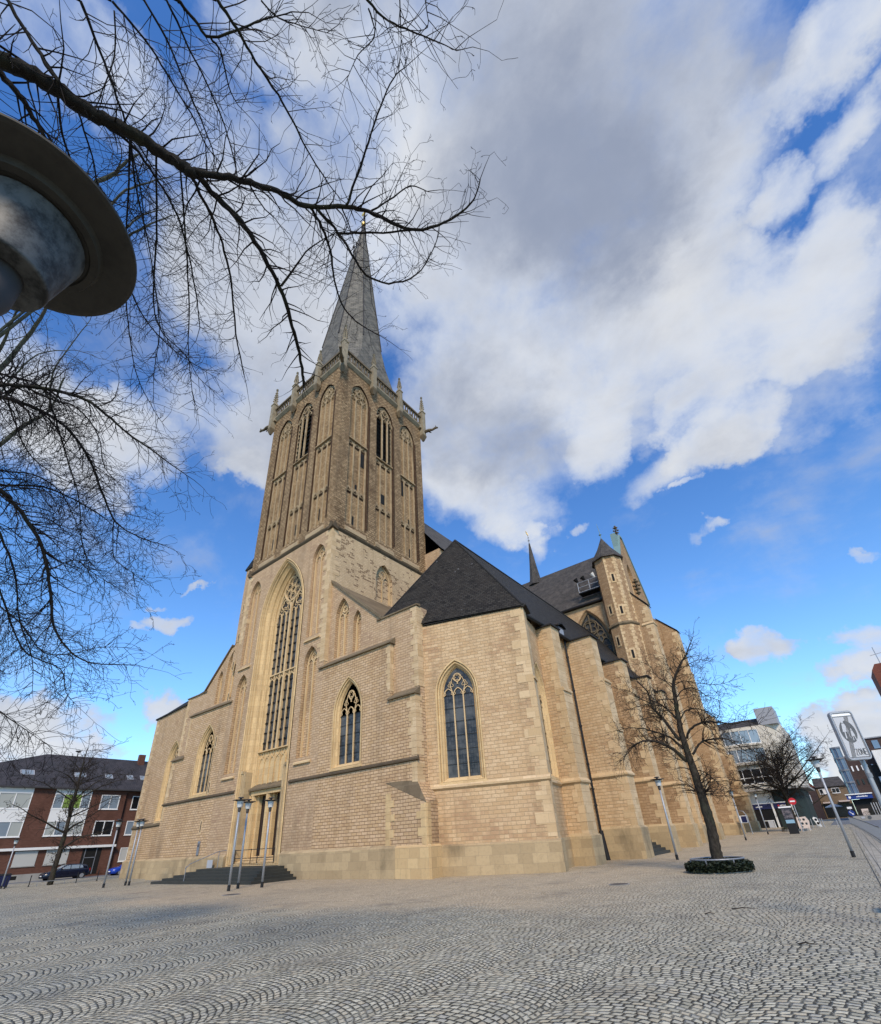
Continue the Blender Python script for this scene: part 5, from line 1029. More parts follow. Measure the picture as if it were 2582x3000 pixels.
TREE_B=[[[-11.05, -0.92, 10.2, 0.0423], [-10.84, -0.31, 10.42, 0.0402], [-10.63, 0.13, 10.59, 0.0372], [-10.45, 0.62, 10.7, 0.0339], [-10.32, 1.06, 10.72, 0.0302], [-10.32, 1.52, 10.57, 0.0263], [-10.32, 1.92, 10.4, 0.0221], [-10.27, 2.41, 10.26, 0.0176], [-10.21, 2.92, 10.07, 0.013], [-10.14, 3.33, 9.92, 0.008]], [[-11.62, -0.85, 10.28, 0.0397], [-11.33, -0.22, 10.5, 0.0373], [-11.15, 0.4, 10.51, 0.0343], [-11.1, 1.04, 10.32, 0.0309], [-11.26, 1.65, 9.81, 0.027], [-11.43, 2.12, 9.23, 0.0226], [-11.49, 2.49, 8.77, 0.0178], [-11.38, 2.98, 8.53, 0.013], [-11.14, 3.49, 8.42, 0.0079]], [[-11.9, -0.4, 9.02, 0.0479], [-11.95, 0.46, 8.69, 0.0452], [-11.95, 0.92, 8.38, 0.0407], [-12.05, 1.44, 7.84, 0.0359], [-12.2, 1.83, 7.14, 0.0304], [-12.36, 2.2, 6.27, 0.0246], [-12.32, 2.56, 5.81, 0.0189], [-12.17, 3.03, 5.53, 0.0132], [-11.79, 3.83, 5.57, 0.0074]], [[-12.96, -0.21, 9.21, 0.0282], [-12.68, 0.44, 9.28, 0.0246], [-12.31, 1.1, 9.42, 0.0205], [-12.09, 1.71, 9.28, 0.0158], [-11.92, 2.31, 9.02, 0.0107], [-11.78, 2.71, 8.71, 0.0053]], [[-12.66, 0.24, 8.72, 0.0281], [-12.81, 0.81, 8.17, 0.024], [-13.01, 1.34, 7.43, 0.0195], [-13.21, 1.72, 6.55, 0.0147], [-13.31, 2.22, 5.74, 0.0098], [-13.37, 2.45, 5.01, 0.0048]], [[-13.05, 0.57, 7.94, 0.0235], [-13.3, 1.25, 7.06, 0.0209], [-13.43, 1.72, 6.36, 0.0178], [-13.45, 2.14, 5.86, 0.0147], [-13.31, 2.78, 5.62, 0.0118], [-13.31, 3.04, 5.11, 0.0084], [-13.22, 3.35, 4.79, 0.005]], [[-11.56, -0.57, 11.19, 0.0281], [-11.36, -0.14, 11.22, 0.0255], [-11.21, 0.3, 11.17, 0.0226], [-11.4, 0.73, 10.7, 0.0195], [-11.68, 1.21, 10.03, 0.0162], [-11.97, 1.77, 9.25, 0.0128], [-12.27, 2.15, 8.35, 0.009], [-12.27, 2.43, 7.94, 0.0051]], [[-10.91, -0.03, 10.74, 0.023], [-10.84, 0.5, 10.69, 0.02], [-10.7, 0.94, 10.7, 0.0166], [-10.82, 1.49, 10.35, 0.0131], [-11.09, 1.86, 9.79, 0.0092], [-11.11, 2.25, 9.52, 0.0051]], [[-11.11, -0.75, 10.94, 0.0223], [-11.12, -0.36, 10.8, 0.0192], [-11.45, 0.11, 10.22, 0.016], [-11.7, 0.67, 9.66, 0.0126], [-11.68, 1.46, 9.41, 0.0091], [-11.45, 2.03, 9.45, 0.0051]], [[-12.43, 0.04, 9.68, 0.0238], [-12.43, 0.32, 9.49, 0.0203], [-12.23, 0.83, 9.58, 0.017], [-12.17, 1.4, 9.4, 0.0134], [-12.35, 1.97, 8.79, 0.0094], [-12.61, 2.56, 7.89, 0.0052]], [[-13.05, 1.78, 4.6, 0.0153], [-12.89, 1.97, 4.42, 0.0117], [-12.71, 2.35, 4.14, 0.0081], [-12.51, 2.79, 3.82, 0.0044]], [[-13.02, 1.33, 6.62, 0.0163], [-12.97, 1.77, 6.33, 0.0142], [-12.95, 2.3, 5.81, 0.0121], [-12.75, 2.76, 5.83, 0.0099], [-12.48, 3.18, 6.02, 0.0076], [-12.21, 3.7, 6.08, 0.0051]], [[-11.55, 2.46, 8.79, 0.0128], [-11.81, 2.72, 8.11, 0.0103], [-11.8, 2.92, 7.89, 0.0077], [-11.71, 3.3, 7.72, 0.0052]], [[-12.38, 1.79, 7.47, 0.0145], [-12.1, 2.12, 7.78, 0.0116], [-12.05, 2.44, 7.61, 0.0084], [-11.96, 3.11, 7.33, 0.0051]]]
TREE_C=[[[-17.43, -0.91, 15.04, 0.0813], [-16.82, -0.65, 15.81, 0.0716], [-16.12, -0.5, 16.61, 0.0611], [-15.39, -0.39, 17.36, 0.0503], [-14.67, -0.44, 18.04, 0.039]], [[-19.48, -0.16, 13.88, 0.0768], [-19.0, 0.19, 14.61, 0.0654], [-18.36, 0.56, 15.49, 0.0533], [-17.89, 0.89, 16.08, 0.0407], [-17.06, 0.83, 17.05, 0.0271]], [[-17.75, -0.41, 14.64, 0.0342], [-16.86, -0.3, 15.78, 0.0272], [-16.14, -0.03, 16.6, 0.02], [-15.68, 0.6, 17.07, 0.0128]], [[-17.89, 0.89, 16.08, 0.0325], [-17.06, 0.51, 17.07, 0.0249], [-16.3, 0.58, 17.87, 0.0178], [-15.47, 0.7, 18.65, 0.0107]], [[-16.46, -0.85, 16.22, 0.0481], [-15.75, -0.92, 16.98, 0.0335], [-15.1, -0.94, 17.62, 0.0191]], [[-11.88, -0.76, 20.15, 0.0626], [-11.42, -0.49, 20.45, 0.0524], [-10.99, -0.39, 20.7, 0.0419], [-10.59, -0.21, 20.93, 0.0314]], [[-11.95, -0.18, 20.12, 0.0386], [-11.52, -0.08, 20.39, 0.0309], [-10.93, 0.32, 20.74, 0.0234], [-10.43, 0.68, 21.01, 0.0157]], [[-12.26, 0.36, 19.91, 0.0332], [-11.76, 0.54, 20.23, 0.0232], [-11.28, 0.88, 20.52, 0.0134]], [[-12.39, 0.5, 19.82, 0.0401], [-11.81, 0.81, 20.19, 0.0283], [-11.23, 1.15, 20.53, 0.0162]]]
TREE_R=[[[-4.73, 22.91, 0.52, 0.2213], [-4.7, 22.91, 0.97, 0.2089], [-4.65, 22.91, 1.47, 0.1965], [-4.64, 22.91, 2.02, 0.184], [-4.64, 22.91, 2.51, 0.1716], [-4.66, 22.91, 3.04, 0.1592], [-4.68, 22.91, 3.6, 0.1467], [-4.7, 22.91, 4.18, 0.1343], [-4.73, 22.91, 4.64, 0.1219], [-4.72, 22.91, 5.37, 0.1094], [-4.66, 22.91, 5.98, 0.097], [-4.59, 22.91, 6.6, 0.0846], [-4.48, 22.91, 7.23, 0.0722], [-4.22, 22.91, 7.7, 0.0598], [-3.9, 22.91, 8.12, 0.0474], [-3.62, 22.91, 8.4, 0.0349], [-3.39, 22.91, 8.76, 0.0225], [-3.11, 22.91, 9.14, 0.01]], [[-4.83, 22.91, 4.0, 0.0845], [-5.19, 22.74, 4.5, 0.0695], [-5.68, 22.57, 4.87, 0.0547], [-6.18, 22.4, 4.98, 0.0401], [-6.58, 22.23, 4.86, 0.0258], [-6.99, 22.06, 4.49, 0.0117]], [[-4.89, 22.91, 4.87, 0.0724], [-5.32, 23.06, 5.83, 0.0607], [-5.71, 23.2, 6.57, 0.0489], [-5.76, 23.35, 7.24, 0.0369], [-6.11, 23.49, 7.86, 0.0247], [-6.28, 23.64, 8.27, 0.0125]], [[-5.68, 23.17, 6.65, 0.0285], [-6.15, 23.11, 7.01, 0.0217], [-6.49, 23.06, 7.39, 0.0148], [-7.07, 23.01, 7.65, 0.0081]], [[-4.85, 22.91, 4.51, 0.0483], [-5.3, 23.14, 5.08, 0.0407], [-5.85, 23.36, 5.41, 0.0328], [-6.49, 23.58, 5.72, 0.0249], [-7.12, 23.81, 5.87, 0.0167], [-7.86, 24.03, 5.91, 0.0085]], [[-4.58, 22.91, 4.9, 0.0563], [-4.34, 22.77, 5.2, 0.0483], [-3.81, 22.62, 5.37, 0.0404], [-3.22, 22.49, 5.29, 0.0326], [-2.65, 22.35, 5.09, 0.0249], [-2.18, 22.21, 5.1, 0.0172], [-1.52, 22.06, 4.75, 0.0097]], [[-4.54, 22.91, 4.23, 0.0523], [-4.29, 23.03, 4.52, 0.044], [-3.98, 23.14, 4.75, 0.0358], [-3.25, 23.25, 4.71, 0.0274], [-2.92, 23.36, 4.46, 0.0189], [-2.65, 23.48, 4.13, 0.0103]], [[-4.62, 22.91, 5.72, 0.0322], [-4.37, 23.09, 6.03, 0.0264], [-4.0, 23.28, 6.12, 0.0205], [-3.59, 23.46, 5.94, 0.0144], [-3.14, 23.64, 5.64, 0.0083]], [[-4.57, 22.91, 6.6, 0.0282], [-4.13, 22.77, 6.91, 0.023], [-3.65, 22.64, 6.82, 0.0179], [-3.25, 22.51, 6.37, 0.0129], [-2.78, 22.38, 6.05, 0.0079]], [[-4.49, 22.91, 7.19, 0.0241], [-4.07, 23.01, 7.33, 0.0197], [-3.55, 23.12, 7.14, 0.0152], [-2.93, 23.22, 6.94, 0.0107], [-2.37, 23.32, 6.95, 0.0062]], [[-4.55, 22.91, 6.54, 0.0282], [-5.0, 22.73, 6.65, 0.023], [-5.58, 22.56, 6.53, 0.0178], [-6.14, 22.39, 6.48, 0.0128], [-6.63, 22.22, 6.38, 0.0078]], [[-4.54, 22.91, 7.02, 0.0262], [-4.79, 23.05, 7.47, 0.0213], [-5.15, 23.2, 7.85, 0.0163], [-5.33, 23.34, 8.35, 0.0112], [-5.53, 23.48, 8.82, 0.0062]], [[-4.77, 22.91, 5.75, 0.0443], [-5.04, 23.02, 6.24, 0.0364], [-5.38, 23.14, 6.62, 0.0285], [-5.71, 23.25, 6.8, 0.0204]], [[-4.56, 22.91, 3.63, 0.0201], [-4.16, 22.62, 3.42, 0.0152], [-3.74, 22.35, 2.9, 0.0104], [-3.34, 22.06, 2.75, 0.0058]], [[-4.8, 22.91, 4.0, 0.0161], [-5.05, 22.5, 4.08, 0.0125], [-5.25, 22.08, 4.37, 0.0091], [-5.22, 21.67, 4.79, 0.0057]], [[-4.12, 22.91, 7.76, 0.0161], [-3.61, 22.91, 7.99, 0.0127], [-3.11, 22.91, 8.05, 0.0094], [-2.77, 22.91, 7.87, 0.006]], [[-4.29, 22.91, 7.62, 0.0181], [-4.48, 22.91, 8.13, 0.0121], [-4.52, 22.91, 8.61, 0.006]], [[-6.06, 22.38, 4.95, 0.0314], [-6.38, 22.22, 4.94, 0.0253], [-6.86, 22.06, 4.68, 0.0194], [-7.05, 21.91, 4.37, 0.0135], [-7.29, 21.75, 4.2, 0.0077]]]

def wander(rnd, d, k): return (d + Vector((rnd.uniform(-k, k), rnd.uniform(-k, k), rnd.uniform(-k, k)))).normalized()
def twig(mb, p, d, L, r, lvl, rnd, droop, kmax=3, dens=1.0, rmin=.002):
    n = max(3, int(L / (.10 if lvl else .16))); n = min(n, 9); st = L / n; pts = [p]; rr = [r]; q = Vector(p)
    for i in range(n):
        d = wander(rnd, d, .33); d = (d + Vector((0, 0, droop * .12))).normalized(); q = q + d * st; pts.append(q.copy()); rr.append(max(rmin, r * (1 - .75 * (i + 1) / n)))
        if lvl < kmax and i > 0 and rnd.random() < .72 * dens:
            a = d.cross(Vector((rnd.uniform(-1, 1), rnd.uniform(-1, 1), rnd.uniform(-1, 1)))).normalized()
            cd = (d * rnd.uniform(.45, .9) + a * rnd.uniform(.55, 1.0)).normalized()
            twig(mb, q.copy(), cd, L * rnd.uniform(.3, .58) * (1 - .35 * i / n), rr[-1] * .72, lvl + 1, rnd, droop, kmax, dens, rmin)
    mb.tube(pts, rr, 3 if r < .008 else 5, cap=False)
def smooth(pts, rnd, k=0.03):
    out = []
    for i in range(len(pts) - 1):
        p0 = pts[max(i - 1, 0)]; p1 = pts[i]; p2 = pts[i + 1]; p3 = pts[min(i + 2, len(pts) - 1)]
        for s in range(4):
            t = s / 4; v = []
            for c in range(4):
                v.append(.5 * (2 * p1[c] + (p2[c] - p0[c]) * t + (2 * p0[c] - 5 * p1[c] + 4 * p2[c] - p3[c]) * t * t + (3 * p1[c] - p0[c] - 3 * p2[c] + p3[c]) * t ** 3))
            j = min(k, v[3] * 1.1)
            out.append([v[0] + rnd.uniform(-j, j) * .5, v[1] + rnd.uniform(-j, j) * .5, v[2] + rnd.uniform(-j, j) * .5, max(v[3] * rnd.uniform(.93, 1.1), .0015)])
    out.append(list(pts[-1])); return out
def traced_tree(name, label, limbs, base, hub, rbase, roots, bark, twm, seed, gap, tl, droop, kmax, r0=.006, dens=1.0, skip=0.0, cat='tree', group=None, rmin=.002):
    rnd = random.Random(seed); e = tag(empty(name, base), label, cat, group); B = Vector(base)
    tb = MB(); cr = MB()
    if hub is not None:
        H = Vector(hub) - B
        tb.tube([Vector((0, 0, -.2)), H * .1 + Vector((0, 0, .1)), H * .35 + Vector((.1, -.08, 0)), H * .7, H], [rbase * 1.35, rbase, rbase * .9, rbase * .8, rbase * .62], 12)
    for li, l in enumerate(limbs):
        s = smooth(l, rnd)
        tb.tube([Vector(p[:3]) - B for p in s], [p[3] for p in s], 7 if l[0][3] > .03 else 5)
        if hub is not None and li in roots:
            a = Vector(l[0][:3]) - B; H = Vector(hub) - B; mid = a.lerp(H, .5) + Vector((0, 0, .25)); tb.tube([H, mid, a], [max(l[0][3] * 1.4, .04), l[0][3] * 1.2, l[0][3]], 7)
        acc = 0.0; tot = sum((Vector(s[i + 1][:3]) - Vector(s[i][:3])).length for i in range(len(s) - 1)); run = 0.0
        for i in range(len(s) - 1):
            p = Vector(s[i][:3]); q = Vector(s[i + 1][:3]); d = (q - p); L = d.length; run += L
            if L < 1e-5: continue
            d /= L; acc += L
            if run / tot < skip: continue
            g = gap * (1.0 + min(s[i][3], .1) * 6)
            while acc > g:
                acc -= g * rnd.uniform(.7, 1.3)
                a = d.cross(Vector((rnd.uniform(-1, 1), rnd.uniform(-1, 1), rnd.uniform(-1, 1))))
                if a.length < .05: continue
                a.normalize(); cd = (d * rnd.uniform(.35, .9) + a).normalized(); f = run / tot
                twig(cr, p.lerp(q, rnd.random()) - B, cd, tl * rnd.uniform(.45, 1.2) * (1.1 - .45 * f), min(max(s[i][3] * .4, r0 * .8), r0 * 1.7), 0, rnd, droop, kmax, dens, rmin)
        p = Vector(s[-1][:3]); d = (p - Vector(s[-4][:3])).normalized(); twig(cr, p - B, d, tl * .8, min(s[-1][3], r0), 0, rnd, droop, kmax, dens, rmin)
    tb.build('trunk', bark, e, True, recalc=False); cr.build('crown', twm, e, recalc=False)
    return e
traced_tree('bare_tree', 'nearest bare tree, black limb and twigs reaching from the upper left across the spire', TREE_A, (-5.4, -4.8, 0), (-5.0, -4.3, 8.6), .26, {0, 11, 12, 13, 14, 15, 17, 18, 19, 21, 22, 23, 24, 29}, 'bark_dark', 'twig_dark', 11, .058, .74, -.1, 3, .0065, .88, rmin=.0024)
traced_tree('bare_tree', 'bare tree with drooping black branches hanging down the left edge', TREE_B, (-15.2, -1.6, 0), (-14.2, -1.0, 9.6), .3, {0, 1, 2, 3, 4, 5, 6, 7, 8, 9, 10, 11, 14, 15, 16, 17}, 'bark_dark', 'twig_dark', 12, .05, 1.3, -.45, 3, .0088, .86, rmin=.0038)
traced_tree('bare_tree', 'pale grey green barked bare tree behind the drooping branches at left', TREE_C, (-20.5, -2.6, 0), (-19.6, -2.4, 12.8), .34, {0, 1, 2, 4, 5, 6, 7, 8}, 'bark_grey', 'twig_grey', 13, .3, 1.9, .1, 3, .012, .85, rmin=.0045)
TG = 'bare trees standing in the square'
traced_tree('bare_tree', 'bare tree growing from the ivy ring planter before the church side', [[[TREE_R[0][0][0] + .03, TREE_R[0][0][1], -.2, TREE_R[0][0][3] * 1.3]] + TREE_R[0]] + TREE_R[1:], (-4.78, 22.9, 0), None, .2, set(), 'bark', 'twig', 14, .05, 1.05, .12, 3, .0105, .9, .3, group=TG, rmin=.0048)
def wild_tree(label, base, hgt, rb, seed, spread=1.0, bark='bark', twm='twig', fork=.33, nl=15, r0=.014, gap=.17, tl=1.3, rmin=.009):
    rnd = random.Random(seed); x, y, z = base; tr = []; n = 9; cx = cy = 0
    for i in range(n + 1):
        f = i / n; cx += rnd.uniform(-.06, .06); cy += rnd.uniform(-.06, .06); tr.append([x + cx, y + cy, z + hgt * .82 * f, rb * (1 - f) ** .8 + .012])
    L = [tr]
    for k in range(nl):
        f = fork + (.92 - fork) * k / nl; i = int(f * n); p = tr[i]; a = k * 2.4 + rnd.uniform(-.4, .4); ln = hgt * (.40 - .24 * (f - fork)) * rnd.uniform(.7, 1.15) * spread; r = p[3] * .5; l = [[p[0], p[1], p[2], r]]
        el = .55 + rnd.uniform(-.1, .25); q = list(p[:3])
        for s in range(5): 
            q = [q[0] + math.cos(a) * ln / 5, q[1] + math.sin(a) * ln / 5, q[2] + ln / 5 * el]; el += rnd.uniform(-.25, .2); a += rnd.uniform(-.25, .25); l.append([*q, r * (1 - .8 * (s + 1) / 5)])
        L.append(l)
    return traced_tree('bare_tree', label, L, base, None, rb, set(), bark, twm, seed, gap, tl, .12, 3, r0, .8, .12, group=TG, rmin=rmin)
wild_tree('bare tree standing in front of the red brick house at left', (-57, 16.3, 0), 14.6, .22, 21, .95, r0=.018, rmin=.011)
wild_tree('bare tree in a low planter before the cream shop building at right', (-6.0, 75.0, gz(75)), 12.0, .30, 22, 1.4, r0=.02, fork=.38, nl=30, gap=.15, tl=1.7, rmin=.010)
wild_tree('bare tree top showing above the roof of the brick house at left', (-96, 28, 0), 19, .25, 23, .8, r0=.03, nl=12, gap=.6)
wild_tree('far bare tree behind the shop building at right, only its outer twigs showing', (-6.5, 118, 1), 13, .25, 24, 1.2, r0=.03, nl=12, gap=.6, tl=1.6)
# ring planter with ivy
rp = tag(empty('tree_planter', (-5.0, 23.9, 0)), 'low ring planter of dark ivy with a grey tubular guard rail under the tree', 'planter')
RC = (-6.05 + 5.0, 29.07 - 23.9); rp.location = (-4.78, 22.9, 0); RX = 1.0
mb = MB(); mb.revolve([(RX, -.1), (RX, .03), (RX - .1, .04), (RX - .1, -.1)], n=32); mb.build('kerb_ring', 'concrete', rp)
mb = MB(); mb.revolve([(0, .06), (RX - .1, .06)], n=32); mb.build('soil', 'soil', rp)
def leaf_ring(mb, n, r0, r1, h, seed, cx=0, cy=0):
    rnd = random.Random(seed)
    for _ in range(n):
        a = rnd.uniform(0, 6.283); r = r0 + (r1 - r0) * math.sqrt(rnd.random()); z = .05 + h * rnd.random() * (1 - .35 * ((r - r0) / (r1 - r0)) ** 4); s = rnd.uniform(.035, .075)
        c = Vector((cx + r * math.cos(a), cy + r * math.sin(a), z)); u = Vector((rnd.uniform(-1, 1), rnd.uniform(-1, 1), rnd.uniform(-.4, .6))).normalized(); v = u.cross(Vector((rnd.uniform(-1, 1), rnd.uniform(-1, 1), 1))).normalized()
        mb.poly([c - u * s, c + v * s * .6, c + u * s, c - v * s * .6])
mb = MB(); leaf_ring(mb, 6500, .2, 1.18, .38, 5); tag(mb.build('ivy', 'ivy', rp, recalc=False), kind='stuff')
mb = MB(); mb.tube([(.93 * math.cos(k * math.pi / 20), .93 * math.sin(k * math.pi / 20), .44) for k in range(41)], .028, 8, cap=False); mb.build('guard_rail', 'grey_metal', rp)
for k in range(6): mb = MB(); a = k * math.pi / 3 + .3; mb.tube([(.93 * math.cos(a), .93 * math.sin(a), -.05), (.93 * math.cos(a), .93 * math.sin(a), .44)], .025, 6); mb.build('post', 'grey_metal', rp)
# floodlights on the transept roof
fl_ = tag(empty('floodlight_rack', (-33.08, 20.7, 0)), 'steel cage with floodlights fixed on the transept roof beside the stair turret', 'floodlights')
mb = MB(); F0 = Vector((13.4, 37.7, 30.6)); F1 = Vector((16.6, 37.7, 30.6))
for dz in (0, .75, 1.5): mb.tube([F0 + Vector((0, -.6, dz)), F1 + Vector((0, -.6, dz))], .05, 6); mb.tube([F0 + Vector((0, -.6, dz)), F0 + Vector((0, 1.2, dz))], .045, 6)
for k in range(3): q = F0.lerp(F1, k / 2); mb.tube([q + Vector((0, -.6, -.1)), q + Vector((0, -.6, 1.55))], .05, 6); mb.tube([q + Vector((0, -.6, 0)), q + Vector((0, 1.2, 0))], .05, 6)
mb.build('cage', 'galvanised', fl_)
mb = MB(); mb.box(13.3, 16.7, 37.05, 38.4, 30.42, 30.55); mb.build('platform', 'iron', fl_)
for x in (13.5, 14.5, 15.9): mb = MB(); mb.tube([(x, 37.2, 32.2), (x - .25, 36.9, 32.75)], [.12, .34], 10); mb.build('floodlight', 'iron' if x < 15 else 'white_plastic', fl_)

# ---------------------------------------------------------------- left: brick apartment house
def facade_window(parent, fr, a0, a1, z0, z1, cols, pane, frame='white_plastic', d=.1, blind=None, fw=.09):
    m = MB(); fr.box(m, a0, a1, z0, z0 + fw, -.06, d); fr.box(m, a0, a1, z1 - fw, z1, -.06, d)
    for i in range(cols + 1): c = a0 + (a1 - a0 - fw) * i / cols; fr.box(m, c, c + fw, z0, z1, -.058, d)
    fr.box(m, a0 - .05, a1 + .05, z0 - .07, z0, -.08, d)
    f = m.build('window', frame, parent)
    for i in range(cols):
        c0 = a0 + fw + (a1 - a0 - fw) * i / cols; c1 = a0 + (a1 - a0 - fw) * (i + 1) / cols
        g = MB(); g.poly([fr(c0, z0 + fw, -.012), fr(c1, z0 + fw, -.012), fr(c1, z1 - fw, -.012), fr(c0, z1 - fw, -.012)]); g.build('pane', pane[i % len(pane)] if isinstance(pane, (list, tuple)) else pane, f)
    return f
AH = tag(empty('apartment_house', (-75, 20, 0)), 'three storey red brick apartment house with white window bands and dark tiled roof', 'apartment house')
FA = Frame((0, -20), (0, -19))            # s = world Y
m = MB(); m.box(-10, 0, -18, 7.2, -.3, 9.7); m.build('wall', 'red_brick', AH)
m = MB(); m.box(-10, -.35, 7.2, 30, -.3, 9.7); m.build('wall', 'red_brick', AH)
m = MB(); m.box(-.1, .04, -18, 4.0, -.3, .75); m.build('plinth', 'concrete', AH)
m = MB(); m.loft([[(.45, -19, 9.6), (.45, 30, 9.6), (-10.5, 30, 9.6), (-10.5, -19, 9.6)], [(.45, -19, 9.75), (.45, 30, 9.75), (-10.5, 30, 9.75), (-10.5, -19, 9.75)]], cap0=True, cap1=True); m.build('gutter', 'dark_zinc', AH)
m = MB(); rg = -4.8; rz = 14.25; A = [(.4, -15, 9.72), (.4, 30, 9.72), (-10.4, 30, 9.72), (-10.4, -15, 9.72)]; r1 = (rg, -1.6, rz); r2 = (rg, 30, rz)
m.poly([A[0], A[1], r2, r1]); m.poly([A[2], A[3], r1, r2]); m.poly([A[3], A[0], r1]); m.poly([A[1], A[2], r2]); rf = m.build('roof', 'pantile', AH)
m = MB(); m.box(-4.6, -4.0, 9.2, 10.0, 13.5, 15.0); m.build('chimney', 'red_brick', rf)
m = MB(); m.tube([(rg, 1.7, 14.1), (rg, 1.7, 14.9)], .05, 5); m.revolve([(0, 0), (.3, .12), (.34, .2)], (rg, 1.7, 14.7), 10); m.build('satellite_dish', 'iron', rf)
def skyl(y, z, wd, hh):
    k = (z - 9.72) / (rz - 9.72); n = Vector((rz - 9.72, 0, .4 - rg)).normalized(); up = Vector((rg - .4, 0, rz - 9.72)).normalized(); c = Vector((.4 + (rg - .4) * k, y - 20, z)) + n * .06
    m = MB(); u = Vector((0, wd / 2, 0)); v = up * hh / 2; m.loft([[c - u - v - n * .08, c + u - v - n * .08, c + u + v - n * .08, c - u + v - n * .08], [c - u - v, c + u - v, c + u + v, c - u + v]], cap1=True); s = m.build('skylight', 'zinc', rf)
    m = MB(); u *= .82; v *= .84; c = c + n * .012; m.poly([c - u - v, c + u - v, c + u + v, c - u + v]); m.build('pane', 'window_sky', s)
for y, wd in ((16.3, 1.4), (21.8, 1.3), (25.1, .9), (27.7, .8), (29.4, .8)): skyl(y, 11.5, wd, .95)
for y0, y1, lo, hi in ((12.6, 17.15, ['window_dark', 'window_sky', 'window_sky', 'blind'], ['window_dark', 'blind', 'blind']), (19.35, 23.2, ['blind', 'window_sky', 'blind', 'blind'], ['window_sky', 'green_board', 'green_board', 'window_sky'])):
    m = MB(); FA.box(m, y0, y1, 6.1, 7.4, -.05, .02); FA.box(m, y0, y1, 9.1, 9.6, -.05, .02); m.build('white_panel', 'white_paint', AH)
    facade_window(AH, FA, y0, y1, 4.5, 6.1, len(lo), lo); facade_window(AH, FA, y0, y1, 7.4, 9.1, len(hi), hi)
for z0, z1, p in ((7.4, 9.08, 'window_sky'), (4.4, 6.08, 'window_dark')): facade_window(AH, FA, 24.35, 26.5, z0, z1, 2, p)
FB = Frame((-.35, -20), (-.35, -19))
for y in (28.15, 32): 
    for z0, z1, p in ((7.4, 9.05, ['window_dark', 'green_board']), (4.4, 6.05, 'window_sky'), (1.4, 2.95, 'roller_shutter')): facade_window(AH, FB, y, y + 1.8, z0, z1, 2, p)
m = MB(); m.box(.0, .3, -18, 7.3, 3.1, 3.36); m.build('canopy_band', 'white_paint', AH)
for y0, y1 in ((17.3, 19.4), (20.2, 22.45), (13.0, 15.3)):
    m = MB(); FA.box(m, y0, y1, 1.52, 3.02, -.03, .05); s = m.build('roller_shutter', 'roller_shutter', AH); m = MB(); FA.box(m, y0 - .05, y1 + .05, 1.44, 1.51, -.08, .05); m.build('sill', 'concrete', s)
m = MB(); FA.box(m, 23.85, 27.2, .25, 3.08, -.012, .0); en = m.build('entrance_recess', 'black_hole', AH)
m = MB()
for a in (24.1, 25.3): FA.box(m, a, a + .08, .3, 3.05, -.04, -.015)
FA.box(m, 24.1, 25.38, 2.0, 2.08, -.04, -.015); m.build('door_frame', 'grey_metal', en)
m = MB(); FA.box(m, 25.9, 27.2, .25, 3.0, -.03, -.014); m.build('side_wall', 'red_brick', en)
m = MB(); FA.box(m, 17.1, 18.1, .25, .62, -.05, -.03); m.build('basement_window', 'black_hole', AH)
# rail posts, chain bars, bin
for i, (y, lab) in enumerate(((13.2, 'rail post nearest the wheelie bin at the left edge'), (14.8, 'rail post second from the left edge, before the basement window'), (18.25, 'rail post in front of the black car rear door'), (19.9, 'rail post right of the black car, before the dark entrance'), (22.1, 'rail post in front of the blue car'))):
    if i == 0:
        b0 = empty('rail_post'); m = MB(); m.revolve([(.035, -.1), (.035, .78), (.045, .79), (.03, .84)], n=10); m.build('post', 'iron', b0); m = MB(); m.revolve([(.07, 0), (.07, .04)], n=10); m.build('base', 'iron', b0); o = b0
    else: o = copy_tree(b0)
    o.location = (-57, y, 0); tag(o, 'thin dark ' + lab, 'bollard', 'rail posts along the side street')
g = tag(empty('tree_guard', (-56.8, 16.3, 0)), 'low bent steel tube guard round the foot of the left tree', 'guard rail')
m = MB(); m.tube([(0, -1.0, 0), (0, -1.0, .32), (0, 1.0, .32), (0, 1.0, 0)], .03, 6); m.build('rail', 'grey_metal', g)
bn = tag(empty('wheelie_bin', (-59.5, 13.35, 0)), 'dark blue wheelie bin cut by the left edge of the view', 'bin')
m = MB(); m.loft([[(-.28, -.5, .1), (.28, -.5, .1), (.28, .5, .1), (-.28, .5, .1)], [(-.34, -.55, .95), (.34, -.55, .95), (.34, .55, .95), (-.34, .55, .95)]], cap0=True, cap1=True); m.build('body', 'navy', bn)
m = MB(); m.loft([[(-.38, -.6, .95), (.38, -.6, .95), (.38, .6, .95), (-.38, .6, .95)], [(-.3, -.5, 1.08), (.3, -.5, 1.08), (.3, .5, 1.08), (-.3, .5, 1.08)]], cap0=True, cap1=True); m.build('lid', 'black_band', bn)
for y in (-.4, .4): m = MB(); m.tube([(.3, y, .1), (.22, y, .1)], .1, 10); m.build('wheel', 'tyre', bn)
tag(bn, None, None)
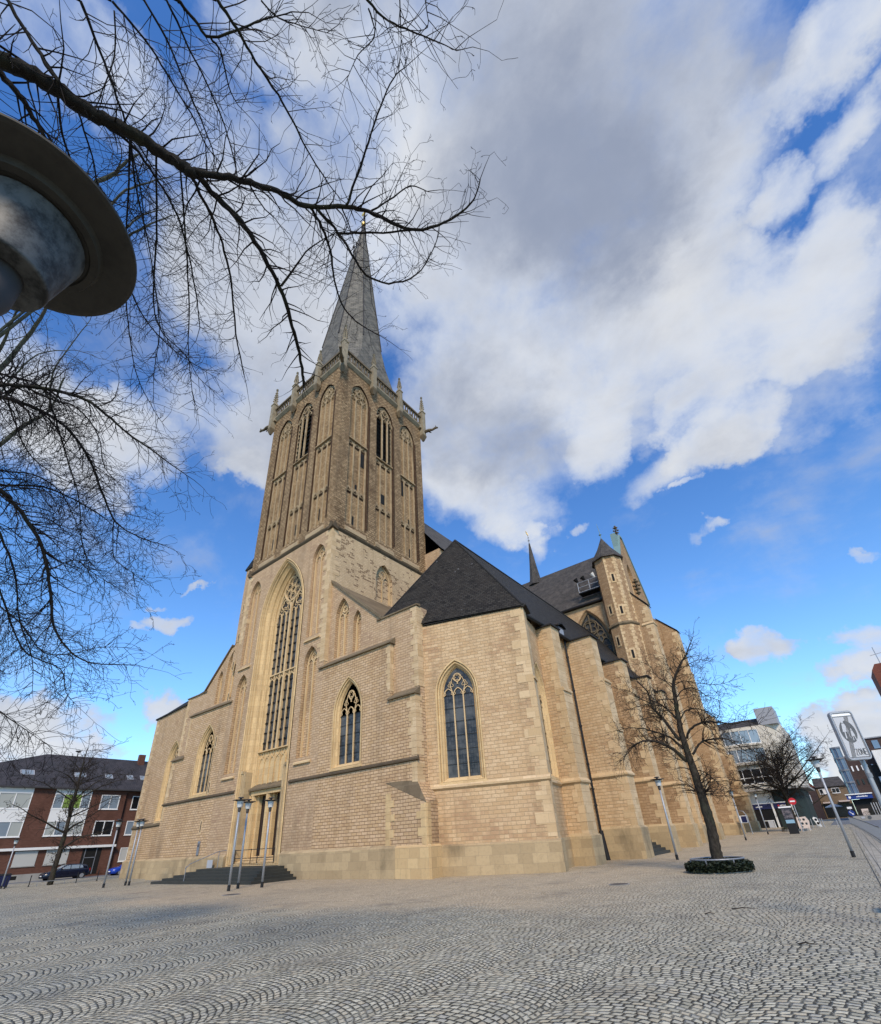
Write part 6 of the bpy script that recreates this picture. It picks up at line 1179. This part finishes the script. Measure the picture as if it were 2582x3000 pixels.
# cars (front towards -Y)
def make_car(paint, L, name, label):
    e = tag(empty(name), label, 'car', 'parked cars')
    W = .86
    sec = [(0, .30, .62, .62), (.12, .24, .72, .76), (.5, .22, .82, W), (1.15, .20, .92, W), (1.5, .2, .97, W), (L * .55, .2, .98, W), (L - .75, .22, 1.0, W), (L - .2, .26, .98, .82), (L - .02, .34, .9, .72)]
    m = MB(); m.loft([[(-w_, y, lo), (w_, y, lo), (w_ * 1.02, y, lo + .25), (w_ * 1.01, y, hi - .14), (w_ * .9, y, hi), (-w_ * .9, y, hi), (-w_ * 1.01, y, hi - .14), (-w_ * 1.02, y, lo + .25)] for y, lo, hi, w_ in sec], cap0=True, cap1=True); bd = m.build('body', paint, e, True)
    cab = [(1.12, .93, .94, .74), (1.95, .95, 1.42, .60), (2.4, .96, 1.48, .60), (L - 1.0, .97, 1.47, .59), (L - .42, .98, 1.36, .56), (L - .08, .96, 1.02, .62)]
    m = MB(); m.loft([[(-.78, y, lo), (.78, y, lo), (w_, y, hi - .03), (w_ * .85, y, hi), (-w_ * .85, y, hi), (-w_, y, hi - .03)] for y, lo, hi, w_ in cab], cap0=True, cap1=True); m.build('roof', paint, e, True)
    for sx in (-1, 1):
        def sidept(y, z):
            i = max(k for k in range(len(cab)) if cab[k][0] <= y); i = min(i, len(cab) - 2); f = (y - cab[i][0]) / (cab[i + 1][0] - cab[i][0]); hi = cab[i][2] + (cab[i + 1][2] - cab[i][2]) * f; w_ = cab[i][3] + (cab[i + 1][3] - cab[i][3]) * f; lo = cab[i][1] + (cab[i + 1][1] - cab[i][1]) * f
            t = (z - lo) / max(.02, hi - .03 - lo); return (sx * (.78 + (w_ - .78) * t + .008), y, z)
        for pts in ([(1.55, 1.02), (2.35, 1.02), (2.35, 1.38), (2.0, 1.36)], [(2.42, 1.02), (3.2, 1.02), (3.2, 1.37), (2.42, 1.38)], [(3.27, 1.04), (L - .75, 1.06), (L - .85, 1.32), (3.27, 1.36)]):
            m = MB(); m.poly([sidept(*p) for p in pts]); m.build('side_window', 'window_sky' if sx > 0 else 'window_dark', e)
        m = MB(); m.box(sx * .86 - .06, sx * .86 + .06, 1.45, 1.6, .98, 1.1); m.build('mirror', paint, e)
        for y in (.82, L - .78):
            m = MB(); m.tube([(sx * .62, y, .3), (sx * .875, y, .3)], .31, 20); wh = m.build('wheel', 'tyre', e); m = MB(); m.tube([(sx * .80, y, .3), (sx * .885, y, .3)], .205, 12); m.build('rim', 'rim', wh)
            m = MB(); m.tube([(sx * .60, y, .32), (sx * .866, y, .32)], .37, 20); m.build('wheel_arch', 'black_band', e)
        m = MB(); m.loft([[(sx * .40, .05, .56), (sx * .40, .05, .66), (sx * .42, .16, .73)], [(sx * .72, .16, .58), (sx * .74, .22, .69), (sx * .74, .42, .80)]]); m.build('headlight', 'headlight', e)
        m = MB(); m.box(sx * .70 - .07, sx * .70 + .07, L - .12, L - .01, .72, .98); m.build('taillight', 'taillight', e)
    m = MB(); m.poly([(-.70, 1.2, .975), (.70, 1.2, .975), (.55, 1.92, 1.425), (-.55, 1.92, 1.425)]); m.build('windscreen', 'window_sky', e)
    m = MB(); m.box(-.5, .5, .0, .06, .34, .5); m.build('grille', 'black_band', e)
    m = MB(); m.box(-.26, .26, -.02, .02, .42, .52); m.build('number_plate', 'sign_white', e)
    return e
c1 = make_car('car_black', 4.35, 'parked_car', 'black hatchback car parked before the brick house behind the left tree'); c1.location = (-71, 19.25, 0)
c2 = make_car('car_blue', 3.7, 'parked_car', 'bright blue small car half hidden by the church corner'); c2.location = (-69, 25.15, 0)
# ---------------------------------------------------------------- right: shop building
SY = 95.0; SZ = gz(SY)
SB = tag(empty('shop_building', (-12, SY, SZ)), 'cream and white shop building with rounded window bays and navy shop fronts', 'building')
FS_ = Frame((12, 0), (13, 0))              # s = world X, z above local ground
def rounded(x0, x1, y0, y1, r, z0, z1):
    pts = [(x0, y0)] + [(x1 - r + r * math.sin(R(a)), y0 + r - r * math.cos(R(a))) for a in range(0, 91, 15)] + [(x1, y1), (x0, y1)]
    return [(x, y) for x, y in pts]
m = MB(); m.prism(rounded(-10, 7.1, 0, 18, 3.2, 0, 1), 5.5, 15.0); m.build('upper_wall', 'cream_render', SB)
m = MB(); m.prism(rounded(-10, 7.6, -1.2, 18, 3.6, 0, 1), 5.2, 5.5); m.build('canopy', 'concrete', SB)
m = MB(); m.box(-10, 3.6, .8, 18, -.5, 5.2); m.build('ground_floor_wall', 'white_render', SB)
m = MB(); m.prism(rounded(2.6, 6.6, .6, 16, 3.4, 0, 1), -.3, 5.2); m.build('curved_glass_wall', 'dark_green_wall', SB)
m = MB(); m.loft([[(-10, .3, 15), (6.2, .3, 15), (6.2, 18, 15), (-10, 18, 15)], [(-10, 2.2, 16.4), (4.6, 2.2, 16.4), (4.6, 16, 16.4), (-10, 16, 16.4)]], cap1=True); m.build('roof', 'dark_zinc', SB)
m = MB(); m.box(4.3, 7.0, .15, 6, 14.9, 17.6); m.build('roof_block', 'zinc', SB)
def band(z0, z1, x0, x1, cols, r, y0, pane, mt='white_plastic', rows=1):
    """a band of windows that bulges forward in a shallow curve"""
    n = cols * 2; W_ = x1 - x0
    def P(f, z, dd=0): a = (f - .5) * 2; return (x0 + W_ * f, y0 - r * (1 - a * a) - dd, z)
    g = MB(); g.loft([[P(i / n, z0) for i in range(n + 1)], [P(i / n, z1) for i in range(n + 1)]], closed=False); w_ = g.build('window_band', pane, SB)
    f = MB()
    for i in range(cols + 1): f.tube([P(i / cols, z0, .04), P(i / cols, z1, .04)], .06, 4)
    for z in [z0 + (z1 - z0) * k / rows for k in range(rows + 1)]: f.tube([P(i / n, z, .04) for i in range(n + 1)], .07, 4)
    f.build('frame', mt, w_)
    for zz in (z0 - .35, z1):
        s = MB(); s.loft([[P(i / n, zz, .12) for i in range(n + 1)] + [(x1, y0 + .1, zz), (x0, y0 + .1, zz)], [P(i / n, zz + .33, .12) for i in range(n + 1)] + [(x1, y0 + .1, zz + .33), (x0, y0 + .1, zz + .33)]], cap0=True, cap1=True); s.build('ledge', 'cream_render', w_)
band(6.3, 8.5, -4.2, 3.6, 6, .05, -.06, 'window_dark')
m = MB()
for k in range(6): m.box(-4.1 + 1.3 * k, -2.95 + 1.3 * k, -.16, -.1, 7.15, 7.25)
m.build('transoms', 'white_plastic', SB)
band(9.5, 11.5, -3.8, 3.8, 6, 1.0, -.06, 'window_sky'); band(12.3, 14.4, -3.8, 3.8, 6, 1.0, -.06, 'window_sky')
for x0, x1 in ((-1.0, 2.05), (2.3, 4.6)):
    m = MB(); m.box(x0, x1, .62, .79, 0, 2.6); s = m.build('shop_window', 'window_dark', SB); m = MB(); m.box(x0, x1, .5, .62, 2.62, 3.35); si = m.build('sign_board', 'navy', s)
    m = MB(); rnd = random.Random(int(x0 * 7)); x = x0 + .9
    for k in range(8): wd = rnd.uniform(.06, .13); m.box(x, x + wd, .47, .5, 2.9, 2.9 + rnd.uniform(.1, .2)); x += wd + .035
    m.build('lettering', 'sign_white', si)
    m = MB(); m.box(x0 - .14, x0, .55, .75, 0, 3.45); m.box(x1, x1 + .14, .55, .75, 0, 3.45); m.box(x0, x1, .55, .75, 3.36, 3.5); m.build('pillar', 'white_paint', s)
m = MB(); m.revolve([(0, 0), (.13, .03), (.13, .06), (0, .09)], n=10); o = m.build('crest', 'sign_red', SB); o.location = (3.0, .46, 2.98); o.rotation_euler = (R(90), 0, 0)
bs = tag(empty('bike_stand', (-11.4, 93.6, gz(93.6))), 'pale metal hoop stand in front of the left navy shop window', 'bicycle stand')
m = MB(); m.tube([(0, 0, 0), (0, 0, 1.0), (1.3, 0, 1.0), (1.3, 0, 0)], .06, 6); m.build('hoop', 'white_paint', bs)
m = MB(); m.box(.5, 1.2, -.03, .03, .05, .95); m.build('panel', 'sign_grey', bs)
# information stele, planter, panels, bollards
st = tag(empty('information_stele', (-5.58, 64.9, gz(64.9))), 'tall dark information pillar with a white top plate in front of the planter', 'information pillar')
m = MB(); m.box(-.42, .42, -.12, .12, -.1, 2.42); m.build('pillar', 'black_band', st)
m = MB(); m.box(-.42, .42, -.135, -.12, 1.35, 2.36); m.build('poster', 'poster', st)
m = MB(); m.box(-.38, .38, -.14, -.125, .98, 1.3); m.build('map', 'poster_blue', st)
m = MB(); m.box(-.62, .5, -.16, .16, 2.42, 2.56); m.build('top_plate', 'sign_white', st)
pl2 = tag(empty('tree_planter', (-6.1, 74.6, gz(74.6))), 'low dark hedge planter round the tree before the shop building', 'planter')
m = MB(); m.revolve([(1.5, -.1), (1.5, .2), (1.4, .22), (1.4, 0)], n=24); m.build('kerb_ring', 'concrete', pl2)
m = MB(); leaf_ring(m, 2600, .2, 1.5, .5, 8); tag(m.build('hedge', 'ivy', pl2, recalc=False), kind='stuff')
cp_ = tag(empty('perforated_screen', (-5.1, 72.9, gz(72.9))), 'cream coloured screen with round and square holes behind the dark pillar', 'screen')
m = MB(); m.holed([[(-.55, 0, .25), (.5, 0, .25), (.62, 0, 1.0), (.4, 0, 1.45), (-.5, 0, 1.4)]] + [[(c + r * math.cos(k * .785), 0, z + r * math.sin(k * .785)) for k in range(8)] for c, z, r in ((-.25, 1.15, .14), (.15, 1.15, .13), (-.1, .75, .14), (.3, .72, .13), (-.2, .42, .1))])
o = m.build('panel', 'cream_panel', cp_); sm = o.modifiers.new('thickness', 'SOLIDIFY'); sm.thickness = .08
m = MB(); m.tube([(-.4, 0, -.1), (-.4, 0, .4)], .04, 6); m.tube([(.4, 0, -.1), (.4, 0, .4)], .04, 6); m.build('legs', 'cream_panel', cp_)
for i, (x, y, lab) in enumerate(((-5.55, 85.6, 'leftmost'), (-5.05, 85.6, 'second from left'), (-4.55, 85.6, 'middle one'), (-4.05, 84.4, 'second from right'), (-3.75, 83.2, 'rightmost'), (-2.2, 80.0, 'separate'))):
    if i == 0: b1_ = empty('bollard'); m = MB(); m.revolve([(.05, -.1), (.05, 1.0), (.04, 1.02)], n=8); m.build('post', 'galvanised', b1_); m = MB(); m.revolve([(.07, 0), (.07, .05)], n=8); m.build('base', 'galvanised', b1_); o = b1_
    else: o = copy_tree(b1_)
    o.location = (x, y, gz(y)); tag(o, 'thin grey steel bollard by the dark curved wall, ' + lab + (' of the row' if i < 5 else ' one out on the paving'), 'bollard', 'grey bollards by the shop corner')
wb = tag(empty('white_stand', (-4.1, 83.9, gz(83.9))), 'white curved stand with two black round openings at the shop corner', 'stand')
m = MB(); m.loft([[(-.35, -.1, .3), (-.05, -.1, .05), (.1, -.1, .1), (-.05, -.1, .6), (-.1, -.1, 1.1), (-.45, -.1, 1.25), (-.6, -.1, 1.1)], [(-.35, .1, .3), (-.05, .1, .05), (.1, .1, .1), (-.05, .1, .6), (-.1, .1, 1.1), (-.45, .1, 1.25), (-.6, .1, 1.1)]], cap0=True, cap1=True); m.build('body', 'white_plastic', wb)
for z, x in ((.92, -.28), (.5, -.17)): m = MB(); m.tube([(x, -.13, z), (x, -.1, z)], .15, 12); m.build('opening', 'black_hole', wb)
ne = tag(empty('no_entry_sign', (-5.15, 70, gz(70))), 'round red no entry sign with white bar on a grey post', 'road sign')
m = MB(); m.tube([(0, 0, 0), (0, 0, 3.4)], .05, 8); m.build('post', 'galvanised', ne)
m = MB(); m.tube([(0, -.09, 3.05), (0, -.06, 3.05)], .36, 24); m.build('disc', 'sign_red', ne)
m = MB(); m.box(-.24, .24, -.1, -.085, 2.98, 3.12); m.build('bar', 'sign_white', ne)
pp = tag(empty('information_board', (-10.5, 69.9, gz(69.9))), 'blue information board between bent steel tubes at the end of the church', 'information board')
m = MB(); m.tube([(-.45, 0, 0), (-.45, 0, 2.6), (.2, 0, 2.4), (.45, 0, 1.9), (.45, 0, 0)], .045, 6); m.build('frame', 'galvanised', pp)
m = MB(); m.box(-.38, .38, -.04, .04, 1.2, 1.95); m.build('board', 'sign_white', pp); m = MB(); m.box(-.22, .34, -.05, -.04, 1.24, 1.9); m.build('poster', 'navy', pp)
# zone sign, near right
ZS = tag(empty('zone_sign', (.40, 11.42, 0)), 'grey end of pedestrian zone sign reading ZONE on a steel pole at right', 'road sign')
m = MB(); m.tube([(.0, .1, -.2), (-.005, .1, 2.35), (-.02, .1, 3.2)], .038, 12); m.build('pole', 'galvanised', ZS, True)
for z in (1.62, 2.2): m = MB(); m.tube([(0, .1, z), (0, .1, z + .07)], .046, 12); m.build('clamp', 'grey_metal', ZS)
p0 = Vector((.205 - .40, 11.19 - 11.42, 0)); p1 = Vector((.535 - .40, 11.36 - 11.42, 0)); ZF = Frame(p0, p1); ZW = ZF.len; ZB, ZT_ = 2.47, 3.31
def rrect(a0, a1, z0, z1, r, d, n=5):
    o = []
    for cx, cz, s in ((a1 - r, z0 + r, -90), (a1 - r, z1 - r, 0), (a0 + r, z1 - r, 90), (a0 + r, z0 + r, 180)):
        for k in range(n + 1): a = R(s + 90 * k / n); o.append(ZF(cx + r * math.cos(a), cz + r * math.sin(a), d))
    return o
m = MB(); m.loft([rrect(0, ZW, ZB, ZT_, .06, .06), rrect(0, ZW, ZB, ZT_, .06, -.02), rrect(.008, ZW - .008, ZB + .008, ZT_ - .008, .055, -.03), rrect(.02, ZW - .02, ZB + .03, ZT_ - .03, .04, -.03), rrect(.024, ZW - .024, ZB + .04, ZT_ - .04, .03, -.012)], cap0=True); m.build('frame', 'galvanised', ZS)
m = MB(); m.poly(rrect(.02, ZW - .02, ZB + .035, ZT_ - .035, .03, -.011)); m.build('plate', 'sign_light', ZS)
m = MB(); fr = ZF; fr.box(m, .035, ZW - .035, ZT_ - .085, ZT_ - .045, -.014, -.011); m.build('top_strip', 'sign_white', ZS); m = MB()
fr.box(m, .03, ZW - .03, ZB + .045, ZB + .055, -.0135, -.011); fr.box(m, .03, ZW - .03, ZT_ - .1, ZT_ - .09, -.0135, -.011)
for a in (.03, ZW - .036): fr.box(m, a, a + .006, ZB + .05, ZT_ - .095, -.0135, -.011)
m.build('border', 'sign_dark', ZS)
cx_, cz_ = ZW * .5, ZB + .48
m = MB(); m.poly([fr(cx_ + ZW * .33 * math.cos(R(a)), cz_ + .19 * math.sin(R(a)), -.0125) for a in range(0, 360, 12)]); m.build('disc', 'sign_dark', ZS)
def figure(mb, x, z, s, sk):
    mb.poly([fr(x + .022 * s * math.cos(R(a)), z + .155 * s + .026 * s * math.sin(R(a)), -.014) for a in range(0, 360, 30)])
    mb.poly([fr(x - .022 * s, z + .12 * s, -.014), fr(x - .045 * s * sk, z - .03 * s, -.014), fr(x + .045 * s * sk, z - .03 * s, -.014), fr(x + .022 * s, z + .12 * s, -.014)])
    for q in (-1, 1): mb.poly([fr(x + q * .012 * s, z - .02 * s, -.0142), fr(x + q * .03 * s, z - .02 * s, -.0142), fr(x + q * .045 * s, z - .15 * s, -.0142), fr(x + q * .025 * s, z - .15 * s, -.0142)])
m = MB(); figure(m, cx_ - .035, cz_ + .03, .95, 1.2); figure(m, cx_ + .05, cz_ - .06, .62, 1.0)
m.build('pedestrians', 'sign_light', ZS, recalc=False)
m = MB()
for k in range(4):
    a = k * .017; m.poly([fr(ZW * .19 + a, ZB + .06, -.0165), fr(ZW * .19 + a + .010, ZB + .06, -.0165), fr(ZW * .58 + a + .010, ZT_ - .1, -.0165), fr(ZW * .58 + a, ZT_ - .1, -.0165)])
m.build('stripes', 'sign_stripe', ZS)
m = MB(); x0 = ZW * .43; z0 = ZB + .085; hL = .10; wL = .033; gp = .0125; r_ = .0052
def strokes(L_):
    for a in L_: fr.bar(m, [(x0 + u * wL, z0 + v * hL) for u, v in a], r_, -.0155)
for letter in ([[(0, 1), (1, 1), (0, 0), (1, 0)]], [[(.5, 1), (0, .75), (0, .25), (.5, 0), (1, .25), (1, .75), (.5, 1)]], [[(0, 0), (0, 1), (1, 0), (1, 1)]], [[(1, 1), (0, 1), (0, 0), (1, 0)], [(0, .5), (.85, .5)]]): strokes(letter); x0 += wL + gp
m.build('lettering', 'sign_dark', ZS)
# hoop railing along the road
RL = tag(empty('street_railing', (0, 42, 0)), 'long low grey railing of vertical bars along the road at right', 'railing')
def rx(y): return .66 - .0235 * (y - 42) - .00022 * (y - 42) ** 2
m = MB(); yy = [38 + k * 2 for k in range(28)]
for zz in (.95, .12): m.tube([(rx(y), y - 42, gz(y) + zz) for y in yy], .028, 5)
m.build('rails', 'grey_metal', RL)
m = MB(); y = 38
while y < 92: m.tube([(rx(y), y - 42, gz(y) - .05), (rx(y), y - 42, gz(y) + .95)], .014, 4); y += .28
tag(m.build('bars', 'grey_metal', RL), kind='stuff')
bq_ = tag(empty('bench', (.28, 13.3, 0)), 'end of a pale grey bench with a black leg cut by the right edge', 'bench')
m = MB(); m.box(-.30, 1.6, -.3, .3, .40, .47); m.build('seat', 'galvanised', bq_)
for x in (-.1, 1.2): m = MB(); m.box(x, x + .12, -.22, .22, -.05, .40); m.build('leg', 'black_band', bq_)
# ---------------------------------------------------------------- far right street
def house(name, label, x0, x1, y, dep, eave, ridge, wallm, roofm, wins=(), z0=None, gable=False):
    z = gz(y) if z0 is None else z0; e = tag(empty(name, ((x0 + x1) / 2, y, z)), label, 'house'); hw = (x1 - x0) / 2; f = Frame((0, 0), (1, 0))
    m = MB(); m.box(-hw, hw, 0, dep, -.5, eave); m.build('wall', wallm, e)
    m = MB()
    if gable: m.loft([[(-hw - .2, -.25, eave - .1), (0, -.25, ridge), (hw + .2, -.25, eave - .1)], [(-hw - .2, dep, eave - .1), (0, dep, ridge), (hw + .2, dep, eave - .1)]], cap0=True, cap1=True)
    else: m.loft([[(-hw - .2, -.35, eave - .05), (-hw - .2, dep / 2, ridge), (-hw - .2, dep, eave - .05)], [(hw + .2, -.35, eave - .05), (hw + .2 - .8, dep / 2, ridge), (hw + .2, dep, eave - .05)]], cap0=True, cap1=True)
    rf_ = m.build('roof', roofm if not gable else roofm, e)
    for (a0, a1, b0, b1, c, p) in wins: facade_window(e, f, a0, a1, b0, b1, c, p)
    return e
hb = house('brick_house', 'low ochre brick house with dark roof at the end of the street', -5.6, .2, 150, 9, 6.7, 8.9, 'ochre_brick', 'slate_pale', [(.0, 1.5, 5.2, 6.3, 2, 'window_dark'), (-2.4, -.9, 5.2, 6.3, 2, ['window_dark', 'white_paint'])])
m = MB(); m.box(-2.5, -1.0, -.6, 0, 3.2, 3.5); m.build('awning', 'cream_panel', hb); m = MB(); m.box(.5, 2.6, -1.2, 0, 3.3, 3.6); m.build('awning', 'cream_panel', hb)
m = MB(); m.box(-2.6, 2.8, -.12, -.05, .3, 2.9); m.build('shop_window', 'window_dark', hb)
hr_ = house('red_brick_house', 'narrow red brick house with steep gable left of the ochre house', -9.4, -5.7, 146, 9, 6.8, 9.6, 'brown_brick', 'tower_brick', [(-.6, .6, 3.4, 5.2, 2, 'window_blue')], gable=True)
m = MB(); m.box(.0, 1.3, 1.5, 2.4, 7.5, 10.6); m.build('chimney', 'tower_brick', hr_)
gb = tag(empty('corner_building', (0, 120, gz(120))), 'dark brick corner building with a rounded glazed bay and blue shop sign', 'building')
m = MB(); m.box(1.5, 6.2, .2, 16, -.5, 10.6); m.build('wall', 'brown_brick', gb)
m = MB(); m.prism([(.2, .6), (.5, .1), (1.0, -.15), (1.7, -.2), (1.7, 8), (.2, 8)], 3.9, 12.2); by = m.build('glazed_bay', 'window_blue', gb)
m = MB()
for z in (3.9, 6.0, 8.1, 10.2, 12.1): m.prism([(.08, .55), (.42, .0), (.95, -.27), (1.75, -.32), (1.75, 8), (.08, 8)], z, z + .28)
for x, y in ((.2, .55), (.55, .02), (1.05, -.2), (1.6, -.24)): m.tube([(x, y, 3.9), (x, y, 12.3)], .05, 4)
m.build('mullions', 'grey_metal', by)
for k in range(5):
    for z, hh in ((7.9, .9), (5.6, .9)):
        m = MB(); m.box(2.1 + k * .75, 2.32 + k * .75, .1, .19, z + .03 * k, z + hh); m.build('window', 'sign_white' if z > 6 else 'window_dark', gb)
m = MB(); m.box(-.4, 3.3, -.9, .1, 3.3, 4.0); sg_ = m.build('shop_sign', 'sign_blue', gb)
m = MB(); m.box(-.5, 3.4, -1.1, .1, 4.02, 4.2); m.build('canopy_edge', 'white_paint', sg_)
m = MB(); rnd = random.Random(4); x = 1.0
while x < 2.6: wd = rnd.uniform(.06, .13); m.box(x, x + wd, -.93, -.9, 3.6, 3.6 + rnd.uniform(.12, .24)); x += wd + .03
m.build('lettering', 'sign_white', sg_)
m = MB(); m.poly([(-.15, -.92, 3.85), (.2, -.92, 3.85), (.2, -.92, 3.55), (.02, -.92, 3.4), (-.15, -.92, 3.55)]); m.build('shield', 'sign_white', sg_)
m = MB(); m.box(.2, 4.5, .0, .15, -.3, 3.25); m.build('shop_front', 'louvre', gb)
for k in range(5): m = MB(); m.box(2.6 + k * .36, 2.72 + k * .36, -.08, -.03, .4, 2.6); m.build('shutter_bar', 'sign_grey', gb)
m = MB(); m.box(.9, 1.9, -.1, -.03, .6, 1.7); m.build('window_display', 'cream_panel', gb)
m = MB(); m.box(4.4, 6.6, -.5, .2, -.4, 8.6); m.build('dark_annex', 'louvre', gb)
m = MB(); m.box(5.3, 5.75, -.55, -.5, 5.2, 6.6); m.build('annex_window', 'sign_white', gb)
wh_ = tag(empty('white_building', (10.5, 118, gz(118))), 'plain white rendered building with brown upper storey behind the zone sign', 'building')
m = MB(); m.box(-4.6, 8, 0, 16, -.5, 10.9); m.build('wall', 'white_render', wh_); m = MB(); m.box(-4.7, 8, .8, 16, 10.9, 13.0); m.build('upper_storey', 'brown_brick', wh_)
for x in (-4.0, -2.4): m = MB(); m.box(x, x + .9, .7, .8, 11.2, 12.6); m.build('window', 'window_blue', wh_)
m = MB(); m.box(-4.8, 8, .6, 16, 13.0, 13.2); m.build('roof_edge', 'zinc', wh_)
bt = tag(empty('brick_tower', (15.2, 120, gz(120))), 'red brown brick tower with a thin metal cross at the right edge', 'tower')
m = MB(); m.loft([[(-3.9, -2, z), (3, -2, z), (3, 5, z), (-3.9, 5, z)] for z in (-1, 24.6)] + [[(-3.2, -2, 25.6), (3, -2, 25.6), (3, 5, 25.6), (-3.2, 5, 25.6)]], cap0=True, cap1=True); m.build('shaft', 'tower_brick', bt)
m = MB(); m.tube([(-2.1, 0, 25.5), (-2.1, 0, 29.2)], .07, 6); m.tube([(-3.0, 0, 27.7), (-1.2, 0, 27.9)], .06, 6); m.build('cross', 'galvanised', bt)
lw_ = tag(empty('low_wall', (.5, 110, gz(110))), 'low concrete wall with small round signs beside the road', 'wall')
m = MB(); m.box(-1.0, 4.0, 0, .4, -.3, .75); m.build('wall', 'concrete', lw_)
m = MB(); m.tube([(1.0, -.06, .45), (1.0, -.01, .45)], .25, 16); m.build('round_sign', 'sign_dark', lw_); m = MB(); m.box(-.1, .4, -.06, -.01, .3, .6); m.build('panel', 'sign_grey', lw_)
hg = tag(empty('street_bush', (2.0, 112.5, gz(112))), 'dark green clipped bush behind the low concrete wall', 'bush')
m = MB(); leaf_ring(m, 1500, .0, 1.3, 1.5, 9); tag(m.build('leaves', 'ivy', hg, recalc=False), kind='stuff')
ar = tag(empty('arrow_sign', (-.55, 104, gz(104))), 'round blue sign with white arrow pointing down right beside the road', 'road sign')
m = MB(); m.tube([(0, 0, 0), (0, 0, 2.2)], .05, 6); m.build('post', 'galvanised', ar); m = MB(); m.tube([(0, -.1, 1.25), (0, -.06, 1.25)], .42, 20); m.build('disc', 'sign_blue', ar)
m = MB(); m.poly([(-.25, -.12, 1.45), (-.17, -.12, 1.5), (.12, -.12, 1.18), (.18, -.12, 1.26), (.24, -.12, 1.02), (.0, -.12, 1.05), (.06, -.12, 1.12)]); m.build('arrow', 'sign_white', ar); m = MB(); m.box(-.3, .3, -.1, -.06, 1.85, 2.15); m.build('panel', 'sign_white', ar)
um = tag(empty('street_cafe_parasol', (-3.2, 135, gz(135))), 'cream folded cafe parasol at the end of the street', 'parasol')
m = MB(); m.tube([(0, 0, 0), (0, 0, 2.6)], .05, 6); m.build('pole', 'galvanised', um); m = MB(); m.revolve([(1.5, 2.3), (1.45, 2.4), (.05, 3.0)], n=8); m.build('canopy', 'cream_panel', um)
